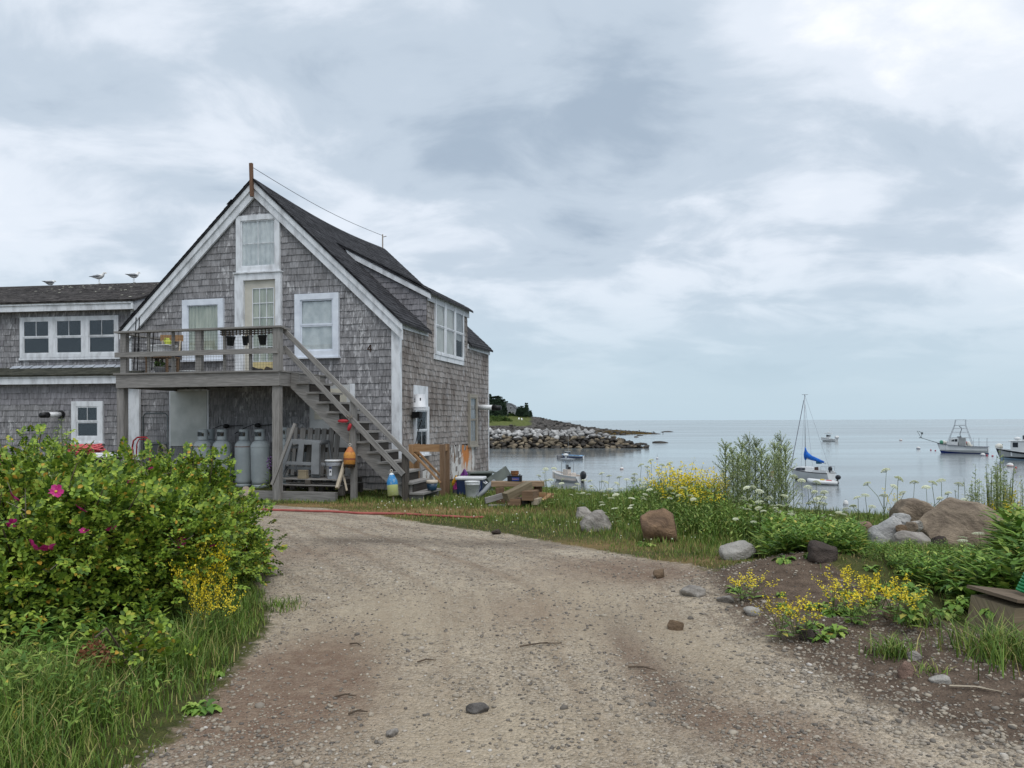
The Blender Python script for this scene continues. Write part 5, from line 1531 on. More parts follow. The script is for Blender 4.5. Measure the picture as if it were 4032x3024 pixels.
tank(1122, 1800, b=-0.80, label='pale grey gas cylinder half hidden between the deck post and a leaning pole', z=0.2)
tank(1200, 1820, b=-0.45, label='gas cylinder behind the leaning grey pallet')
for k, (u, v, un) in enumerate(((888, 1678, 930), (1013, 1675, 1100))):
    a, z = hf(u, v, -0.12)
    t = hthing('gas_regulator', 'black round gas regulator on the wall with its pipe, above the %s cylinder' % ('widest' if k == 0 else 'clean'), 'regulator', a, -0.10, z)
    m = MB(); m.lathe([(0.02, -0.05), (0.06, -0.03), (0.07, 0.0), (0.06, 0.03), (0.025, 0.05)], 14); m.build('regulator_body', BLK, t, True)
    m = MB(); m.tube([(0, 0, 0), (-0.12, 0, 0.02), (-0.30, -0.05, -0.06), (-0.38, -0.3, -0.18)], 0.008, 6); m.tube([(0.05, 0, 0), (0.4, 0.03, 0.02)], 0.008, 6); m.build('gas_pipe', BLK, t)
# gravel strip edging
e0, e1 = hf(1000, 1938, -1.72), hf(1325, 1942, -1.72)
t = hthing('edging_timber', 'long low grey timber edging the strip under the deck', 'timber', (e0[0] + e1[0]) / 2 - 0.6, -1.72, 0.0)
m = MB(); c_ = (e0[0] + e1[0]) / 2 - 0.6; m.box(e0[0] - c_, -0.05, -0.02, e1[0] - c_, 0.05, 0.17); m.build('timber', GREYWOOD, t)
# hand truck
ha, hz_ = hf(560, 1800, -2.3)
RED = M('red_enamel', (158, 36, 44), (128, 26, 34), 5, 0.45)
t = hthing('hand_truck', 'red hand truck with a looped handle standing beside the deck post', 'hand truck', ha, -2.45, 0.0, 0.15)
m = MB()
for sx in (-0.19, 0.19):
    m.tube([(sx, 0.08, 0.12), (sx, 0.14, 0.7), (sx, 0.16, 1.05)] , 0.016, 8)
m.tube([(-0.19, 0.16, 1.05), (-0.17, 0.165, 1.17), (-0.09, 0.17, 1.24), (0.09, 0.17, 1.24), (0.17, 0.165, 1.17), (0.19, 0.16, 1.05)], 0.016, 8); m.build('frame', RED, t, True)
for z in (0.3, 0.55, 0.85):
    m = MB(); m.tube([(-0.19, 0.1 + z * 0.06, z), (0, 0.12 + z * 0.06, z), (0.19, 0.1 + z * 0.06, z)], 0.012, 6); m.build('crossbar', RED, t)
m = MB(); m.tube([(-0.09, 0.13, 0.85), (-0.11, 0.18, 1.1), (-0.07, 0.19, 1.2), (0.07, 0.19, 1.2), (0.11, 0.18, 1.1), (0.09, 0.13, 0.85)], 0.012, 7); m.build('inner_loop', RED, t, True)
m = MB(); m.box(-0.2, -0.18, 0.02, 0.2, 0.06, 0.03); m.build('toe_plate', RED, t)
for sx in (-0.25, 0.25):
    m = MB(); m.cyl((sx - 0.03, 0.14, 0.13), (sx + 0.03, 0.14, 0.13), 0.13, n=18); w = m.build('wheel', BLK, t)
    m = MB(); m.cyl((sx - 0.034, 0.14, 0.13), (sx + 0.034, 0.14, 0.13), 0.06, n=12); m.build('hub', RED, w)
# grey tube frame cart
ca = hf(612, 1700, -1.35)[0]
GSTEEL = M('grey_steel_tube', (112, 118, 120), (88, 94, 96), 5, 0.5, 0.3)
t = hthing('platform_cart', 'grey steel cart with a tall tube handle and side panel under the deck', 'cart', ca, -1.35, 0.10)
zt_ = hf(612, 1628, -1.35)[1] - 0.10; wd = 0.30
m = MB(); m.tube([(-wd, 0, 0.2), (-wd, 0, zt_ - 0.06), (-wd + 0.05, 0, zt_), (wd - 0.05, 0, zt_), (wd, 0, zt_ - 0.06), (wd, 0, 0.2)], 0.016, 8); m.build('handle', GSTEEL, t, True)
m = MB(); m.box(-wd + 0.02, -0.01, 0.62, wd - 0.02, 0.012, 0.98); m.build('side_panel', M('dark_grey_sheet', (92, 96, 97), (70, 74, 76), 3, 0.6), t)
for z in (0.60, 1.0):
    m = MB(); m.beam((-wd, -0.02, z), (wd, -0.02, z), 0.03, 0.03); m.build('crossbar', GSTEEL, t)
m = MB(); m.box(-wd - 0.03, -0.3, 0.18, wd + 0.03, 0.35, 0.215); m.build('platform', DARKWOOD, t)
for sx in (-0.26, 0.26):
    for sy in (-0.22, 0.25):
        m = MB(); m.cyl((sx - 0.02, sy, 0.09), (sx + 0.02, sy, 0.09), 0.09, n=14); m.build('wheel', BLK, t)
t = hthing('coiled_hose', 'beige hose coil hanging on the grey steel cart', 'hose', ca + 0.22, -1.40, 0.78)
m = MB()
for k in range(5):
    m.tube([(0.02 + 0.075 * math.cos(q), -0.01 - 0.018 * k, 0.15 + 0.14 * math.sin(q)) for q in [i * 0.5236 for i in range(13)]], 0.013, 6)
m.build('hose_coil', M('beige_hose', (150, 146, 132), (120, 116, 104), 6, 0.7), t, True)

# ------------------------------------------------------------------ pallets and stools by the stairs
PB = -1.45
def pallet(t, w, d, h, mat, nb=5):
    for k in range(nb):
        y = -d / 2 + (d - 0.09) * k / (nb - 1)
        m = MB(); m.box(-w / 2, y, h - 0.02, w / 2, y + 0.09, h); m.build('deck_slat', mat, t)
    for y in (-d / 2, -0.04, d / 2 - 0.08):
        for x in (-w / 2, -0.05, w / 2 - 0.11):
            m = MB(); m.box(x, y, 0.0201, x + 0.11, y + 0.08, h - 0.0201); m.build('block', DARKWOOD, t)
    for y in (-d / 2, -0.04, d / 2 - 0.08):
        m = MB(); m.box(-w / 2, y, 0, w / 2, y + 0.08, 0.02); m.build('bottom_slat', mat, t)
q0, q1 = hf(1083, 1888, PB - 0.2)[0], hf(1345, 1888, PB - 0.2)[0]
pz1 = hf(1210, 1885, PB - 0.2)[1]
t = hthing('base_pallet', 'grey wooden pallet lying under the plastic stools by the stairs', 'pallet', (q0 + q1) / 2, PB + 0.25, pz1 - 0.135)
pallet(t, q1 - q0, 0.95, 0.135, GREYWOOD)
t = hthing('dark_pallet', 'dark wooden pallet at the ground under the grey pallet', 'pallet', (q0 + q1) / 2 + 0.05, PB + 0.27, 0.10)
pallet(t, q1 - q0 - 0.05, 0.9, pz1 - 0.137 - 0.10, DARKWOOD)
# leaning pallet with upright slats
l0, l1 = hf(1158, 1780, -1.0)[0], hf(1332, 1780, -1.0)[0]; lzt = hf(1240, 1680, -0.85)[1]
t = thing('leaning_pallet', 'grey pallet with upright slats leaning behind the plastic stools', 'pallet', hw((l0 + l1) / 2, -1.12, pz1 + 0.002), 0, None, (R(-9), 0, -PHI))
hgt = lzt - pz1
w = l1 - l0 + 0.35
for k, (x, ww) in enumerate(((0.02, 0.115), (0.19, 0.075), (0.33, 0.12), (0.51, 0.10), (0.66, 0.12), (0.82, 0.10), (0.98, 0.11), (1.12, 0.1))):
    if x > w - 0.1: continue
    m = MB(); m.box(-w / 2 + x, -0.05, rnd.uniform(0, 0.02), -w / 2 + x + ww, -0.028, hgt - rnd.uniform(0, 0.04)); m.build('slat', GREYWOOD, t)
for z in (0.06, hgt / 2, hgt - 0.14):
    m = MB(); m.box(-w / 2, -0.026, z, w / 2, 0.05, z + 0.09); m.build('cross_rail', DARKWOOD, t)
# plastic stools, stacked
GPL = M('grey_plastic', (138, 141, 144), (118, 121, 124), 3, 0.6, bmp=0.05, bscale=60)
def zz4(x, y): return 1040 + x / 5.353, 1650 + y / 5.353
def stool(shapes, b, label, dz=0.0):
    c = hf(*zz4(760, 900), b)[0]
    t = hthing('plastic_stool', label, 'stool', c, b, pz1 + 0.003, 0, 'stacked grey plastic stools')
    for nm, pts, b0, b1 in shapes:
        P = [hf(*zz4(x, y), b) for x, y in pts]
        m = MB(); m.prism([(p - c, 0, max(z - pz1 - 0.003, 0.0)) for p, z in P], (0, 1, 0), b0, b1)
        m.build(nm, GPL, t, bev=0.005)
stool([('seat', [(540, 425), (1190, 455), (1200, 500), (1180, 545), (560, 528), (520, 470)], -0.02, 0.36),
       ('leg', [(520, 470), (615, 480), (560, 640), (412, 1140), (328, 1128)], -0.03, 0.02),
       ('leg', [(1032, 470), (1182, 490), (1178, 1168), (1008, 1162)], -0.05, 0.02),
       ('leg', [(1185, 500), (1222, 520), (1312, 1160), (1282, 1178)], 0.30, 0.34),
       ('leg', [(560, 520), (600, 520), (520, 1130), (470, 1130)], 0.30, 0.34),
       ('rail', [(450, 892), (1030, 910), (1030, 980), (440, 960)], -0.025, 0.01),
       ('rail', [(1180, 920), (1270, 925), (1275, 985), (1180, 985)], 0.02, 0.05),
       ('rib', [(740, 530), (850, 530), (812, 905), (692, 900)], -0.022, 0.005)], PB, 'upper grey plastic stool of the stack on the pallet')
stool([('leg', [(470, 985), (520, 990), (410, 1250), (345, 1250)], 0.0, 0.04),
       ('leg', [(1000, 1060), (1180, 1060), (1178, 1275), (1000, 1275)], -0.02, 0.02),
       ('leg', [(1200, 1060), (1235, 1065), (1300, 1260), (1262, 1265)], 0.33, 0.37),
       ('rail', [(455, 995), (1010, 1015), (1010, 1075), (450, 1055)], 0.0, 0.03),
       ('seat', [(560, 555), (740, 560), (720, 620), (570, 622)], 0.0, 0.34)], PB + 0.06, 'lower grey plastic stool of the stack on the pallet')
sa = hf(1180, 1800, PB)[0]
m = MB(); a_, z_ = hf(1200, 1868, PB - 0.12)
t = hthing('brick_block', 'tan moulded block under the stacked stools', 'block', a_, PB - 0.18, pz1 + 0.002)
m.box(-0.095, -0.05, 0, 0.095, 0.05, 0.055); m.box(-0.085, -0.045, 0.055, 0.085, 0.045, 0.15); m.box(-0.09, -0.05, 0.15, 0.09, 0.05, 0.165); m.build('block_body', M('tan_block', (146, 134, 112), None, 6, 0.9), t)
# long pale poles
def pole(u0, v0, b0, u1, v1, b1, w, label, mat=PALEWOOD):
    q0, q1 = hf(u0, v0, b0), hf(u1, v1, b1)
    t = hthing('wooden_pole', label, 'pole', q1[0], b1, q1[1])
    m = MB(); m.beam((0, 0, 0), (q0[0] - q1[0], b0 - b1, q0[1] - q1[1]), w, w * 0.8, (0, 1, 0)); m.build('pole_shaft', mat, t)
pole(1162, 1668, -1.98, 1071, 1908, -2.10, 0.055, 'long pale square pole leaning against the deck post', GREYWOOD)
pole(1357, 1822, -1.6, 1327, 1922, -2.0, 0.06, 'pale weathered stake leaning beside the orange buoy')
pole(1352, 1870, -1.62, 1366, 1932, -1.9, 0.028, 'thin bare buoy stick standing under the orange buoy')
# bucket with label
def bucket(name, label, loc, r0, r1, h, col, turn=0.0, handle=True, flip=False, group=None, rim=None, lid=None, rot=None):
    t = thing(name, label, 'bucket', loc, turn, group, rot)
    mt = M('plastic_%d_%d_%d' % col, col, tuple(int(c * 0.92) for c in col), 4, 0.4)
    m = MB(); m.lathe([(r0 * 0.97, 0.0), (r0, 0.006), (r1 * 0.985, h * 0.80), (r1 * 1.04, h * 0.805), (r1 * 1.04, h * 0.825), (r1 * 0.99, h * 0.83), (r1 * 0.995, h * 0.88), (r1 * 1.05, h * 0.885), (r1 * 1.05, h * 0.905), (r1, h * 0.91), (r1, h * 0.965), (r1 * 1.06, h * 0.97), (r1 * 1.06, h), (r1 * 0.95, h), (r0 * 0.92, 0.02)], 28)
    m.build('bucket_body', mt, t, True)
    if handle:
        m = MB(); m.tube([(r1 * 1.05 * math.cos(q), -r1 * 0.9 * abs(math.sin(q)) - r1 * 0.25 * math.sin(q), h * 0.86 - h * 0.42 * math.sin(q)) for q in [math.pi * i / 14 for i in range(15)]], 0.004, 6); m.build('handle', M('wire_handle', (140, 142, 146), None, 5, 0.4, 0.6), t)
    return t
a_, z_ = hf(1318, 1850, PB - 0.1)
bk = bucket('plastic_pail', 'pale grey pail with a white rim lid and printed label on the pallet', hw(a_ - 0.02, PB - 0.1, pz1 + 0.002), 0.12, 0.15, 0.33, (176, 180, 188), -PHI, False)
m = MB(); m.lathe([(0.150, 0.335), (0.172, 0.345), (0.172, 0.37), (0.16, 0.372), (0.02, 0.372)], 26); m.build('lid', M('white_plastic', (224, 226, 228)), bk, True)
def curved_label(t, r, z0, z1, q0, q1, mat, name, off=0.001):
    m = MB(); m.grid(lambda i, j: ((r + off) * math.cos(q0 + (q1 - q0) * i), (r + off) * math.sin(q0 + (q1 - q0) * i), z0 + (z1 - z0) * j), 8, 1); return m.build(name, mat, t, True)
LABW = M('paper_label', (214, 216, 220), None, 5, 0.6); LABN = M('navy_print', (50, 58, 96), None, 5, 0.6); LABK = M('black_print', (36, 36, 40), None, 5, 0.6)
curved_label(bk, 0.143, 0.07, 0.25, -1.75, -1.35, LABW, 'label_sheet', 0.004)
curved_label(bk, 0.143, 0.20, 0.245, -1.74, -1.36, LABN, 'label_heading', 0.006)
curved_label(bk, 0.143, 0.13, 0.165, -1.64, -1.46, LABK, 'label_picture', 0.006)
# buoys
def stripes_mat(name, stops, dirt):
    m, nt, b = newmat(name); b.inputs['Roughness'].default_value = 0.7
    tcn = node(nt, 'ShaderNodeTexCoord'); sp = node(nt, 'ShaderNodeSeparateXYZ'); nt.links.new(tcn.outputs['Object'], sp.inputs[0])
    P = coords(nt, 'obj', (1, 1, 1)); n = tnoise(nt, P, 18, 5, 0.65)
    zz = nmath(nt, 'ADD', sp.outputs[2], nmath(nt, 'MULTIPLY', nmath(nt, 'SUBTRACT', n, 0.5), 0.03))
    r = node(nt, 'ShaderNodeValToRGB'); r.color_ramp.interpolation = 'CONSTANT'; nt.links.new(zz, r.inputs[0])
    el = r.color_ramp.elements
    while len(el) < len(stops): el.new(0.5)
    for e_, (p_, c_) in zip(el, stops): e_.position = p_; e_.color = lin(c_)
    mr = node(nt, 'ShaderNodeMapRange'); nt.links.new(n, mr.inputs[0]); mr.inputs[1].default_value = 0.5; mr.inputs[2].default_value = 0.7
    c = tmix(nt, nmath(nt, 'MULTIPLY', mr.outputs[0], 0.55), r.outputs[0], lin(dirt)); nt.links.new(c, b.inputs['Base Color']); bump(nt, b, n, 0.3, 0.004)
    return m
def buoy(name, label, loc, rot, r, h, mat, stick=0.12, eye=True, group=None):
    t = thing(name, label, 'buoy', loc, 0, group, rot)
    m = MB(); m.lathe([(r * 0.72, 0.0), (r * 0.98, 0.012), (r, h * 0.62), (r * 0.93, h * 0.68), (r * 0.42, h * 0.94), (r * 0.25, h)], 18); m.build('float_body', mat, t, True)
    m = MB(); m.cyl((0, 0, -stick), (0, 0, h + 0.03), 0.016, n=8); m.build('stick', PALEWOOD, t)
    if eye:
        m = MB(); m.tube([(0.022 * math.cos(q), 0, h + 0.045 + 0.022 * math.sin(q)) for q in [i * 0.5236 for i in range(13)]], 0.006, 6); m.build('rope_eye', M('white_rope', (214, 210, 204), None, 20, 0.9), t, True)
    return t
ORB = stripes_mat('orange_buoy_paint', [(0.0, (46, 40, 32)), (0.07, (196, 134, 60)), (0.145, (150, 84, 54)), (0.185, (198, 136, 62)), (0.30, (186, 112, 64))], (120, 80, 44))
BLB = stripes_mat('blue_and_yellow_buoy_paint', [(0.0, (176, 184, 118)), (0.21, (40, 122, 178)), (0.40, (206, 214, 218))], (190, 192, 170))
a_, z_ = hf(1379, 1804, SB0 - 0.12)
buoy('lobster_buoy', 'orange striped lobster buoy hanging from the stair post', hw(a_, SB0 - 0.16, z_ - 0.18), (0, 0.03, 0), 0.115, 0.40, ORB, 0.03)
q = hf(1548, 1860, SB0 - 0.25)
buoy('lobster_buoy', 'blue and yellow lobster buoy leaning at the foot of the stairs', hw(q[0] + 0.03, SB0 - 0.32, 0.13), (-0.15, -0.10, 0), 0.105, 0.44, BLB, 0.16)
zt_ = hf(1388, 1640, SB0 - 0.1)[1]
t = hthing('buoy_rope', 'rope tied to the lower stair rail holding red floats and the orange buoy', 'rope', a_, SB0 - 0.15, z_ + 0.22)
m = MB(); m.tube([(0, 0, 0.04), (0.005, 0, 0.2), (0.0, 0, (zt_ - z_ - 0.22) * 0.7), (0.02, 0.0, zt_ - z_ - 0.22)], 0.009, 6); m.tube([(0.05 * math.cos(q), 0.05 * math.sin(q), zt_ - z_ - 0.22 + 0.03 * math.sin(2 * q)) for q in [i * 0.5236 for i in range(13)]], 0.01, 6); m.build('rope_line', M('old_rope', (140, 134, 122), (100, 95, 86), 30, 0.95), t)
RFL = M('red_float_plastic', (176, 44, 54), (150, 34, 44), 6, 0.5)
for k, (u, v, hor) in enumerate(((1351, 1658, True), (1376, 1682, False))):
    p_, z2 = hf(u, v, SB0 - 0.16)
    t = hthing('rope_float', 'red spindle float resting on a stair tread' if hor else 'red spindle float hanging on the buoy rope', 'float', p_, SB0 - 0.16, z2)
    Rm = Matrix.Rotation(math.pi / 2, 3, 'Y') if hor else Matrix.Rotation(0.35, 3, 'Y')
    m = MB(); L_ = 0.11 if hor else 0.075
    m.lathe([(0.012, -L_), (0.03, -L_ * 0.7), (0.036, 0), (0.03, L_ * 0.7), (0.012, L_)], 14, Rm=Rm); m.build('float_body', RFL, t, True)
# splintered boards on the ground
for k, (u, v, du, tw) in enumerate(((1410, 1922, 0.55, 0.25), (1440, 1938, 0.6, 0.55), (1425, 1930, 0.5, 0.4), (1470, 1918, 0.5, 0.1))):
    p_ = gpt(u, v)
    t = thing('scrap_board', 'splintered grey board lying in the grass beside the stairs', 'board', (p_.x, p_.y, p_.z + 0.02 + 0.02 * k), -PHI + tw - 0.3, 'splintered boards beside the stairs')
    m = MB(); m.prism([(-du / 2, -0.05, 0), (du / 2 - 0.1, -0.06, 0), (du / 2 + 0.06, 0.05, 0.06), (-du / 2, 0.05, 0)], (0, 0, 1), 0, 0.022); m.build('board', GREYWOOD, t)
# stone by the cylinders
p_ = hw(hf(957, 1925, -1.9)[0], -1.75, 0)
o = rock('stone', 61, (0.34, 0.3, 0.26), M('buff_stone', (166, 152, 138), (130, 118, 106), 6, 0.9, bmp=0.5, bscale=20), (p_.x, p_.y, 0.13), 0.4, smooth=True); tag(o, 'buff rounded stone in front of the gas cylinders', 'stone')
# ================================================================== beside the house, right
def wthing(name, label, cat, p, rz=0.0, group=None, rot=None): return thing(name, label, cat, p, rz, group, rot)
# bare lumber frame
p = gp(1743, 1952)
t = wthing('lumber_frame', 'open frame of tan new lumber with diagonal braces beside the stairs', 'frame', (p.x, p.y, 0), R(-8))
Wf, Df, Hf = 0.66, 0.42, 1.06
for x in (0, -Wf):
    for y in (0, Df):
        m = MB(); m.box(x - 0.05, y - 0.045, 0, x + 0.05, y + 0.045, Hf); m.build('post', BROWNWOOD if x == 0 else TANWOOD, t)
for y in (0, Df):
    m = MB(); m.box(-Wf + 0.051, y - 0.02, Hf - 0.15, -0.051, y + 0.02, Hf - 0.01); m.build('top_rail', TANWOOD, t)
    m = MB(); m.beam((-Wf + 0.05, y - 0.025, Hf - 0.19), (-0.03, y - 0.025, 0.27), 0.035, 0.085, (0, 1, 0)); m.build('brace', TANWOOD, t)
for x in (0, -Wf):
    m = MB(); m.box(x - 0.02, 0.046, Hf - 0.14, x + 0.02, Df - 0.046, Hf - 0.012); m.build('top_rail', TANWOOD, t)
# pot on the bottom tread
a_ = hf(1701, 1920, -1.05)[0]
t = hthing('flower_pot', 'dark blue glazed flower pot with a cream rim on the bottom stair', 'pot', a_, -1.05, tz_(12))
m = MB(); m.lathe([(0.075, 0), (0.09, 0.02), (0.108, 0.15), (0.09, 0.15), (0.07, 0.03)], 22); m.build('pot_bowl', M('blue_glaze', (38, 66, 88), (26, 48, 68), 9, 0.3), t, True)
m = MB(); m.lathe([(0.109, 0.148), (0.114, 0.152), (0.112, 0.205), (0.098, 0.205), (0.094, 0.15)], 22); m.build('pot_rim', M('cream_glaze', (200, 188, 170), None, 9, 0.4), t, True)
# cooler
p = gp(1850, 1955)
t = wthing('cooler', 'navy blue cooler with a white lid beside the white bucket', 'cooler', (p.x, p.y + 0.45, 0), R(-10))
m = MB(); m.prism([(-0.26, 0, 0), (0.26, 0, 0), (0.28, 0, 0.31), (-0.28, 0, 0.31)], (0, 1, 0), -0.17, 0.17); m.build('cooler_body', M('navy_plastic', (34, 48, 84), (26, 38, 68), 4, 0.4), t, bev=0.02)
m = MB(); m.box(-0.30, -0.19, 0.312, 0.30, 0.19, 0.375); m.build('lid', M('white_plastic', (224, 226, 228)), t, bev=0.02)
m = MB(); m.tube([(0.285, -0.1, 0.27), (0.33, -0.1, 0.24), (0.33, 0.1, 0.24), (0.285, 0.1, 0.27)], 0.014, 7); m.build('handle', M('white_plastic', (224, 226, 228)), t)
p = gp(1860, 1960)
bucket('white_bucket', 'white plastic bucket with ribbed rim standing in the grass by the cooler', (p.x, p.y, 0.0), 0.128, 0.148, 0.335, (222, 224, 226), 0.5)
# bent grey pipe
q = [at(1945, 1895, 15.9), at(1925, 1912, 15.7), at(1905, 1935, 15.5), at(1880, 1957, 15.35)]
t = wthing('grey_pipe', 'bent grey plastic pipe lying from the bucket to the lumber', 'pipe', q[3])
m = MB(); m.tube([x - q[3] for x in q], 0.045, 12); m.build('pipe_tube', M('grey_pvc', (128, 132, 136), None, 5, 0.5), t, True)
# open metal box on its side
p = at(1893, 1893, 17.0)
GM = M('grey_green_sheet_metal', (112, 118, 112), (88, 94, 90), 4, 0.6, 0.2)
t = wthing('metal_box', 'open grey green metal box tipped on its side behind the cooler', 'box', (p.x, p.y, 0.0), R(12))
zb, zt2 = 0.02, at(1893, 1857, 17.0).z
m = MB(); m.box(-0.30, -0.25, 0.0, -0.28, 0.25, zt2); m.box(-0.28, -0.25, zt2 - 0.025, 0.30, 0.25, zt2); m.box(-0.28, -0.25, 0.0, 0.30, 0.25, 0.025); m.box(-0.28, 0.23, 0.026, 0.30, 0.25, zt2 - 0.026); m.build('shell', GM, t)
m = MB(); m.beam((0.30, -0.26, zt2), (0.42, -0.30, zt2 * 0.55), 0.5, 0.015, (0, 1, 0)); m.build('lid_flap', GM, t)
m = MB(); m.beam((-0.62, -0.2, zt2 * 0.62), (-0.15, -0.1, zt2 + 0.03), 0.10, 0.02); m.build('side_board', GREYWOOD, t)
# bright bags
for u, v, y, c, lab, s in ((1827, 1872, 16.6, (112, 50, 130), 'crumpled purple foil bag poking up behind the cooler', 0.12), (1794, 1893, 16.3, (214, 160, 40), 'crumpled orange-yellow bag beside the cooler', 0.10), (1796, 1912, 16.1, (176, 60, 130), 'crumpled magenta bag under the yellow one', 0.08)):
    p = at(u, v, y)
    t = wthing('foil_bag', lab, 'bag', (p.x, p.y, p.z - s))
    rr = random.Random(u); m = MB()
    m.grid(lambda i, j: (s * (0.75 - 0.55 * j ** 2) * math.cos(6.283 * i) * (1 + 0.25 * math.sin(11 * i + 5 * j)), s * 0.6 * (0.8 - 0.55 * j ** 2) * math.sin(6.283 * i) * (1 + 0.2 * math.sin(17 * i)), 2 * s * j + 0.02 * math.sin(9 * i)), 18, 7)
    m.build('bag_foil', M('foil_%d' % u, c, tuple(int(x * 0.6) for x in c), 14, 0.3, bmp=0.4), t)
    m = MB(); m.box(-s * 0.6, -s * 0.4, -(p.z - s) + 0.0, s * 0.6, s * 0.4, 0.0); m.build('bag_base', M('foil_dark', (60, 56, 64), None, 6, 0.6), t)
# bucket upside down over the wall vent
sb, sz = sf(1645, 1612, HWD + 0.2)
t = bucket('wall_bucket', 'white bucket with printed label hung upside down on the side wall by the window', hw(HWD + 0.24, sb, sz + 0.33), 0.122, 0.142, 0.345, (214, 216, 220), 0, False, rot=(math.pi, 0, -PHI))
def plabel(q0, q1, z0, z1, mat, nm): curved_label(t, 0.127, z0, z1, q0, q1, mat, nm, 0.006)
plabel(1.9, 2.25, 0.05, 0.19, M('paper_label', (214, 216, 220)), 'label_sheet'); plabel(1.94, 2.2, 0.15, 0.18, LABK, 'label_print'); plabel(1.97, 2.17, 0.09, 0.135, LABK, 'label_picture'); plabel(0.95, 1.15, 0.08, 0.14, LABK, 'emblem_print')
sb2, sz2 = sf(1640, 1625, HWD + 0.1)
t = hthing('vent_hood', 'black metal vent hood and cable under the bucket on the side wall', 'vent', HWD + 0.06, sb2, sz2)
m = MB(); m.box(-0.03, -0.13, -0.12, 0.16, 0.04, 0.02); m.build('hood', BLK, t, bev=0.01)
m = MB(); m.tube([(0.1, 0.0, -0.12), (0.12, 0.12, -0.14), (0.04, 0.1, -0.4), (0.02, -0.02, -0.75)], 0.01, 6); m.build('cable', BLK, t)

# ------------------------------------------------------------------ timber pile with battery
def timber(p0, p1, w, h, label, mat=BROWNWOOD, group=None):
    p0, p1 = Vector(p0), Vector(p1); c = (p0 + p1) / 2
    t = thing('timber', label, 'timber', (c.x, c.y, c.z - h / 2), 0, group)
    m = MB(); m.beam(p0 - c + Vector((0, 0, h / 2)), p1 - c + Vector((0, 0, h / 2)), w, h); m.build('beam', mat, t, bev=0.006)
Yt = 14.2
timber(at(1934, 1905, Yt + 0.2), at(2142, 1904, Yt + 0.25), 0.22, 0.095, 'long plank with pale top laid across the timber pile under the battery', wood('pale_topped_timber', (176, 152, 126), (120, 98, 78), 0.1))
timber(at(1968, 1915, Yt + 0.1) + Vector((0, 0, -0.02)), at(1972, 1985, Yt + 0.1), 0.17, 0.16, 'upright timber stub propping one end of the plank')
timber(at(2118, 1912, Yt + 0.35) + Vector((0, 0, -0.02)), at(2118, 1985, Yt + 0.35), 0.14, 0.16, 'timber stub propping the far end of the plank')
timber(at(1990, 1958, Yt - 0.45), at(2086, 1910, Yt - 0.1), 0.16, 0.15, 'thick greyish timber leaning diagonally across the pile', wood('lichened_timber', (140, 128, 106), (100, 90, 72), 0.1))
timber(at(2076, 1953, Yt - 0.55), at(2105, 1944, Yt + 0.3), 0.20, 0.17, 'square brown timber end resting on the low blocks')
timber(at(2024, 1978, Yt - 0.5), at(2050, 1968, Yt + 0.4), 0.24, 0.12, 'flat brown timber at the bottom of the pile')
timber(at(2104, 1977, Yt - 0.45), at(2126, 1968, Yt + 0.3), 0.12, 0.11, 'small timber with a whitened end at the bottom of the pile', PALEWOOD)
timber(at(2066, 1980, Yt - 0.35), at(2080, 1974, Yt + 0.3), 0.10, 0.09, 'dark low timber between the bottom blocks', DARKWOOD)
timber(at(1910, 1972, Yt - 0.3), at(1978, 1952, Yt - 0.1), 0.03, 0.11, 'grey board on edge leaning into the grass beside the pile', GREYWOOD)
timber(at(1922, 1990, Yt - 0.25), at(1996, 1990, Yt - 0.3), 0.09, 0.03, 'flat grey strip lying in the grass before the pile', GREYWOOD)
timber(at(2108, 1945, Yt + 0.2), at(2178, 1952, Yt + 0.3), 0.10, 0.09, 'tan timber running out of the pile into the weeds', TANWOOD)
timber(at(2140, 1968, Yt - 0.1), at(2166, 1946, Yt + 0.1), 0.08, 0.03, 'tan offcut propped in the weeds beside the pile', TANWOOD)
p = at(2027, 1893, Yt + 0.2)
t = thing('car_battery', 'black car battery with a blue and yellow label on the plank', 'battery', (p.x, p.y, at(2027, 1894, Yt + 0.2).z), R(-3))
w2, hh = 0.135, 0.105
m = MB(); m.box(-w2, -0.085, 0, w2, 0.085, hh * 0.82); m.box(-w2 - 0.006, -0.09, hh * 0.82, w2 + 0.006, 0.09, hh); m.build('battery_case', M('black_battery_plastic', (34, 34, 38), (26, 26, 30), 6, 0.45), t, bev=0.004)
for sx in (-0.095, 0.095):
    m = MB(); m.cyl((sx, 0, hh), (sx, 0, hh + 0.022), 0.014, n=10); m.build('terminal', M('lead_terminal', (90, 90, 94), None, 8, 0.5, 0.5), t)
m = MB(); m.box(-0.05, -0.0905, 0.012, 0.085, -0.0852, 0.074); lb = m.build('label_panel', M('blue_label', (36, 62, 140), (28, 50, 120), 4, 0.5), t)
cu = bpy.data.curves.new('lettering', 'FONT'); cu.body = 'EverStart'; cu.size = 0.031; cu.align_x = 'CENTER'; cu.extrude = 0.0006
to = bpy.data.objects.new('lettering', cu); COL.objects.link(to)
dg = bpy.context.evaluated_depsgraph_get(); me = bpy.data.meshes.new_from_object(to.evaluated_get(dg)); bpy.data.objects.remove(to)
link('lettering', me, M('yellow_print', (232, 202, 60), (226, 130, 50), 30, 0.5), lb, (0.0175, -0.0912, 0.034), (math.pi / 2, 0, 0))
t2 = thing('brick', 'rusty brown brick lying on top of the battery', 'brick', (p.x, p.y, at(2027, 1894, Yt + 0.2).z + hh + 0.001), R(4))
m = MB(); m.box(-0.072, -0.05, 0.022, 0.072, 0.05, 0.085); m.build('brick_body', M('rusty_brick', (138, 92, 56), (84, 58, 42), 10, 0.9, bmp=0.3), t2, bev=0.004)
m = MB(); m.box(-0.06, -0.04, 0.0, 0.06, 0.04, 0.0215); m.build('brick_foot', M('rusty_brick', (138, 92, 56)), t2)

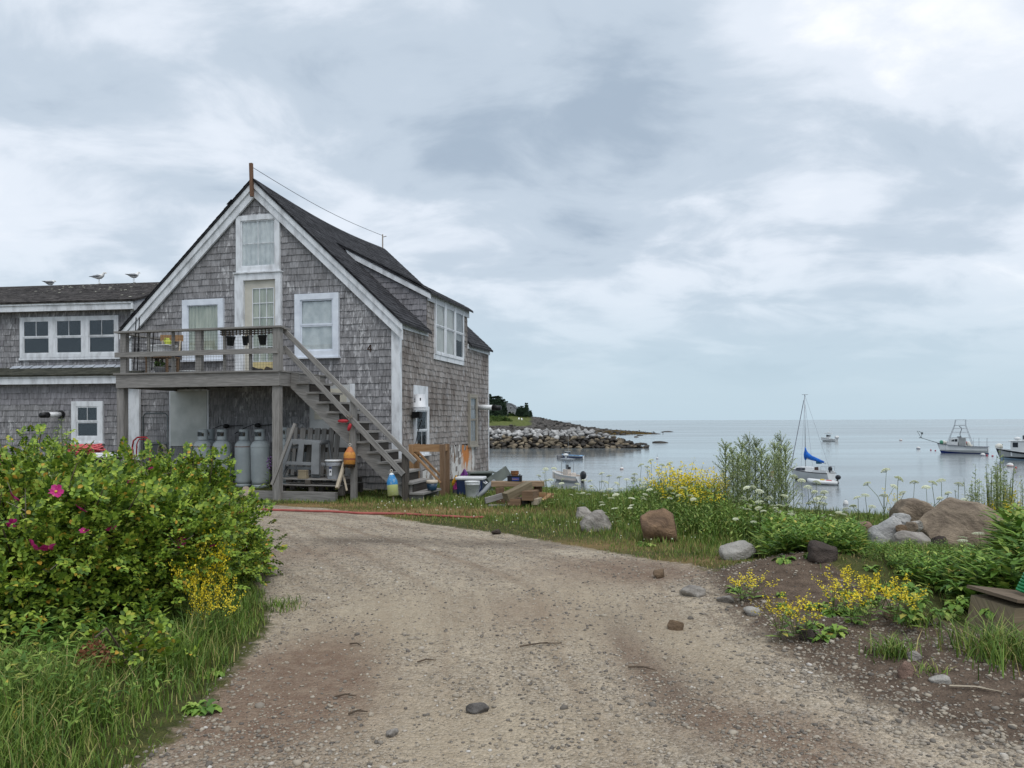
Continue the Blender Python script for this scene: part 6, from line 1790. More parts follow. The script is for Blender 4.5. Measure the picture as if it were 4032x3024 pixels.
# ------------------------------------------------------------------ red hose on the ground
pts = [(905, 2005), (1000, 2010), (1080, 2012), (1150, 2013), (1230, 2017), (1300, 2018), (1420, 2025), (1520, 2026), (1600, 2029), (1700, 2035), (1780, 2037), (1850, 2042), (1905, 2042)]
P = [gpt(*q) for q in pts]
t = thing('red_hose', 'faded red hose lying across the gravel in front of the lawn', 'hose', P[0])
m = MB(); m.tube([q - P[0] + Vector((0, 0.03 * math.sin(1.7 * i), 0.018)) for i, q in enumerate(P)], 0.021, 8); m.build('hose_line', M('faded_red_rubber', (168, 92, 84), (140, 70, 64), 6, 0.7), t, True)

# ------------------------------------------------------------------ wooden box with green hose, right edge
p = gpt(4030, 2525)
t = thing('wooden_box', 'old plywood box with a loose tilted lid among the weeds', 'box', (p.x, p.y, p.z), R(8))
PLY = wood('old_plywood', (150, 136, 112), (112, 100, 80), 0.1)
m = MB(); m.prism([(-0.10, 0, 0), (0.5, 0, 0), (0.5, 0, 0.22), (-0.06, 0, 0.22)], (0, 1, 0), 0, 0.4); m.build('box_body', PLY, t)
m = MB(); m.beam((-0.07, 0.2, 0.275), (0.5, 0.2, 0.20), 0.46, 0.022); m.build('lid', wood('grey_brown_lid', (128, 112, 94), (92, 80, 68), 0.1), t)
t = thing('green_hose', 'bright green garden hose coiled on the plywood box', 'hose', (p.x + 0.27, p.y + 0.2, p.z + 0.285), 0, None, (0, 0.13, 0))
m = MB()
for k in range(6):
    m.tube([((0.15 - 0.006 * k) * math.cos(q), (0.15 - 0.006 * k) * math.sin(q), -0.015 + 0.022 * k) for q in [i * 0.3927 for i in range(17)]], 0.011, 7, False)
m.build('hose_coil', M('green_hose_plastic', (16, 142, 82), (10, 118, 66), 5, 0.4), t, True)

# ------------------------------------------------------------------ behind the bush on the left: tote, pink rope
p = at(415, 1830, 14.8)
zt2 = at(415, 1800, 14.8).z
t = thing('storage_tote', 'black storage tote with a white lid behind the rose bushes', 'tote', (p.x, p.y, 0), R(20))
m = MB(); m.prism([(-0.2, 0, 0), (0.2, 0, 0), (0.25, 0, zt2), (-0.25, 0, zt2)], (0, 1, 0), -0.16, 0.16); m.build('tote_body', M('black_plastic', (26, 26, 28)), t, bev=0.02)
m = MB(); m.box(-0.27, -0.19, zt2 + 0.001, 0.27, 0.19, zt2 + 0.05); m.box(-0.22, -0.14, zt2 + 0.05, 0.22, 0.14, zt2 + 0.085); m.build('lid', M('white_plastic', (224, 226, 228)), t, bev=0.012)
p = at(335, 1795, 15.2)
t = thing('trap_crate', 'dark slatted crate under the coil of pink rope', 'crate', (p.x, p.y, 0), R(5))
for z in (0.05, 0.22, 0.39, 0.56, 0.73):
    m = MB(); m.box(-0.42, -0.26, z, 0.42, 0.26, z + 0.10); m.build('slat_band', DARKWOOD, t)
for sx in (-0.38, 0.38):
    for sy in (-0.22, 0.22):
        m = MB(); m.box(sx - 0.02, sy - 0.02, 0, sx + 0.02, sy + 0.02, 0.9); m.build('corner_post', DARKWOOD, t)
t = thing('pink_rope', 'coil of salmon pink rope heaped behind the rose bushes', 'rope', (p.x, p.y, 0.84), R(5))
m = MB(); rr = random.Random(4)
for k in range(13):
    r0 = rr.uniform(0.14, 0.36); cz = 0.05 + 0.018 * k * (1.2 - r0); ph = rr.random() * 6
    m.tube([(0.05 * math.sin(k) + r0 * math.cos(q), r0 * 0.6 * math.sin(q), cz + 0.03 * math.sin(2 * q + ph)) for q in [i * 0.3927 for i in range(17)]], 0.017, 6, False)
m.build('rope_coil', M('salmon_rope', (212, 110, 112), (180, 80, 84), 30, 0.9), t, True)

# ================================================================== boulders
def bmat(name, c1, c2, lichen=None, s=3.0):
    if name in MATS: return MATS[name]
    m, nt, b = newmat(name); b.inputs['Roughness'].default_value = 0.92; b.inputs['Specular IOR Level'].default_value = 0.2
    P = coords(nt, 'obj', (1, 1, 1.6)); n1 = tnoise(nt, P, s, 7, 0.65, 0.6); n2 = tnoise(nt, P, s * 9, 5, 0.7)
    c = tramp(nt, n1, [(0.36, lin(c2)), (0.60, lin(c1))])
    c = tmix(nt, nmath(nt, 'MULTIPLY', n2, 0.4), c, tuple(x * 0.45 for x in lin(c2)[:3]) + (1,))
    if lichen:
        n3 = tnoise(nt, P, 4.2, 4, 0.6); mr = node(nt, 'ShaderNodeMapRange'); nt.links.new(n3, mr.inputs[0]); mr.inputs[1].default_value = 0.66; mr.inputs[2].default_value = 0.70
        c = tmix(nt, nmath(nt, 'MULTIPLY', mr.outputs[0], 0.85), c, lin(lichen))
    nt.links.new(c, b.inputs['Base Color']); bump(nt, b, nmath(nt, 'ADD', n2, nmath(nt, 'MULTIPLY', n1, 2)), 1.0, 0.03)
    MATS[name] = m; return m
GRN = bmat('grey_granite', (190, 184, 176), (124, 118, 112)); BRN = bmat('brown_granite', (152, 130, 106), (94, 78, 64))
BRL = bmat('brown_lichened_granite', (158, 130, 104), (98, 80, 66), (190, 120, 54)); PALE = bmat('pale_banded_stone', (196, 192, 184), (146, 142, 136), None, 2.0)
TANB = bmat('taupe_boulder', (172, 156, 136), (112, 100, 88), None, 2.2); DKS = bmat('dark_wedge_stone', (96, 86, 80), (56, 50, 47)); WHG = bmat('whitish_granite', (208, 207, 204), (142, 141, 140), None, 2.0)
RST = bmat('rust_stone', (158, 132, 118), (112, 92, 82))
def boulder(u0, u1, v0, v1, seed, mat, label, bury=0.25, deep=0.8, rz=0.0, y=None, hi=0.85, planes=14, sub=4, name='boulder', tilt=0.0, rough=0.05, boxy=0.78):
    um = (u0 + u1) / 2
    if y is None:
        p = gpt(um, v1)
        yy = p.y
    else: yy = y
    w = (u1 - u0) / F * yy; h = (v1 - v0) / F * yy
    c = at(um, v1, yy)
    hz = h * (1 + bury)
    yy2 = yy + w * deep * 0.42
    w *= yy2 / yy; h *= yy2 / yy
    z0 = at(um, v0, yy2).z
    V, Fc = rock_verts(seed, (w, w * deep, hz), sub, planes, rough, 0.6, hi + 0.1, boxy)
    o = link(name, npmesh(name, V, Fc, False), mat, None, (at(um, v0, yy2).x, yy2, z0 - hz / 2), (0, tilt, rz))
    tag(o, label, 'boulder'); return o
boulder(2256, 2344, 1996, 2046, 301, GRN, 'small buff grey boulder tucked behind the grey one on the lawn edge')
boulder(2284, 2412, 2006, 2094, 317, GRN, 'grey boulder with a flat pale top on the lawn edge', hi=0.75, planes=9, tilt=0.08)
boulder(2522, 2688, 2004, 2136, 323, BRL, 'rounded brown boulder with an orange lichen patch in the grass', deep=0.75, hi=0.8)
boulder(2836, 2986, 2126, 2204, 335, PALE, 'smooth pale grey rounded boulder at the edge of the weeds', hi=0.95, planes=5)
boulder(3180, 3292, 2128, 2205, 345, DKS, 'dark wedge shaped stone among the weeds', planes=5, hi=0.55)
boulder(3585, 3985, 1968, 2215, 352, TANB, 'largest taupe boulder on top of the stone pile', y=8.5, deep=0.55, tilt=0.20, planes=8, hi=0.85, boxy=0.6, sub=5, bury=0.1)
boulder(3500, 3680, 1964, 2090, 366, TANB, 'brown pointed boulder behind the largest one in the stone pile', y=9.2, planes=9, tilt=0.1)
boulder(3412, 3556, 2026, 2185, 371, WHG, 'whitish angular boulder at the end of the stone pile', y=8.2, planes=7, hi=0.66, deep=0.7, boxy=0.7)
boulder(3516, 3690, 2080, 2215, 382, GRN, 'grey angular boulder leaning under the largest one', y=7.8, planes=7, hi=0.62, deep=0.6, tilt=-0.15, boxy=0.65)
boulder(3362, 3432, 2044, 2110, 393, RST, 'rust coloured stone behind the whitish boulder', y=8.9)
boulder(3512, 3582, 2018, 2062, 401, WHG, 'small pale stone wedged behind the whitish boulder', y=8.4)
boulder(3562, 3612, 2052, 2086, 412, TANB, 'small round tan stone wedged in the middle of the pile', y=8.2, planes=6)
boulder(3526, 3570, 2064, 2100, 423, BRN, 'small brown stone wedged beside the whitish boulder', y=8.1)
boulder(3586, 3634, 2048, 2084, 434, PALE, 'small pale stone touching the largest boulder', y=8.25)
boulder(3640, 3760, 2100, 2200, 445, DKS, 'dark brown boulder in the gap below the largest one', y=8.2)
boulder(3455, 3520, 2162, 2205, 456, GRN, 'flat grey stone at the foot of the whitish boulder', y=7.7)
boulder(3610, 3700, 2210, 2275, 467, GRN, 'grey stone half buried in weeds below the pile', y=7.3)
boulder(3985, 4110, 2160, 2240, 478, GRN, 'grey boulder at the edge of the weeds beyond the largest one', y=7.9)
boulder(3488, 3630, 2392, 2450, 489, BRN, 'flat brown slab lying on the bare soil', bury=0.1, planes=8, hi=0.8)
boulder(3570, 3632, 2560, 2602, 491, GRN, 'flat grey stone sunk in the soil beside a grass tuft', bury=0.6)
# loose stones on the road
for k, (u, v, w, h, mt, lab) in enumerate(((1885, 2800, 0.14, 0.045, bmat('slate_stone', (128, 124, 120), (82, 78, 75)), 'flat dark stone alone in the middle of the gravel'), (2740, 2335, 0.34, 0.09, GRN, 'flat grey stone at the foot of the soil bank'), (2864, 2365, 0.2, 0.05, GRN, 'thin grey stone beside the soil bank'), (2662, 2478, 0.13, 0.09, BRN, 'mottled brown stone on the gravel edge'),
                                         (2595, 2272, 0.16, 0.09, BRN, 'small brown stone lying where the reddish dirt begins'), (3180, 2515, 0.14, 0.09, DKS, 'dark round stone under the yellow flowers'), (3160, 2490, 0.1, 0.07, DKS, 'smaller dark stone beside the round one'), (3565, 2660, 0.12, 0.09, RST, 'pinkish round stone on the stony soil'),
                                         (2960, 2415, 0.17, 0.06, PALE, 'pale flat stone on the gravel by the soil'), (3705, 2682, 0.13, 0.04, PALE, 'white flat stone on the stony soil'), (1955, 2103, 0.15, 0.07, DKS, 'small dark stone at the far edge of the gravel'), (1545, 2895, 0.09, 0.04, GRN, 'blue grey pebble larger than its neighbours on the gravel'))):
    p = gpt(u, v)
    o = rock('road_stone', 500 + k, (w, w * 0.7, h * 1.4), mt, (p.x, p.y, p.z + h * 0.25), k, sub=3, smooth=True, planes=9); tag(o, lab, 'stone')

# ================================================================== gulls
def gull(name, label, loc, rz, pose='stand'):
    t = thing(name, label, 'gull', loc, rz); t.scale = (0.82,) * 3
    Wg = M('gull_white', (228, 228, 226), (206, 206, 204), 8, 0.8); Gg = M('gull_grey_back', (150, 153, 158), (128, 131, 136), 8, 0.8); Bg = M('gull_black', (40, 40, 42), None, 8, 0.7)
    hh = 0.17 if pose == 'stand' else 0.07
    bm = MB()
    spine = [(-0.24, 0, hh + 0.055), (-0.16, 0, hh + 0.06), (-0.06, 0, hh + 0.055), (0.05, 0, hh + 0.07), (0.12, 0, hh + 0.11), (0.145, 0, hh + 0.16 if pose == 'stand' else hh + 0.13), (0.165, 0, hh + 0.195 if pose == 'stand' else hh + 0.15), (0.20, 0, hh + 0.195 if pose == 'stand' else hh + 0.145)]
    bm.tube(spine, [0.012, 0.045, 0.078, 0.082, 0.058, 0.038, 0.036, 0.016], 12)
    if pose == 'stand':
        for sy in (-0.03, 0.03): bm.tube([(0.0, sy, hh + 0.02), (0.0, sy, 0.02), (0.0, sy, 0.004)], [0.008, 0.006, 0.006], 6); bm.tube([(-0.01, sy, 0.006), (0.05, sy, 0.004)], [0.008, 0.014], 5)
    bm.build('body', Wg, t, True)
    for sy in (-1, 1):
        m = MB(); m.tube([(0.08, sy * 0.062, hh + 0.085), (-0.02, sy * 0.078, hh + 0.085), (-0.16, sy * 0.05, hh + 0.07), (-0.24, sy * 0.02, hh + 0.065)], [0.02, 0.042, 0.03, 0.012], 8); w = m.build('wing', Gg, t, True)
        m = MB(); m.tube([(-0.20, sy * 0.032, hh + 0.068), (-0.33, sy * 0.01, hh + 0.062)], [0.016, 0.004], 6); m.build('wing_tip', Bg, w, True)
    hz2 = spine[-1][2]
    m = MB(); m.tube([(0.195, 0, hz2), (0.235, 0, hz2 - 0.006), (0.25, 0, hz2 - 0.016)], [0.012, 0.009, 0.003], 6); m.build('beak', M('gull_beak', (206, 168, 70), None, 8, 0.5), t, True)
    m = MB(); 
    for sy in (-1, 1): m.ell((spine[6][0] + 0.008, sy * 0.033, spine[6][2] + 0.008), 0.006, 0.004, 0.006, 6, 4)
    m.build('eyes', Bg, t)
def on_wing(u, v, b=RB - 0.05):
    a, z = wf(u, v, b); return WO + Vector((a * CW + b * SW, -a * SW + b * CW, z))
rz_ = on_wing(390, 1117)
gull('gull', 'gull standing in profile on the ridge of the wing roof', WO + Vector((wf(390, 1117, RB)[0] * CW + RB * SW, -wf(390, 1117, RB)[0] * SW + RB * CW, zr + 0.012)), R(5))
gull('gull', 'gull seen from behind on the wing ridge near the house roof', WO + Vector((wf(527, 1113, RB)[0] * CW + RB * SW, -wf(527, 1113, RB)[0] * SW + RB * CW, zr + 0.012)), R(62))
gull('gull', 'hunched gull sitting low on the far end of the wing ridge', WO + Vector((wf(197, 1125, RB)[0] * CW + RB * SW, -wf(197, 1125, RB)[0] * SW + RB * CW, zr - 0.03)), R(75), 'sit')
gull('gull', 'gull half hidden behind the gable rake with its tail raised', WO + Vector((wf(672, 1113, RB)[0] * CW + RB * SW, -wf(672, 1113, RB)[0] * SW + RB * CW, zr + 0.0)), R(-20), 'sit')

# ================================================================== boats
HW_ = M('white_gelcoat', (214, 216, 216), (196, 199, 200), 0.6, 0.35); DKH = M('black_hull', (34, 38, 46), (26, 30, 36), 0.6, 0.35)
BLUEB = M('blue_bootstripe', (38, 58, 132), None, 1, 0.5); DGL = M('dark_boat_glass', (44, 50, 58), (30, 36, 42), 2, 0.15); ALU = M('aluminium_tube', (176, 180, 184), (150, 154, 158), 2, 0.4, 0.5)
DGR = M('dark_outboard', (38, 42, 48), (26, 28, 32), 3, 0.35); GREYC = M('grey_boat_paint', (150, 154, 154), None, 2, 0.6); SLATE = M('slate_antifoul', (58, 54, 56), None, 2, 0.7)
def boat_hull(t, L, B, fs, fb, draft, transom=0.85, mat=HW_, boot=None, floor=None, rake=0.10, deckmat=None, gun=None):
    NS, NJ = 18, 6
    def st(s):
        if s < 0.45: b = transom + (1 - transom) * math.sin(s / 0.45 * math.pi / 2)
        else: b = max(0.012, math.cos((s - 0.45) / 0.55 * math.pi / 2) ** 0.72)
        return B / 2 * b, fs + (fb - fs) * s ** 1.9, -draft * (1 - 0.85 * s ** 3)
    def vert(s, j, sg):
        b, zs, zk = st(s); f = j / NJ
        y = b * (0.0 if j == 0 else min(1.0, 0.55 + 0.45 * f) * (f ** 0.35)); z = zk + (zs - zk) * f ** 1.15
        x = -L / 2 + L * s - rake * L * s ** 3 * (1 - f)
        return (x, sg * y, z)
    def shell(j0, j1, nm, mt):
        m = MB()
        for sg in (-1, 1):
            vs = [vert(i / NS, j, sg) for i in range(NS + 1) for j in range(j0, j1 + 1)]; k = j1 - j0 + 1
            m.add(vs, [(i * k + j, (i + 1) * k + j, (i + 1) * k + j + 1, i * k + j + 1) for i in range(NS) for j in range(k - 1)])
        tr = [vert(0, j, -1) for j in range(j1, j0 - 1, -1)] + [vert(0, j, 1) for j in range(j0, j1 + 1)]
        m.add(tr, [tuple(range(len(tr)))])
        return m.build(nm, mt, t, True)
    if boot:
        shell(0, 2, 'bottom_paint', boot); shell(2, NJ, 'hull', mat)
    else: shell(0, NJ, 'hull', mat)
    m = MB()
    if floor is None:
        vs = [p for i in range(NS + 1) for p in (vert(i / NS, NJ, -1), tuple(np.array(vert(i / NS, NJ, 0)) + (0, 0, 0.05)), vert(i / NS, NJ, 1))]
        m.add(vs, [(i * 3 + k, (i + 1) * 3 + k, (i + 1) * 3 + k + 1, i * 3 + k + 1) for i in range(NS) for k in (0, 1)])
        m.build('deck', deckmat or mat, t)
    else:
        vs = []
        for i in range(NS + 1):
            s = 0.02 + 0.93 * i / NS; b, zs, zk = st(s); x = -L / 2 + L * s
            vs += [(x, -b, zs), (x, -b * 0.86, zs + 0.01), (x, -b * 0.84, floor), (x, b * 0.84, floor), (x, b * 0.86, zs + 0.01), (x, b, zs)]
        m.add(vs, [(i * 6 + k, (i + 1) * 6 + k, (i + 1) * 6 + k + 1, i * 6 + k + 1) for i in range(NS) for k in range(5)])
        m.build('cockpit', deckmat or mat, t)
    if gun:
        m = MB()
        for sg in (-1, 1): m.tube([vert(i / NS, NJ, sg) for i in range(NS + 1)], 0.05 if L > 5 else 0.035, 5)
        m.build('rub_rail', gun, t)
    return st
def outboard(t, x, y, z, s, mat):
    m = MB(); m.ell((x - 0.2 * s, y, z + 0.34 * s), 0.40 * s, 0.27 * s, 0.36 * s, 12, 8); o = m.build('outboard', mat, t, True)
    m = MB(); m.box(x - 0.25 * s, y - 0.09 * s, z - 0.85 * s, x - 0.02 * s, y + 0.12 * s, z + 0.2 * s); m.box(x - 0.38 * s, y - 0.05 * s, z - 0.98 * s, x + 0.0, y + 0.05 * s, z - 0.86 * s); m.build('drive_leg', mat, o, bev=0.02 * s)
def boat(name, label, u, v, heading, cat='boat', roll=0.0):
    p = gp(u, v, SEA)
    return thing(name, label, cat, p, 0, None, (roll, 0, heading))
# sailboat
hd = math.pi - R(62)
t = boat('sailboat', 'small white sailboat with a bright blue sail cover at its mooring', 3190, 1894, hd)
st = boat_hull(t, 6.8, 2.4, 0.95, 1.25, 0.25, 0.72, HW_, SLATE, None, 0.14, None, M('dark_toe_rail', (70, 70, 74), None, 2, 0.6))
m = MB(); m.prism([(-1.0, -0.8, 1.0), (-1.0, 0.8, 1.0), (-1.0, 0.62, 1.5), (-1.0, -0.62, 1.5)], (1, 0, 0), 0, 2.3); m.prism([(1.3, -0.75, 1.05), (1.3, 0.75, 1.05), (1.3, 0.55, 1.42), (1.3, -0.55, 1.42)], (1, 0, 0), 0, 0.7); cb = m.build('cabin', HW_, t, bev=0.06)
for sy in (-1, 1):
    m = MB(); m.prism([(0.2, sy * 0.79, 1.12), (1.8, sy * 0.76, 1.12), (1.6, sy * 0.67, 1.36), (0.2, sy * 0.70, 1.38)], (0, sy, 0), 0, 0.03); m.build('window', DGL, cb)
m = MB(); m.box(-1.03, -0.35, 1.02, -1.005, 0.35, 1.52); m.build('companionway', M('companion_brown', (70, 52, 46), None, 2, 0.7), cb)
m = MB(); m.box(-3.2, -0.55, 1.0, -1.1, 0.55, 1.02); m.box(-3.2, -0.85, 1.0, -1.1, -0.6, 1.22); m.box(-3.2, 0.6, 1.0, -1.1, 0.85, 1.22); m.build('cockpit_seats', HW_, t)
MH = 9.1
m = MB(); m.cyl((0.75, 0, 1.45), (0.85, 0, MH), 0.055, 0.04, 8); m.box(0.6, -0.35, MH - 0.02, 1.0, 0.35, MH + 0.02); ms = m.build('mast', ALU, t, True)
m = MB()
for pq in (((3.3, 0, 1.3), (0.9, 0, MH - 0.3)), ((0.5, 1.15, 1.1), (0.85, 0, MH - 0.6)), ((0.5, -1.15, 1.1), (0.85, 0, MH - 0.6)), ((-3.3, 0, 1.0), (0.85, 0, MH))): m.tube(pq, 0.014, 4)
m.tube([(3.2, 0, 1.35), (1.0, 0, MH - 0.6)], 0.05, 6); m.build('rigging', M('grey_rigging', (150, 152, 160), None, 4, 0.6), t)
m = MB(); m.tube([(0.8, 0, 3.55), (0.72, 0, 3.1), (0.5, 0, 2.72), (-0.2, 0, 2.45), (-1.2, 0, 2.25), (-2.2, 0, 2.05)], [0.05, 0.17, 0.30, 0.24, 0.18, 0.10], 10); m.ell((0.75, 0, 2.7), 0.25, 0.2, 0.55, 10, 8); m.build('sail_cover', M('bright_blue_canvas', (22, 104, 196), (14, 78, 160), 3, 0.8), t, True)
m = MB(); m.cyl((0.7, 0, 2.35), (-2.5, 0, 1.95), 0.05, n=8); m.build('boom', ALU, t)
m = MB()
for sy in (-1, 1):
    for x in (-3.2, -2.4): m.tube([(x, sy * 0.8, 1.0), (x, sy * 0.8, 1.65)], 0.02, 5)
    m.tube([(-2.4, sy * 0.8, 1.65), (-3.2, sy * 0.8, 1.65)], 0.02, 5)
m.tube([(-3.2, 0.8, 1.65), (-3.2, -0.8, 1.65)], 0.02, 5); m.tube([(2.6, 0.4, 1.25), (2.7, 0.4, 1.7), (3.45, 0, 1.8), (2.7, -0.4, 1.7), (2.6, -0.4, 1.25)], 0.02, 5); m.build('pulpit_rails', ALU, t)
outboard(t, -2.9, -0.15, 1.15, 0.75, DGR)
m = MB(); m.box(-1.5, -0.5, 1.85, -1.0, 0.1, 2.2); m.build('blue_bag', M('teal_bag', (30, 90, 120), None, 3, 0.8), t, bev=0.05)
t.scale = (0.74, 0.74, 0.93)
m = MB(); m.tube([(3.35, 0, 1.15), (4.4, 0.4, 0.5), (5.2, 0.8, 0.02)], 0.02, 5); m.build('mooring_line', M('old_rope', (140, 134, 122)), t)
# tender with red tank
p = gp(3246, 1908, SEA)
t = thing('tender', 'white inflatable tender with red fuel tank tied behind the sailboat', 'boat', p, R(150))
m = MB(); m.tube([(-1.2, 0.55, 0.22), (0.5, 0.55, 0.24), (1.1, 0.38, 0.30), (1.35, 0, 0.36), (1.1, -0.38, 0.30), (0.5, -0.55, 0.24), (-1.2, -0.55, 0.22)], [0.16, 0.2, 0.2, 0.2, 0.2, 0.2, 0.16], 10); m.build('tubes', HW_, t, True)
m = MB(); m.box(-1.1, -0.5, 0.08, 1.0, 0.5, 0.13); m.box(-1.12, -0.5, 0.05, -1.05, 0.5, 0.5); m.build('floor', GREYC, t)
outboard(t, -1.05, 0, 0.5, 0.62, DGR)
m = MB(); m.box(-0.6, -0.35, 0.14, -0.1, 0.1, 0.42); m.build('fuel_tank', M('red_tank', (190, 34, 40), None, 3, 0.4), t, bev=0.04)
m = MB(); m.box(0.0, -0.2, 0.14, 0.35, 0.25, 0.5); m.build('yellow_bag', M('yellow_bag', (222, 190, 70), None, 3, 0.6), t, bev=0.05)
# centre console with T-top
t = boat('console_skiff', 'white centre console skiff with radar dome and black outboard', 2232, 1896, math.pi - R(55))
boat_hull(t, 6.0, 2.3, 0.72, 1.1, 0.25, 0.9, HW_, None, 0.25, 0.13, M('cream_cockpit', (206, 196, 186), None, 2, 0.6))
m = MB(); m.box(-0.4, -0.4, 0.25, 0.35, 0.4, 1.35); m.box(-1.4, -0.42, 0.25, -0.9, 0.42, 1.0); c = m.build('console', M('cream_cockpit', (206, 196, 186)), t, bev=0.05)
m = MB(); m.box(-0.44, -0.3, 1.37, -0.1, 0.0, 1.62); m.box(-0.44, 0.06, 1.4, -0.2, 0.34, 1.85); m.build('instruments', DGR, c)
m = MB()
for x in (-0.7, 0.4):
    for y in (-0.55, 0.55): m.cyl((x, y, 0.25), (x, y, 2.45), 0.035, n=6)
m.tube([(-0.9, -0.6, 2.45), (0.6, -0.6, 2.45), (0.6, 0.6, 2.45), (-0.9, 0.6, 2.45), (-0.9, -0.6, 2.45)], 0.035, 6); m.box(-0.5, -0.62, 2.47, 0.62, 0.62, 2.53); m.build('t_top', ALU, t)
m = MB(); m.cyl((0.2, 0, 2.53), (0.2, 0, 2.75), 0.12, n=10); m.ell((0.2, 0, 2.9), 0.36, 0.36, 0.17, 16, 8); m.build('radar_dome', HW_, t, True)
m = MB(); m.tube([(0.3, -0.5, 2.5), (0.3, -0.5, 5.0)], 0.012, 4); m.build('antenna', ALU, t)
outboard(t, -3.0, 0, 0.42, 1.25, DGR); t.scale = (0.76, 0.76, 0.9)
# raft, dinghy
p = gp(2210, 1806, SEA)
t = thing('work_float', 'low grey float with a tub moored beyond the console skiff', 'float', p, 0.05)
m = MB(); m.box(-0.6, -1.0, -0.1, 1.6, 1.0, 0.55); m.build('platform', wood('float_timber', (140, 140, 142), (110, 110, 112), 0.1), t)
m = MB(); m.lathe([(0.42, 0.55), (0.46, 1.05), (0.5, 1.05), (0.5, 1.12), (0.1, 1.12)], 14, (1.0, 0, 0)); m.build('tub', GREYC, t, True)
t = thing('dinghy', 'small white dinghy with a light blue rim and dark inside', 'boat', gp(2255, 1808, SEA), R(165))
boat_hull(t, 3.4, 1.7, 0.55, 0.75, 0.15, 0.85, HW_, None, 0.2, 0.08, M('navy_cockpit', (48, 58, 88), None, 2, 0.7), M('light_blue_rim', (140, 186, 226), None, 2, 0.5))
m = MB(); m.box(0.6, -0.55, 0.5, 1.25, 0.55, 0.62); m.box(-1.5, -0.7, 0.45, -1.1, 0.7, 0.58); m.build('thwart', M('light_blue_rim', (140, 186, 226)), t)
# three engine white boat
t = boat('sport_boat', 'white sport boat with three white outboards and a hard top', 3262, 1738, math.pi - R(48))
boat_hull(t, 6.6, 2.7, 0.75, 1.35, 0.3, 0.92, HW_, None, 0.35, 0.15)
for y in (-0.75, 0, 0.75): outboard(t, -3.2, y, 0.85, 1.35, HW_)
t.scale = (0.68, 0.72, 0.9)
m = MB(); m.box(-0.6, -0.6, 0.35, 0.7, 0.6, 1.5); m.build('console', HW_, t, bev=0.1)
m = MB(); m.box(-0.5, -0.62, 1.5, 0.6, 0.62, 1.95); m.build('windshield', DGL, t)
m = MB()
for x in (-0.7, 0.6):
    for y in (-0.65, 0.65): m.cyl((x, y, 1.4), (x, y, 2.35), 0.06, n=6)
m.box(-1.5, -1.05, 2.35, 1.4, 1.05, 2.5); m.build('hard_top', HW_, t)
m = MB(); m.ell((0, 0, 2.72), 0.4, 0.4, 0.18, 12, 6); m.tube([(-0.8, 0.8, 2.5), (-0.9, 0.8, 4.2)], 0.03, 4); m.tube([(-0.8, -0.8, 2.5), (-0.9, -0.8, 4.2)], 0.03, 4); m.build('radar_dome', HW_, t, True)
# tower boat
t = boat('tower_boat', 'white fishing boat with a tall lookout tower and long bow pulpit', 3790, 1785, math.pi - R(36))
boat_hull(t, 9.8, 3.3, 1.25, 1.75, 0.3, 0.9, HW_, BLUEB, 0.6, 0.08, None, M('navy_rail', (40, 48, 78), None, 2, 0.5))
m = MB(); m.box(0.8, -1.05, 0.6, 3.0, 1.05, 2.1); m.prism([(0.6, -1.0, 2.1), (2.6, -0.9, 2.1), (2.2, -0.85, 2.75), (0.6, -0.9, 2.75)], (0, 1, 0), 0.0, 1.9); wh = m.build('wheelhouse', HW_, t)
m = MB(); m.box(0.9, -1.02, 2.2, 1.35, 1.02, 2.62); m.box(1.5, -1.0, 2.2, 2.0, 1.0, 2.6); m.build('window', DGL, wh)
m = MB(); m.box(-0.6, -0.95, 0.6, 0.7, 0.95, 2.85); m.build('grey_cabin', GREYC, t, bev=0.05)
m = MB(); 
for sy in (-1, 1):
    m.tube([(3.0, sy * 1.1, 1.6), (1.5, sy * 0.7, 5.2), (1.3, sy * 0.6, 6.2)], 0.05, 6); m.tube([(-2.0, sy * 1.3, 1.3), (-0.6, sy * 0.7, 5.2), (-0.6, sy * 0.6, 6.2)], 0.05, 6)
    for z, f in ((2.9, 0.36), (3.9, 0.62), (4.6, 0.83), (5.2, 1.0)): m.tube([(3.0 - 1.5 * f, sy * (1.1 - 0.4 * f), z), (-2.0 + 1.4 * f, sy * (1.3 - 0.6 * f), z)], 0.035, 5)
for x, z, w in ((1.5, 5.2, 0.7), (-0.6, 5.2, 0.7), (1.3, 6.2, 0.6), (-0.6, 6.2, 0.6), (2.3, 3.3, 0.9), (-1.3, 3.3, 1.0)): m.tube([(x, -w, z), (x, w, z)], 0.035, 5)
for sy in (-1, 1): m.tube([(1.3, sy * 0.6, 6.2), (-0.6, sy * 0.6, 6.2)], 0.035, 5)
for k in range(7): m.tube([(0.2, -0.25, 2.9 + 0.33 * k), (0.2, 0.25, 2.9 + 0.33 * k)], 0.025, 4)
m.box(-0.6, -0.7, 5.12, 1.5, 0.7, 5.2); m.build('lookout_tower', ALU, t)
m = MB(); m.tube([(0.4, -0.3, 2.9), (0.5, -0.2, 3.6), (0.1, 0, 4.6), (0.6, 0, 5.0)], 0.07, 6); m.box(0.2, -0.4, 2.86, 1.0, 0.2, 3.1); m.build('exhaust_stack', DGR, t)
m = MB(); m.tube([(4.4, 0.15, 1.75), (8.3, 0.1, 2.85)], 0.05, 5); m.tube([(4.4, -0.15, 1.75), (8.3, -0.1, 2.85)], 0.05, 5); m.tube([(8.1, 0, 2.8), (8.9, 0, 4.1), (8.4, 0, 4.0), (7.9, 0, 3.6), (8.1, 0, 2.8)], 0.05, 5); m.box(7.9, -0.3, 2.75, 8.5, 0.3, 2.85); m.box(7.7, -0.12, 3.45, 8.1, 0.12, 3.85); m.build('bow_pulpit', M('dull_grey_pulpit', (100, 108, 108), None, 2, 0.6), t)
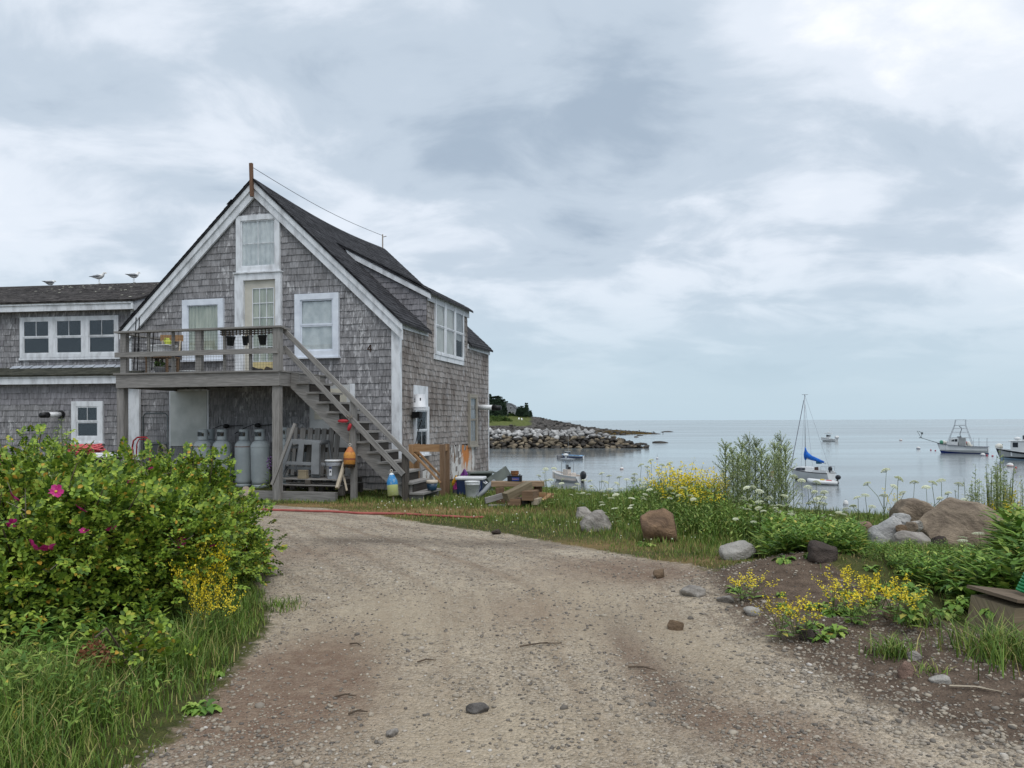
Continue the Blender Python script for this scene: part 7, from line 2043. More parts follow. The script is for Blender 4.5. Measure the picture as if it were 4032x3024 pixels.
for x, y in ((-3.0, -1.4), (-4.6, -1.3), (-4.6, 1.3), (-3.2, 1.45), (-2.2, 1.45)):
    m = MB(); m.tube([(x, y, 1.2), (x, y, 2.9)], 0.03, 5); m.build('stanchion', ALU, t)
FB = M('white_fender', (222, 220, 210), None, 2, 0.5); FR = M('red_fender', (176, 60, 66), None, 2, 0.5); FG = M('green_net', (90, 150, 124), None, 4, 0.8)
for nm, x, y, z, r, mt in (('fender', 3.7, -0.7, 1.95, 0.4, FB), ('fender', 4.1, -0.2, 2.0, 0.38, FG), ('fender', 3.2, -1.1, 1.8, 0.38, FB), ('fender', -1.0, -1.55, 1.75, 0.45, FB), ('fender', -1.5, -1.6, 1.3, 0.36, FB), ('fender', -0.3, -1.5, 1.95, 0.4, FR), ('fender', -0.5, -1.65, 1.35, 0.36, FB)):
    m = MB(); m.ell((x, y, z), r, r, r, 12, 8); m.build(nm, mt, t, True)
t.scale = (0.80, 0.82, 0.95)
# dark lobster boat
t = boat('lobster_boat', 'black hulled lobster boat with a white wheelhouse', 4052, 1813, math.pi - R(35))
boat_hull(t, 8.2, 3.0, 0.95, 1.75, 0.3, 0.9, DKH, M('pale_blue_boot', (170, 196, 216), None, 1, 0.5), 0.5, 0.08, GREYC, HW_)
m = MB(); m.box(0.3, -0.95, 0.6, 2.2, 0.95, 2.75); m.box(0.1, -1.05, 2.75, 2.5, 1.05, 2.87); wh = m.build('wheelhouse', HW_, t, bev=0.04)
m = MB(); m.box(1.3, -0.97, 1.9, 1.95, 0.97, 2.6); m.box(2.19, -0.7, 1.9, 2.22, 0.7, 2.6); m.build('window', DGL, wh)
m = MB(); m.box(0.29, -0.5, 0.9, 0.31, 0.6, 2.3); m.build('doorway', DGR, wh)
m = MB(); m.tube([(0.7, -0.9, 1.6), (0.7, -0.95, 3.6)], 0.10, 8); m.build('exhaust_stack', DGR, t)
m = MB(); m.ell((1.4, 0.1, 3.15), 0.45, 0.4, 0.26, 12, 6); m.box(0.3, -0.3, 2.9, 0.9, 0.3, 3.0); m.ell((0.0, 0.3, 3.45), 0.3, 0.3, 0.14, 10, 6); m.cyl((0, 0.3, 2.87), (0, 0.3, 3.4), 0.05, n=6); m.build('radar_dome', HW_, t, True)
m = MB(); m.ell((3.7, -0.5, 1.9), 0.5, 0.5, 0.5, 14, 10); m.build('fender', FB, t, True)
m = MB(); m.box(-1.0, -1.0, 0.6, -0.3, -0.4, 1.3); m.build('red_tub', FR, t)
m = MB(); m.box(1.4, -1.54, 0.65, 2.0, -1.50, 1.0); m.build('name_plate', FB, t)
# mooring buoys
def ball(u, v, wpx, label, mat, name='mooring_buoy', stripe=None, sq=0.8, mast=0.0, group=None):
    p = gp(u, v, SEA); r = wpx / 2 / F * p.y
    t = thing(name, label, 'buoy', (p.x, p.y, SEA), 0, group)
    m = MB(); m.ell((0, 0, r * 0.45), r, r, r * sq, 16, 10); m.build('float_body', mat, t, True)
    m = MB(); m.lathe([(r * 1.01, r * 0.28), (r * 1.03, r * 0.34), (r * 1.01, r * 0.42)], 16); m.build('stripe', stripe or BLUEB, t, True)
    if mast:
        m = MB(); m.cyl((0, 0, r), (0, 0, r + mast), r * 0.16, r * 0.1, 6); m.build('staff', GREYC, t)
WB = M('white_buoy', (222, 222, 220), (190, 190, 188), 2, 0.6); OB = M('orange_buoy', (202, 96, 66), (160, 90, 74), 2, 0.6)
ball(2448, 1848, 15, 'white and pink mooring buoy on open water in front of the breakwater', WB, stripe=OB, mast=0.35)
ball(2588, 1807, 10, 'small white buoy with a mooring stick on the open water', WB, mast=0.6)
ball(3330, 1988, 20, 'tall white mooring buoy with a dark band in front of the sailboat', WB, stripe=DKH, sq=1.5, mast=0.25)
ball(3547, 1735, 11, 'small white buoy with a red band ahead of the tower boat', WB, stripe=FR)
ball(3616, 1768, 15, 'white round buoy off the bow of the tower boat', WB)
ball(3870, 1795, 18, 'white round buoy under the stern of the tower boat', WB)
ball(3977, 1838, 25, 'large white buoy with a small orange float in front of the black boat', WB, stripe=OB)
ball(4000, 1843, 9, 'small orange float beside the large white buoy', OB, 'small_float')
ball(3040, 1868, 20, 'orange mooring buoy off the bow of the sailboat', OB, stripe=WB, mast=0.2)
ball(2234, 1803, 12, 'white ball buoy between the grey float and the dinghy', WB)
for k, (u, v) in enumerate(((3665, 1773), (3683, 1775))): ball(u, v, 6, 'tiny red float on the line off the tower boat bow', FR, 'rope_float', group='red floats off the tower boat bow')
for k, (u, v) in enumerate(((3886, 1795), (3908, 1797), (3962, 1793))): ball(u, v, 8, 'tiny red float on the line between the two fishing boats', FR, 'rope_float', group='red floats between the fishing boats')
# ================================================================== vegetation
def leafmat(name, stops, trans=0.15, rough=0.55, var=0.35, spec=0.3):
    m, nt, b = newmat(name)
    b.inputs['Roughness'].default_value = rough; b.inputs['Specular IOR Level'].default_value = spec
    r = island(nt)
    c = tramp(nt, r, [(p, lin(q)) for p, q in stops])
    P = coords(nt, 'pos', (1, 1, 1)); n = tnoise(nt, P, 1.8, 3, 0.5)
    h = node(nt, 'ShaderNodeHueSaturation'); nt.links.new(c, h.inputs['Color'])
    nt.links.new(nmath(nt, 'MULTIPLY_ADD', n, var * 2, 1 - var), h.inputs['Value'])
    nt.links.new(h.outputs[0], b.inputs['Base Color'])
    if trans:
        o = [x for x in nt.nodes if x.type == 'OUTPUT_MATERIAL'][0]
        t = node(nt, 'ShaderNodeBsdfTranslucent'); nt.links.new(h.outputs[0], t.inputs[0])
        mx = node(nt, 'ShaderNodeMixShader'); mx.inputs[0].default_value = trans
        nt.links.new(b.outputs[0], mx.inputs[1]); nt.links.new(t.outputs[0], mx.inputs[2]); nt.links.new(mx.outputs[0], o.inputs[0])
    MATS[name] = m
    return m
ROSE = leafmat('rose_leaf', [(0.0, (58, 82, 32)), (0.25, (88, 116, 40)), (0.55, (122, 148, 50)), (0.88, (152, 172, 66)), (0.965, (160, 160, 62)), (0.99, (190, 150, 60))])
GRASS = leafmat('grass_blade', [(0.0, (66, 92, 36)), (0.4, (94, 124, 48)), (0.75, (122, 146, 62)), (0.9, (144, 150, 80)), (1.0, (178, 162, 110))])
LAWNB = leafmat('lawn_blade', [(0.0, (72, 98, 40)), (0.5, (102, 128, 54)), (0.85, (136, 142, 74)), (1.0, (172, 152, 102))])
DRYB = leafmat('dry_grass_blade', [(0.0, (128, 112, 70)), (0.5, (162, 136, 94)), (1.0, (178, 152, 110))])
WEED = leafmat('weed_leaf', [(0.0, (70, 98, 42)), (0.35, (98, 128, 54)), (0.7, (128, 152, 72)), (0.93, (150, 166, 90)), (1.0, (172, 166, 96))])
SAGE = leafmat('sage_leaf', [(0.0, (126, 144, 88)), (0.5, (160, 174, 118)), (0.85, (184, 192, 146)), (1.0, (200, 204, 166))])
BROAD = leafmat('broad_leaf', [(0.0, (70, 102, 42)), (0.4, (98, 132, 54)), (0.75, (126, 154, 66)), (0.95, (150, 166, 82)), (1.0, (186, 166, 76))], rough=0.6)
STEMG = M('green_stem', (96, 108, 58), (74, 84, 44), 8, 0.8); STEMB = M('woody_stem', (104, 90, 74), (66, 56, 46), 8, 0.9, isl=0.4)
YEL = leafmat('yellow_petal', [(0.0, (214, 190, 36)), (0.6, (234, 212, 50)), (1.0, (240, 226, 90))], 0.3)
CREAM = leafmat('cream_umbel', [(0.0, (190, 196, 156)), (0.4, (220, 224, 196)), (1.0, (238, 240, 224))], 0.3, var=0.1)
PINK = leafmat('magenta_petal', [(0.0, (150, 24, 96)), (0.5, (190, 40, 124)), (1.0, (212, 74, 150))], 0.3)

def nz(n): return n / np.linalg.norm(n, axis=1, keepdims=True)
# ---- rose leaf: seven leaflets on a rachis
def rose_leaf():
    V, Fc = [], []
    for k, (x, y, ang, L) in enumerate(((0.25, 0.03, 1.0, 0.34), (0.25, -0.03, -1.0, 0.34), (0.5, 0.03, 0.9, 0.38), (0.5, -0.03, -0.9, 0.38), (0.74, 0.03, 0.75, 0.36), (0.74, -0.03, -0.75, 0.36), (0.85, 0, 0.0, 0.40))):
        c, s = math.cos(ang), math.sin(ang); b = len(V); w = 0.125
        for (px, py, pz) in ((0, 0, 0), (0.35 * L, w, 0.05), (0.75 * L, w * 0.85, 0.03), (L, 0, -0.06), (0.75 * L, -w * 0.85, 0.03), (0.35 * L, -w, 0.05), (0.5 * L, 0, -0.015)):
            V.append((x + px * c - py * s, y + px * s + py * c, pz - 0.10 * x * x))
        Fc += [(b, b + 6, b + 1), (b + 1, b + 6, b + 2), (b + 2, b + 6, b + 3), (b, b + 5, b + 6), (b + 5, b + 4, b + 6), (b + 4, b + 3, b + 6)]
    return np.array(V), np.array(Fc)
RLV, RLF = rose_leaf()
def flower_mesh():
    m = MB()
    for k in range(6):
        a = k * 1.047 + 0.2 * (k % 2)
        c, s = math.cos(a), math.sin(a)
        pts = [(0.05, 0, 0), (0.55, 0.42, 0.22), (1.0, 0.26, 0.30), (1.02, -0.22, 0.26), (0.55, -0.42, 0.20), (0.6, 0, 0.08)]
        q = [(x * c - y * s, x * s + y * c, z) for x, y, z in pts]
        m.add(q, [(0, 5, 1), (1, 5, 2), (2, 5, 3), (3, 5, 4), (4, 5, 0)])
    return m.mesh('flower')
FLM = flower_mesh()
m = MB(); m.ell((0, 0, 0.12), 0.2, 0.2, 0.12, 8, 5); FCM = m.mesh('flower_centre', True)
YC = M('yellow_stamens', (206, 176, 70), None, 20, 0.8)
BUSHES = []
DEADC = M('pale_dead_cane', (176, 166, 152), (128, 118, 106), 8, 0.9)
def rose_bush(label, u, y, rx, ry, zt, n, seed, clumps=46, base_z=None, low=0.12, spread=0.13, sparse=1.0, leafs=(0.085, 0.125)):
    rr = np.random.default_rng(seed)
    x = ray(u, 1900)[0] * y; z0 = gz(x, y)
    t = thing('rose_bush', label, 'bush', (x, y, z0))
    H = zt - z0
    d = rr.normal(size=(clumps, 3)); d[:, 2] = np.abs(d[:, 2]) * 1.0 - 0.42; d = nz(d)
    rad = rr.uniform(0.62, 1.02, clumps)
    C = d * np.array([rx, ry, H * 0.62]) * rad[:, None] + [0, 0, H * 0.40]
    C[:, 2] = np.maximum(C[:, 2], low)
    ci = rr.integers(0, clumps, n)
    off = np.clip(rr.normal(0, 1, (n, 3)), -1.9, 1.9) * spread * np.array([1, 1, 0.7])
    p = C[ci] + off
    p[:, 2] = np.clip(p[:, 2], 0.05, None)
    out = nz((p - [0, 0, H * 0.25]) / np.array([rx, ry, H * 0.62]) + 1e-6)
    dr = nz(out * 0.8 + rr.normal(0, 0.55, (n, 3)) + [0, 0, 0.15])
    up = nz(np.array([0, 0, 1.0]) + out * 0.5 + rr.normal(0, 0.35, (n, 3)))
    s = rr.uniform(leafs[0], leafs[1], n)
    ni = int(n * 0.4); di = nz(rr.normal(size=(ni, 3))); di[:, 2] = np.abs(di[:, 2])  # inner leaf layer, added to block light and darken the hollows
    pi_ = di * np.array([rx, ry, H * 0.8]) * rr.uniform(0.15, 0.72, ni)[:, None] + [0, 0, 0.05]
    p = np.vstack([p, pi_]); dr = np.vstack([dr, nz(di + rr.normal(0, 0.6, (ni, 3)))]); up = np.vstack([up, nz(rr.normal(size=(ni, 3)) + [0, 0, 0.6])]); s = np.concatenate([s, rr.uniform(0.10, 0.14, ni)])
    VV, FF = replicate(RLV, RLF, basis(dr, up) * s[:, None, None], p)
    link('foliage', npmesh('foliage', VV, FF), ROSE, t)
    m = MB(); r2 = random.Random(seed)
    for k in range(int(clumps * 1.0)):
        c = Vector(C[k]); b = Vector((c.x * 0.25 + r2.uniform(-0.15, 0.15), c.y * 0.25 + r2.uniform(-0.1, 0.1), -0.05))
        mid = b.lerp(c, 0.55) + Vector((r2.uniform(-0.08, 0.08), r2.uniform(-0.08, 0.08), 0.06))
        m.tube([b, mid, c, c + (c - mid) * 0.35 + Vector((0, 0, 0.03))], [0.010, 0.007, 0.005, 0.003], 4, False)
    m.build('stems', STEMB, t)
    if n > 1500:
        m = MB()
        for k in range(9):
            a = r2.uniform(-2.9, -0.2); e = r2.uniform(0.1, 1.1)
            d = Vector((math.cos(a) * math.cos(e) * rx, math.sin(a) * math.cos(e) * ry, math.sin(e) * H * 0.6)); c = Vector((0, 0, H * 0.38)) + d * 0.8
            tip = c + d.normalized() * r2.uniform(0.2, 0.38) + Vector((r2.uniform(-0.1, 0.1), 0, r2.uniform(-0.08, 0.12))); mid = c.lerp(tip, 0.5) + Vector((0, 0, r2.uniform(-0.04, 0.04)))
            m.tube([c, mid, tip], [0.005, 0.004, 0.002], 4, False); m.tube([mid, mid + Vector((r2.uniform(-0.12, 0.12), -0.04, r2.uniform(-0.02, 0.1)))], [0.003, 0.0015], 4, False)
        m.build('dead_canes', DEADC, t)
    BUSHES.append((t, Vector((x, y, z0)), rx, ry, H))
    return t
rose_bush('tall bright green rose bush behind the others at the edge of the frame', 90, 8.2, 1.15, 1.0, 1.24, 3000, 1, 64)
rose_bush('rose bush in the middle of the thicket in front of the storage tote', 430, 8.3, 0.95, 0.9, 0.96, 2200, 2, 50)
rose_bush('rose bush in front of the gas cylinders with upright tips', 660, 8.2, 0.52, 0.8, 1.18, 2000, 3, 44)
rose_bush('dense dark rose bush with magenta flowers nearest the long grass', 110, 5.6, 1.05, 0.85, 1.10, 4200, 4, 95, low=0.2)
rose_bush('rose bush with yellowed leaves next to the yellow mustard flowers', 500, 6.1, 0.72, 0.85, 1.02, 3600, 5, 85, low=0.15)
rose_bush('low rose bush beside the yellow mustard and the gravel', 775, 7.0, 0.42, 0.6, 0.80, 1200, 6, 30)
rose_bush('sparse rose sprig with one pink flower reaching over the gravel', 985, 7.5, 0.22, 0.24, 0.70, 330, 7, 14, spread=0.09)
rose_bush('small bright rose sucker growing in the long grass', 540, 4.55, 0.16, 0.14, 0.34, 46, 8, 6, leafs=(0.08, 0.11))
rose_bush('upright rose shoots standing out in front of the gas cylinders', 855, 8.6, 0.22, 0.3, 1.20, 190, 9, 10, low=0.3, spread=0.09)
def hit_bush(u, v):
    x, dz = ray(u, v); best = None
    for (t, c, rx, ry, H) in BUSHES:
        cc = c + Vector((0, 0, H * 0.40)); o = Vector((0, 0, CZ)) - cc; d = Vector((x, 1, dz))
        sc = Vector((1 / rx, 1 / ry, 1 / (H * 0.64)))
        o2 = Vector((o.x * sc.x, o.y * sc.y, o.z * sc.z)); d2 = Vector((d.x * sc.x, d.y * sc.y, d.z * sc.z))
        A, B, C2 = d2.dot(d2), 2 * o2.dot(d2), o2.dot(o2) - 1.02
        D_ = B * B - 4 * A * C2
        if D_ < 0: continue
        s = (-B - math.sqrt(D_)) / (2 * A)
        if best is None or s < best[0]: best = (s, t, c)
    return best
for k, (u, v, sz) in enumerate(((68, 1962, 0.055), (231, 1935, 0.05), (325, 2004, 0.045), (25, 1806, 0.06), (12, 1830, 0.05), (523, 1902, 0.04), (466, 1861, 0.035), (138, 2147, 0.045), (203, 2160, 0.055), (341, 2089, 0.03), (447, 2079, 0.035), (722, 2135, 0.045), (954, 2027, 0.055), (767, 2350, 0.035), (843, 2150, 0.03), (700, 1925, 0.03), (600, 1845, 0.03), (60, 2060, 0.035))):
    h = hit_bush(u, v)
    if not h: continue
    s, t, c = h; x, dz = ray(u, v)
    pos = Vector((x * s, s - 0.03, CZ + dz * s)) - c
    o = link('flower', FLM, PINK, t, pos, (rnd.uniform(0.3, 1.1), rnd.uniform(-0.5, 0.5), rnd.uniform(0, 6)), (sz,) * 3)
    link('flower_centre', FCM, YC, o)
# dead brown cluster hanging low on the bush
h = hit_bush(370, 2560); 
p = gpt(355, 2700); VV, FF = leaf_clump(9, 260, 0.08, 0.07, 0.14, 0.026)
t = thing('dead_branch', 'hanging cluster of dry brown leaves low under the rose bush', 'branch', (p.x, p.y + 0.05, p.z + 0.05))
link('dry_leaves', npmesh('dry_leaves', VV + np.array([0, 0, 0.04]), FF), leafmat('dead_leaf', [(0, (96, 58, 38)), (1, (142, 92, 62))]), t)
m = MB(); m.tube([(0.02, 0.3, 0.0), (0.0, 0.12, 0.22), (0, 0, 0.2)], 0.006, 5); m.build('twig', STEMB, t)

# ---- grass
def blades(P2, h, w, seed, lean=0.45, jit=0.35):
    rr = np.random.default_rng(seed); n = len(P2)
    z = ground_z(P2)
    ang = rr.uniform(0, 6.283, n); hh = h * rr.uniform(1 - jit, 1 + jit, n); ln = hh * rr.uniform(0.1, 1, n) * lean
    dx, dy = np.cos(ang), np.sin(ang); wa = ang + 1.57 + rr.normal(0, 0.4, n); wx, wy = np.cos(wa) * w / 2, np.sin(wa) * w / 2
    b = np.column_stack([P2, z - 0.01])
    def pt(f, s): return np.column_stack([b[:, 0] + dx * ln * f ** 2 + s * wx * (1 - 0.25 * f), b[:, 1] + dy * ln * f ** 2 + s * wy * (1 - 0.25 * f), b[:, 2] + hh * (f - 0.18 * lean * f ** 3)])
    V = np.stack([pt(0, -1), pt(0, 1), pt(0.55, -0.8), pt(0.55, 0.8), pt(1.0, 0)], 1).reshape(-1, 3)
    k = (np.arange(n) * 5)[:, None]
    Q = k + np.array([[0, 1, 3, 2]]); T = k + np.array([[2, 3, 4]])
    return V, [Q, T]
def scatter(n, seed, x0, x1, y0, y1, fn):
    rr = np.random.default_rng(seed); P = np.column_stack([rr.uniform(x0, x1, n), rr.uniform(y0, y1, n)]); pr = fn(P)
    return P[rr.uniform(0, 1, n) < pr]
def view(P):
    u = P[:, 0] / np.maximum(P[:, 1], 0.1) * F + 2016
    pile = (u > 3400) & (u < 3985) & (P[:, 1] > 7.7) & (P[:, 1] < 9.4)
    return ((u > -500) & (u < 5000) & (P[:, 1] > 2.6) & ~pile).astype(float)
yedge = lambda P: np.interp(P[:, 0], EDGE[:, 0], EDGE[:, 1])
VCAP = np.array([(-300, 2500), (500, 2520), (700, 2400), (850, 2330), (1000, 2300), (1100, 2300), (1101, 1950), (1960, 1962), (2060, 1960), (2180, 1945), (2330, 1935), (2420, 1922), (2520, 1895), (2600, 1865), (2760, 1880), (2860, 1930), (3000, 1970), (3150, 2005), (3260, 2040), (3380, 2050), (3420, 2070), (3520, 2010), (3640, 1985), (3960, 1990), (4000, 2000), (4300, 1990)], dtype=float)
def hcap(P, h, seed, spread=45):
    rr = np.random.default_rng(seed); u = P[:, 0] / P[:, 1] * F + 2016
    v = np.interp(u, VCAP[:, 0], VCAP[:, 1])
    v = np.where((u > 3395) & (u < 3965) & (P[:, 1] < 8.6), 2165.0, v)
    v = v + np.abs(rr.normal(0, spread, len(P)))
    top = CZ - (v - HV) / F * P[:, 1] - ground_z(P)
    return np.clip(np.minimum(h, top), np.minimum(0.10, h), None)
# long grass on the left verge
P = scatter(110000, 51, -6, -0.4, 2.8, 9.5, lambda P: view(P) * sstep(sdist(P, VERGE) + 0.10 * fnoise(P, 2.6), -0.04, 0.16) * (0.45 + 0.55 * (fnoise(P, 1.9, 4) > -0.3)))
dv = sdist(P, VERGE)
V1, F1 = blades(P, hcap(P, np.clip(0.08 + 0.16 * sstep(dv, 0, 0.5) + 0.06 * fnoise(P, 1.5, 2), 0.05, 0.3), 50), 0.006, 52, 0.9)
tag(link('verge_grass', npmesh('verge_grass', V1, F1), GRASS), 'long green grass along the verge under the rose bushes', 'grass', kind='stuff')
# lawn in front of the house
def lawn_d(P): return view(P) * sstep(sdist(P, LAWN) + 0.22 * fnoise(P, 1.7, 1) + 0.1 * fnoise(P, 5, 3), -0.05, 0.18) * (P[:, 1] < yedge(P) + 0.3)
P = scatter(150000, 53, -9, 6.5, 6.0, 18.5, lawn_d)
dx, dy = P[:, 0] - HM.x, P[:, 1] - HM.y; la_, lb_ = dx * CH - dy * SH, dx * SH + dy * CH
P = P[~((lb_ > -1.75) & (la_ < 2.0)) & ~((lb_ > -0.1) & (la_ < HWD))]
dryv = np.exp(-(((P[:, 0] - gp(1700, 2015).x) / 1.9) ** 2 + ((P[:, 1] - gp(1700, 2015).y) / 0.55) ** 2)) + np.exp(-(((P[:, 0] - gp(1250, 1990).x) / 1.5) ** 2 + ((P[:, 1] - gp(1250, 1990).y) / 0.35) ** 2))
dl = sdist(P, LAWN)
isdry = np.random.default_rng(5).uniform(0, 1, len(P)) < np.clip(dryv * 0.85 + 0.35 * (dl < 0.35) + 0.08, 0, 0.9)
hgt = 0.045 + 0.05 * sstep(dl, 0.2, 1.2) + 0.025 * fnoise(P, 0.9, 5)
V1, F1 = blades(P[~isdry], hgt[~isdry], 0.009, 54, 0.6); tag(link('lawn_grass', npmesh('lawn_grass', V1, F1), LAWNB), 'short green lawn grass in front of the house', 'grass', kind='stuff')
V1, F1 = blades(P[isdry], hgt[isdry] * 0.7, 0.008, 55, 0.9); tag(link('dry_grass', npmesh('dry_grass', V1, F1), DRYB), 'dry brown grass patches along the gravel edge', 'grass', kind='stuff')
# taller rough grass on the bank
WZ = np.vstack([gpoly([(2050, 1990), (2250, 2030), (2450, 2100), (2700, 2150), (2850, 2180), (3000, 2270), (3200, 2290), (3450, 2330), (3650, 2400), (3850, 2470), (4200, 2500)]), [(12, 7), (14, 16), (4, 19), (0.4, 19.3)], gpoly([(1960, 1935)])])
P = scatter(110000, 57, 0, 11, 5.5, 19.5, lambda P: view(P) * sstep(sdist(P, WZ) + 0.2 * fnoise(P, 1.3, 2), 0.0, 0.35) * (P[:, 1] < yedge(P) + 1.2) * 0.8)
db = sdist(P, WZ)
V1, F1 = blades(P, hcap(P, 0.12 + 0.24 * sstep(db, 0, 1.2) + 0.12 * fnoise(P, 1.1, 7), 59), 0.008, 58, 0.7)
tag(link('bank_grass', npmesh('bank_grass', V1, F1), GRASS), 'tall rough grass covering the top of the bank', 'grass', kind='stuff')

# ---- small leafy weeds filling the bank
def weed_template(seed, n=16, ls=0.30, branch=0.35):
    rr = np.random.default_rng(seed)
    V, Fc = [], []
    for k in range(n):
        f = 0.12 + 0.88 * k / n; a = k * 2.4 + rr.uniform(-0.4, 0.4); L = ls * (1.25 - 0.85 * f) * rr.uniform(0.7, 1.2)
        el = rr.uniform(0.1, 0.8); c, s = math.cos(a), math.sin(a); b = len(V)
        px, py = rr.normal(0, 0.03, 2)
        r0 = rr.uniform(0, branch) * f * 0.5
        for (x, y, z) in ((0, 0, 0), (0.4, 0.17, 0.02), (1, 0, -0.15), (0.4, -0.17, 0.02)):
            xx = r0 + x * L * math.cos(el) - z * L * math.sin(el); zz = f + x * L * math.sin(el) + z * L * math.cos(el)
            V.append((px + xx * c - y * L * s, py + xx * s + y * L * c, zz))
        Fc.append((b, b + 1, b + 2, b + 3))
    return np.array(V), np.array(Fc)
def weed_mass(P, h, seed, width=1.0, tn=5, n=16, ls=0.3):
    rr = np.random.default_rng(seed); z = ground_z(P); Vs, Fs, o = [], [], 0
    k = rr.integers(0, tn, len(P))
    for q in range(tn):
        i = np.where(k == q)[0]
        if not len(i): continue
        Vt, Ft = weed_template(seed * 10 + q, n, ls)
        hh = h[i] * rr.uniform(0.65, 1.25, len(i))
        A = rotz(rr.uniform(0, 6.283, len(i))) * np.stack([hh * width, hh * width, hh], 1)[:, None, :]
        sx, sy = rr.normal(0, 0.14, (2, len(i)))
        A[:, 0, 2] += hh * sx; A[:, 1, 2] += hh * sy
        V, Fq = replicate(Vt, Ft, A, np.column_stack([P[i], z[i]]))
        Vs.append(V); Fs.append(Fq + o); o += len(V)
    return np.vstack(Vs), np.vstack(Fs)
P = scatter(15000, 61, 0.2, 11, 5.8, 18.5, lambda P: view(P) * sstep(sdist(P, WZ) + 0.25 * fnoise(P, 1.2, 3), 0.15, 0.8) * (P[:, 1] < yedge(P) + 0.8) * (0.35 + 0.65 * (fnoise(P, 1.0, 8) > -0.2)))
hb = 0.30 + 0.30 * sstep(sdist(P, WZ), 0.3, 2.0) + 0.12 * fnoise(P, 0.8, 9)
rightz = sstep(P[:, 0], 4.0, 6.0); hb = hb * (1 - 0.25 * rightz)
V1, F1 = weed_mass(P, hcap(P, hb * 1.15, 65) / 1.1, 62, 0.8)
tag(link('bank_weeds', npmesh('bank_weeds', V1, F1), WEED), 'dense leafy green weeds along the bank behind the boulders', 'weeds', kind='stuff')
P = scatter(1500, 63, -5.5, -1.2, 3.4, 8.5, lambda P: view(P) * sstep(sdist(P, VERGE), 0.05, 0.5) * 0.5)
V1, F1 = weed_mass(P, 0.16 + 0.14 * sstep(sdist(P, VERGE), 0.1, 1.0), 64, 1.0)
tag(link('verge_weeds', npmesh('verge_weeds', V1, F1), BROAD), 'leafy weeds in the long grass under the rose bushes', 'weeds', kind='stuff')

RZ = gpoly([(3010, 2290), (3080, 2320), (3150, 2310), (3350, 2330), (3550, 2380), (3750, 2440), (3900, 2480), (4200, 2500), (5200, 2560), (5200, 2170), (4250, 2160), (3960, 2180), (3500, 2190), (3300, 2150), (3020, 2180)])
P = scatter(7000, 67, 1.8, 8.0, 4.8, 9.6, lambda P: view(P) * sstep(sdist(P, RZ) + 0.12 * fnoise(P, 2.2, 5), -0.03, 0.15) * 0.85)
V1, F1 = weed_mass(P, hcap(P, 0.34 + 0.12 * fnoise(P, 1.6, 2) + 0.16 * sstep(P[:, 0] / P[:, 1] * F + 2016, 3450, 3650), 68, 30) / 1.08, 69, 1.1, 6, 17, 0.42)
tag(link('radish_weeds', npmesh('radish_weeds', V1, F1), BROAD), 'lush leafy radish weeds between the bare soil and the stone pile', 'weeds', kind='stuff')
# ---- single plants
def plant(name, label, cat, p, parts, scale, group, rz=None):
    t = thing(name, label, cat, p, rnd.uniform(0, 6.28) if rz is None else rz, group)
    t.scale = (scale,) * 3
    for nm, me, mt in parts: link(nm, me, mt, t)
    return t
def lace_meshes(seed):
    r = random.Random(seed); st = MB(); hm = []
    heads = [(Vector((r.uniform(-0.06, 0.06), r.uniform(-0.06, 0.06), 1.0)), 0.07)]
    for k in range(r.choice((1, 2, 3))): heads.append((Vector((r.uniform(-0.22, 0.22), r.uniform(-0.22, 0.22), r.uniform(0.66, 0.92))), r.uniform(0.04, 0.062)))
    for q, (h, rad) in enumerate(heads):
        Vs, Fs = [], []
        b = Vector((0, 0, 0)) if q == 0 else Vector((heads[0][0].x * 0.45, heads[0][0].y * 0.45, 0.42))
        mid = b.lerp(h, 0.6) + Vector((-h.x * 0.2, -h.y * 0.2, 0.0))
        st.tube([b, mid, h], [0.006, 0.0045, 0.0035], 4, False)
        nb = 34
        tilt = Matrix.Rotation(r.uniform(-0.5, 0.5), 3, 'X') @ Matrix.Rotation(r.uniform(-0.5, 0.5), 3, 'Y')
        for i in range(nb):
            rr_ = rad * math.sqrt((i + 0.5) / nb); a = i * 2.4
            c = h + tilt @ Vector((rr_ * math.cos(a), rr_ * math.sin(a), 0.02 + 0.55 * rad * (1 - (rr_ / rad) ** 2)))
            s = rad * 0.20
            for sgn in (0, 1):
                ax = tilt @ (Vector((1, 0, 0.15)) if sgn == 0 else Vector((0.3, 0.9, 0.6))); ay = tilt @ (Vector((0, 1, -0.1)) if sgn == 0 else Vector((-0.7, 0.2, 0.7)))
                bI = len(Vs); Vs += [tuple(c + ax * s), tuple(c + ay * s), tuple(c - ax * s), tuple(c - ay * s)]; Fs.append((bI, bI + 1, bI + 2, bI + 3))
            if i % 5 == 0: st.tube([h, c], 0.0018, 3, False)
        hm.append(npmesh('flower_head', np.array(Vs), np.array(Fs)))
    lv, lf = weed_template(seed + 900, 9, 0.16, 0.2)
    return st.mesh('stem'), hm, npmesh('leaves', lv * np.array([1, 1, 0.6]), lf)
LACE = [lace_meshes(k) for k in range(6)]
def lace(u, v, y, k, lab, grp, dz=0.0):
    """a plant whose top flower stands at a pixel"""
    q = at(u, v, y); z0 = gz(q.x, q.y); h = q.z - z0
    if h < 0.15: return
    a, b, c = LACE[k % 6]
    t = plant('wild_carrot', lab, 'plant', (q.x, q.y, z0), [('stem', a, STEMG)] + [('flower_head', x, CREAM) for x in b] + [('leaves', c, WEED)], 1.0, grp)
    t.scale = (max(0.75, min(1.1, h)),) * 2 + (h,)
Z1 = lambda x, y: (2100 + x / 2.458, 1700 + y / 2.458)
L_A = 'white umbelled wild carrot rising against the water behind the lawn boulders'
rl = random.Random(3)
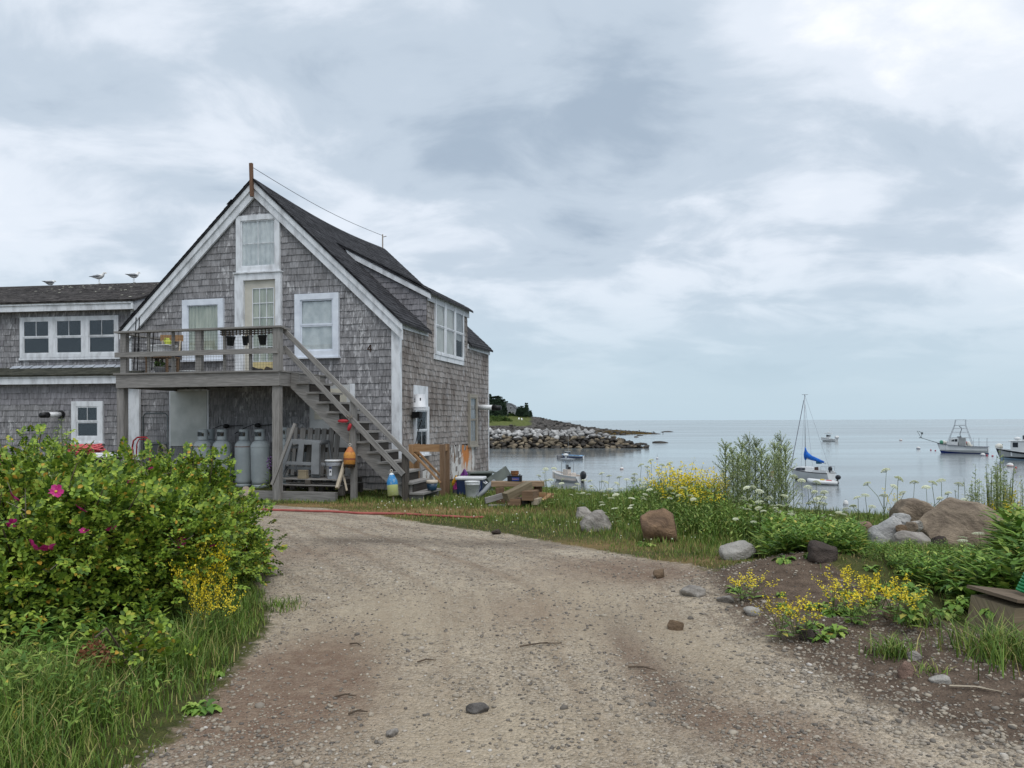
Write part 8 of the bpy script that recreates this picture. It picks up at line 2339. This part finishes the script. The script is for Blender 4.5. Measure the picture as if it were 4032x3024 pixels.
for k, (x, y) in enumerate(((650, 415), (1140, 295), (1015, 335), (1240, 335), (1105, 350), (1310, 320), (645, 490), (300, 505), (450, 515), (500, 480), (220, 365), (130, 372), (715, 435), (820, 450), (900, 470), (560, 560), (380, 540), (1200, 375), (960, 420), (180, 470), (740, 560))):
    u, v = Z1(x, y); lace(u, v, 13.2 + rl.uniform(-0.7, 0.9), k, L_A, 'wild carrot against the water')
L_B = 'low wild carrot with cream flowers among the green weeds between the boulders'
for k, (x, y) in enumerate(((770, 620), (738, 648), (970, 650), (1310, 560), (1430, 555), (880, 855), (755, 745), (1380, 465), (1040, 545), (1130, 570), (1870, 655), (1500, 800), (1750, 830), (1650, 985))):
    u, v = Z1(x, y); lace(u, v, 11.4 + rl.uniform(-0.6, 0.6), k + 2, L_B, 'wild carrot between the boulders')
L_C = 'cream wild carrot in the clump in front of the moored sailboat'
Z2 = lambda x, y: (2700 + x / 2.37, 1500 + y / 2.37)
for k, (x, y) in enumerate(((640, 1000), (595, 1010), (700, 1045), (690, 1140), (580, 1205), (520, 1115), (840, 1170), (930, 1080), (1010, 910), (1100, 945), (1160, 1005), (1215, 960), (1320, 1050), (1260, 1110), (1320, 1150), (1240, 1090), (830, 1230), (1000, 1225), (1440, 1230), (1480, 1200), (660, 1190), (480, 1305), (320, 1310), (760, 1110), (900, 1230))):
    u, v = Z2(x, y); lace(u, v, 10.0 + rl.uniform(-0.6, 0.6), k, L_C, 'wild carrot in front of the sailboat')
L_D = 'thin wild carrot standing behind the stone pile against the sea'
for k, (u, v) in enumerate(((3478, 1860), (3530, 1890), (3690, 1908), (3655, 1925), (3590, 1905), (3770, 1912), (3420, 1955), (3380, 1965), (3480, 1955), (3710, 1900))): lace(u, v, 9.6 + rl.uniform(-0.2, 0.3), k, L_D, 'wild carrot behind the stone pile')
L_E = 'broad white wild carrot beside the largest boulder'
for k, (u, v) in enumerate(((3866, 2105), (3940, 2130), (3950, 2160), (4010, 2150), (4020, 2128))): lace(u, v, 7.2 + rl.uniform(-0.2, 0.3), k, L_E, 'wild carrot beside the largest boulder')
# mustard
def mustard_meshes(seed, nb=9, fl=22):
    r = random.Random(seed); st = MB(); Vs, Fs = [], []
    for k in range(nb):
        h = Vector((r.uniform(-0.42, 0.42), r.uniform(-0.42, 0.42), r.uniform(0.6, 1.0)))
        b = Vector((h.x * 0.15, h.y * 0.15, r.uniform(0.0, 0.3))); mid = b.lerp(h, 0.5) + Vector((0, 0, 0.08))
        st.tube([b, mid, h], [0.006, 0.004, 0.002], 4, False)
        for i in range(fl):
            f = r.uniform(0.55, 1.05); c = mid.lerp(h, (f - 0.5) * 2) + Vector((r.gauss(0, 0.03), r.gauss(0, 0.03), r.gauss(0, 0.02)))
            s = r.uniform(0.012, 0.022)
            ax = Vector((r.gauss(0, 1), r.gauss(0, 1), r.gauss(0, 0.5))).normalized(); ay = ax.orthogonal().normalized()
            bI = len(Vs); Vs += [tuple(c + ax * s), tuple(c + ay * s), tuple(c - ax * s), tuple(c - ay * s)]; Fs.append((bI, bI + 1, bI + 2, bI + 3))
    lv, lf = weed_template(seed + 700, 14, 0.26, 0.5)
    return st.mesh('stem'), npmesh('blossoms', np.array(Vs), np.array(Fs)), npmesh('leaves', lv * np.array([1, 1, 0.65]), lf)
MUST = [mustard_meshes(k + 20) for k in range(4)]
def mustard(u, v, y, k, lab, grp, wide=1.0):
    q = at(u, v, y); z0 = gz(q.x, q.y); h = q.z - z0
    if h < 0.12: return
    a, b, c = MUST[k % 4]
    t = plant('wild_mustard', lab, 'plant', (q.x, q.y, z0), [('stem', a, STEMG), ('blossoms', b, YEL), ('leaves', c, BROAD)], 1.0, grp)
    s = max(0.45, min(1.0, h * 1.05)) * wide; t.scale = (s, s, h)
for k, (u, v, y) in enumerate(((2640, 1818, 12.9), (2690, 1812, 12.7), (2735, 1825, 12.4), (2780, 1835, 12.2), (2660, 1850, 12.0), (2710, 1862, 11.8), (2820, 1850, 12.3), (2610, 1845, 12.6), (2760, 1880, 11.6), (2850, 1890, 11.8), (2700, 1905, 11.3), (2800, 1920, 11.3))):
    mustard(u, v, y, k, 'yellow flowering mustard in the tall clump on the bank', 'mustard clump on the bank')
for k, (u, v, y) in enumerate(((3330, 2225, 5.9), (3390, 2235, 5.7), (3460, 2235, 5.7), (3280, 2260, 5.8), (3520, 2270, 5.5), (3570, 2300, 5.4), (3420, 2290, 5.4), (3350, 2300, 5.5))):
    mustard(u, v, y, k + 1, 'yellow flowering mustard sprawling above the bare soil', 'mustard above the bare soil', 0.9)
for k, (u, v, y) in enumerate(((3075, 2345, 5.35), (3130, 2335, 5.3), (3180, 2345, 5.25), (2920, 2255, 6.3), (2960, 2250, 6.3))):
    mustard(u, v, y, k + 2, 'short yellow mustard at the foot of the soil bank by the gravel', 'mustard by the gravel', 0.9)
for k, (u, v, y) in enumerate(((760, 2050, 5.9), (800, 2120, 5.7), (850, 2125, 5.8), (760, 2190, 5.5), (830, 2205, 5.5), (870, 2200, 5.7), (790, 2260, 5.3), (840, 2275, 5.4), (900, 2260, 5.7), (740, 2180, 5.5), (810, 2330, 5.2), (870, 2330, 5.4))):
    mustard(u, v, y, k, 'yellow flowering mustard beside the rose bushes and the gravel', 'mustard beside the roses', 0.62)
for k, (u, v, y) in enumerate(((3960, 1900, 9.4), (3990, 1960, 9.3), (3900, 1960, 9.4), (4010, 2060, 7.9), (3540, 1925, 9.6))):
    mustard(u, v, y, k, 'thin yellow mustard stalk among the tall sage plants', 'mustard among the sage', 0.5)
# feathery sage-like plants
def sage_meshes(seed, nb=70, spike=False):
    r = random.Random(seed); st = MB(); Vs, Fs = [], []
    def leaves(b, d, L, n, s0, s1):
        for i in range(n):
            c = b + d * L * (i + 0.5) / n * 1.05; s = r.uniform(s0, s1)
            ax = (d + Vector((r.gauss(0, 0.8), r.gauss(0, 0.8), r.gauss(0, 0.6)))).normalized(); ay = ax.orthogonal().normalized() * 0.35
            bI = len(Vs); Vs.extend([tuple(c), tuple(c + ax * s + ay * s), tuple(c + ax * s * 2), tuple(c + ax * s - ay * s)]); Fs.append((bI, bI + 1, bI + 2, bI + 3))
    if not spike:
        st.tube([(0, 0, 0), (0.01, 0.0, 0.5), (0, 0.01, 1.0)], [0.008, 0.006, 0.002], 5, False)
        for k in range(nb):
            f = r.uniform(0.12, 0.97); a = r.uniform(0, 6.283); L = 0.28 * (1.1 - f) ** 0.7 + 0.03; el = r.uniform(0.65, 1.2)
            b = Vector((0, 0, f)); d = Vector((math.cos(a) * math.cos(el), math.sin(a) * math.cos(el), math.sin(el)))
            st.tube([b, b + d * L], [0.0028, 0.001], 3, False)
            leaves(b, d, L, int(6 + 13 * L / 0.3), 0.007, 0.016)
    else:
        for k in range(7):
            a = r.uniform(0, 6.283); rad = r.uniform(0.02, 0.15) if k else 0.0; h = 1.0 if k == 0 else r.uniform(0.5, 0.92)
            tip = Vector((rad * math.cos(a), rad * math.sin(a), h)); b0 = Vector((tip.x * 0.3, tip.y * 0.3, 0))
            st.tube([b0, b0.lerp(tip, 0.6) + Vector((tip.x, tip.y, 0)) * 0.15, tip], [0.006, 0.004, 0.0015], 4, False)
            for q in range(26):
                f = r.uniform(0.18, 1.0); p = b0.lerp(tip, f); aa = r.uniform(0, 6.283); el = r.uniform(0.5, 1.1)
                d = Vector((math.cos(aa) * math.cos(el), math.sin(aa) * math.cos(el), math.sin(el)))
                leaves(p, d, 0.03 + 0.035 * (1 - f), 3, 0.008, 0.017)
    return st.mesh('stem'), npmesh('leaves', np.array(Vs), np.array(Fs))
SAGES = [sage_meshes(5, 90), sage_meshes(6, 90), sage_meshes(7, 80, True), sage_meshes(8, 90, True)]
def sage(u, v, y, k, lab, grp, wide=1.0):
    q = at(u, v, y); z0 = gz(q.x, q.y); h = q.z - z0; a, b = SAGES[k % 4]
    t = plant('sage_plant', lab, 'plant', (q.x, q.y, z0), [('stem', a, STEMG), ('leaves', b, SAGE)], 1.0, grp); t.scale = (h * wide, h * wide, h)
for k, (u, v, y) in enumerate(((2855, 1745, 11.8), (2885, 1765, 11.6), (2920, 1740, 11.7), (2950, 1718, 11.9), (2975, 1730, 11.6), (2905, 1790, 11.4), (3000, 1765, 11.5), (2940, 1800, 11.3), (3020, 1800, 11.4))): sage(u, v, y, k % 2, 'feathery pale green sage in the large clump beyond the mustard', 'feathery sage clump on the bank')
for k, (u, v, y) in enumerate(((3050, 1745, 11.4), (3075, 1715, 11.6), (3095, 1755, 11.4), (3066, 1790, 11.2))): sage(u, v, y, k % 2, 'feathery pale green sage in the thin clump beside the sailboat', 'thin sage clump by the sailboat', 0.9)
for k, (u, v, q) in enumerate(((3938, 1750, 3), (3925, 1790, 2), (3950, 1800, 3), (3905, 1840, 2), (3965, 1850, 3), (3890, 1880, 2), (3980, 1880, 3), (3940, 1830, 2), (3915, 1900, 3), (3960, 1920, 2), (3990, 1940, 3), (3930, 1870, 2))): sage(u, v, 9.4 + 0.09 * k, q, 'upright silvery sage spike behind the largest boulder', 'sage spikes behind the boulder', 1.0)
for k, (u, v, q) in enumerate(((3840, 1828, 3), (3826, 1890, 2), (3855, 1900, 3), (4020, 1870, 2), (4040, 1900, 3))): sage(u, v, 9.7, q, 'thin lone sage spike at the side of the spiky sage clump', 'thin sage spikes', 1.1)
for k, (u, v, y) in enumerate(((243, 1640, 9.0), (262, 1690, 9.1), (190, 1800, 7.2), (215, 1760, 7.4))): sage(u, v, y, 2 + k % 2, 'pale dry sage spike rising out of the rose bushes before the wing', 'sage spikes in the rose bushes', 1.0)
# broad leaved plants and tufts
def broad_meshes(seed, n=14, up=0.6):
    r = random.Random(seed); Vs, Fs = [], []
    for k in range(n):
        a = k * 2.4 + r.uniform(-0.3, 0.3); L = r.uniform(0.6, 1.1); w = L * r.uniform(0.22, 0.34); el0 = r.uniform(0.3, 1.2) * up + 0.15; c, s = math.cos(a), math.sin(a)
        N = 9; b = len(Vs); x, z = 0.02, 0.0; el = el0
        for i in range(N + 1):
            f = i / N; ww = (0.02 * L if f < 0.3 else w * 1.25 * math.sin(math.pi * (f - 0.22) / 0.86) ** 0.7 * (1.25 if i % 2 else 0.72)) if i < N else 0.0
            for sy in (-1, 0, 1):
                y = sy * ww * 0.5; zz = z + abs(sy) * ww * 0.18 + r.uniform(-0.01, 0.01)
                Vs.append((x * c - y * s, x * s + y * c, zz))
            x += math.cos(el) * L / N; z += math.sin(el) * L / N; el -= 0.22
        for i in range(N):
            for q in (0, 1): Fs.append((b + i * 3 + q, b + i * 3 + q + 1, b + (i + 1) * 3 + q + 1, b + (i + 1) * 3 + q))
    m = MB(); m.cyl((0, 0, -0.05), (0, 0, 0.06), 0.02, n=6)
    return npmesh('leaves', np.array(Vs), np.array(Fs), True), m.mesh('crown_root')
BRO = [broad_meshes(k, 19, 0.75 + 0.15 * k) for k in range(4)]
def broad(u, v, size, k, lab, grp, mat=None, z=0.0):
    p = gpt(u, v); a, b = BRO[k % 4]
    plant('broadleaf_weed', lab, 'plant', (p.x, p.y, p.z + z), [('leaves', a, mat or BROAD), ('crown_root', b, STEMG)], size, grp)
rb = random.Random(6)
for k in range(44):
    u = rb.uniform(3560, 4080); v = rb.uniform(2330, 2500) - (100 if rb.random() < 0.3 else 0)
    broad(u, v, rb.uniform(0.07, 0.13), k, 'broad green radish-leaved weed between the stone pile and the plywood box', 'broad weeds by the box', z=rb.uniform(0, 0.16))
for k in range(26):
    broad(rb.uniform(3020, 3560), rb.uniform(2235, 2340), rb.uniform(0.06, 0.11), k, 'broad green weed in front of the stone pile', 'broad weeds before the pile')
for k, (u, v, s) in enumerate(((2545, 2150, 0.17), (2890, 2310, 0.10), (3290, 2500, 0.13), (3240, 2520, 0.10), (3360, 2450, 0.10), (3210, 2470, 0.09))):
    broad(u, v, s, k, 'bright green rosette at the foot of the brown boulder' if k == 0 else 'leafy rosette on the bare soil by the gravel', None if k == 0 else 'rosettes on the soil')
for k, (u, v, s) in enumerate(((830, 2660, 0.11), (805, 2805, 0.12), (770, 2795, 0.09))): broad(u, v, s, k, 'flat green rosette on the dirt at the verge edge', 'rosettes at the verge edge')
for k, (u, v, s) in enumerate(((3090, 2205, 0.14), (3260, 2320, 0.10), (3330, 2420, 0.10))): broad(u, v, s, k, 'yellowed dying weed on the bare soil', 'yellowed weeds on the soil', leafmat('yellowed_leaf%d' % k, [(0, (190, 140, 70)), (1, (206, 166, 80))]))
def tuft(u, v, n, h, spread, lab):
    p = gpt(u, v); rr = np.random.default_rng(int(u)); Q = np.column_stack([rr.normal(0, spread, n), rr.normal(0, spread, n)])
    ang = np.arctan2(Q[:, 1], Q[:, 0]); V, Fq = blades(np.column_stack([Q[:, 0] + p.x, Q[:, 1] + p.y]), np.full(n, h), 0.008, int(u) + 1, 1.3)
    V = V - np.array([p.x, p.y, p.z]); t = thing('grass_tuft', lab, 'grass', p)
    link('blades', npmesh('blades', V, Fq), GRASS, t)
tuft(3520, 2580, 160, 0.14, 0.07, 'tuft of coarse grass alone on the stony soil')
tuft(3610, 2455, 140, 0.16, 0.06, 'grass tuft beside the flat brown slab')
tuft(3950, 2590, 500, 0.24, 0.16, 'large coarse grass tuft in front of the plywood box')
tuft(3660, 2640, 60, 0.06, 0.05, 'small low grass tuft by the pinkish stone')
tuft(1105, 2390, 160, 0.09, 0.10, 'grass tuft creeping onto the gravel from the verge')
# foxglove by the cylinders
p = hw(hf(1060, 1900, -1.5)[0], -1.5, gz(*hw(hf(1060, 1900, -1.5)[0], -1.5)[:2]))
t = thing('foxglove', 'purple foxglove growing in front of the gas cylinders', 'plant', p)
m = MB(); m.tube([(0, 0, 0), (0.01, 0, 0.4), (0.0, 0, 0.72)], [0.008, 0.006, 0.003], 5); m.build('stem', STEMG, t)
m = MB()
for k in range(12): a = k * 2.4; m.tube([(0.01 * math.cos(a), 0.01 * math.sin(a), 0.70 - 0.022 * k), (0.05 * math.cos(a), 0.05 * math.sin(a), 0.67 - 0.022 * k)], [0.006, 0.016], 6)
m.build('bells', M('purple_bell', (128, 96, 150), (104, 74, 126), 9, 0.7), t, True)
lv, lf = weed_template(77, 16, 0.3, 0.5); link('leaves', npmesh('leaves', lv * np.array([0.6, 0.6, 0.4]), lf), WEED, t)
# clover dots
P = scatter(1500, 71, -5, 5, 8, 16.5, lambda P: view(P) * (sdist(P, LAWN) > 0.25) * 0.55 * (fnoise(P, 0.8, 2) > 0) * (P[:, 1] < yedge(P)))
bv, bf = ico(1); s = npr.uniform(0.007, 0.013, len(P))
VV, FF = replicate(bv, bf, np.eye(3)[None] * s[:, None, None], np.column_stack([P, ground_z(P) + 0.07]))
tag(link('clover_flowers', npmesh('clover_flowers', VV, FF), CREAM), 'tiny white clover flowers dotted over the lawn', 'flowers', kind='stuff')

# ---- loose gravel and twigs
def road_p(P):
    s = np.maximum(sdist(P, LAWN), sdist(P, VERGE))
    dens = 0.25 + 0.75 * sstep(fnoise(P, 1.4, 6) + 0.5 * fnoise(P, 4, 1), -0.5, 0.7)
    return view(P) * (1 - sstep(s, -0.10, 0.12)) * dens
def soil_band(P):
    s = sdist(P, SOIL)
    return view(P) * sstep(s, -0.45, -0.1) * (1 - sstep(s, 0.1, 0.5)) * (sdist(P, LAWN) < 0.05) * 0.9
def pebbles(n, seed, ymin, ymax, smin, smax, name, lab, road_p=road_p):
    rr = np.random.default_rng(seed)
    y = ymin + (ymax - ymin) * rr.uniform(0, 1, n) ** 1.6; x = y * rr.uniform(-0.72, 0.72, n)
    P = np.column_stack([x, y]); P = P[rr.uniform(0, 1, n) < road_p(P)]; k = len(P)
    s = smin + (smax - smin) * rr.uniform(0, 1, k) ** 3.2
    V, Fq = ico(1)
    V = V + rr.normal(0, 0.12, V.shape); 
    A = rotz(rr.uniform(0, 6.283, k)) * np.stack([s, s * rr.uniform(0.55, 0.9, k), s * rr.uniform(0.3, 0.6, k)], 1)[:, None, :]
    low = np.unique(np.round(V, 6), axis=0)
    VV, FF = replicate(V, Fq, A, np.column_stack([P, ground_z(P) + s * 0.12]))
    tag(link(name, npmesh(name, VV, FF), PEB), lab, 'gravel', kind='stuff')
def peb_mat():
    m, nt, b = newmat('gravel_stone'); b.inputs['Roughness'].default_value = 0.9; b.inputs['Specular IOR Level'].default_value = 0.2
    c = tramp(nt, island(nt), [(0.0, lin((92, 88, 84))), (0.2, lin((124, 118, 110))), (0.5, lin((152, 143, 130))), (0.85, lin((168, 158, 142))), (0.985, lin((182, 174, 162))), (1.0, lin((206, 202, 196)))])
    P = coords(nt, 'pos', (1, 1, 1)); c = tmix(nt, nmath(nt, 'MULTIPLY', tnoise(nt, P, 90, 3), 0.3), c, lin((96, 86, 74)))
    nt.links.new(c, b.inputs['Base Color']); return m
PEB = peb_mat()
pebbles(78000, 81, 3.0, 12.5, 0.004, 0.016, 'gravel', 'loose grey and tan gravel stones on the drive')
pebbles(900, 82, 3.0, 8.0, 0.010, 0.034, 'coarse_gravel', 'larger loose stones scattered on the gravel drive')
pebbles(30000, 83, 3.2, 8.2, 0.006, 0.026, 'edge_gravel', 'band of grey stones where the gravel meets the bare soil', soil_band)
for k, (u, v, L, a) in enumerate(((1360, 2750, 0.12, 0.1), (1410, 2815, 0.1, 0.3), (2130, 2545, 0.30, 0.25), (1400, 2545, 0.1, -0.5), (2530, 2640, 0.18, -0.4), (1680, 2610, 0.12, 0.3), (3840, 2720, 0.25, -0.4))):
    p = gpt(u, v); t = thing('twig', 'pale dry stalk on the soil below the grass tuft' if k == 6 else 'thin dark twig lying on the gravel drive', 'twig', (p.x, p.y, p.z), a, None if k == 6 else 'twigs on the gravel')
    m = MB(); m.tube([(-L / 2, 0, 0.012), (0, 0.012, 0.02), (L / 2, 0, 0.012)], [0.006, 0.005, 0.003], 5); m.tube([(0.0, 0.012, 0.02), (L * 0.2, 0.04, 0.014)], [0.003, 0.002], 4); m.build('stick', PALEWOOD if k == 6 else STEMB, t)
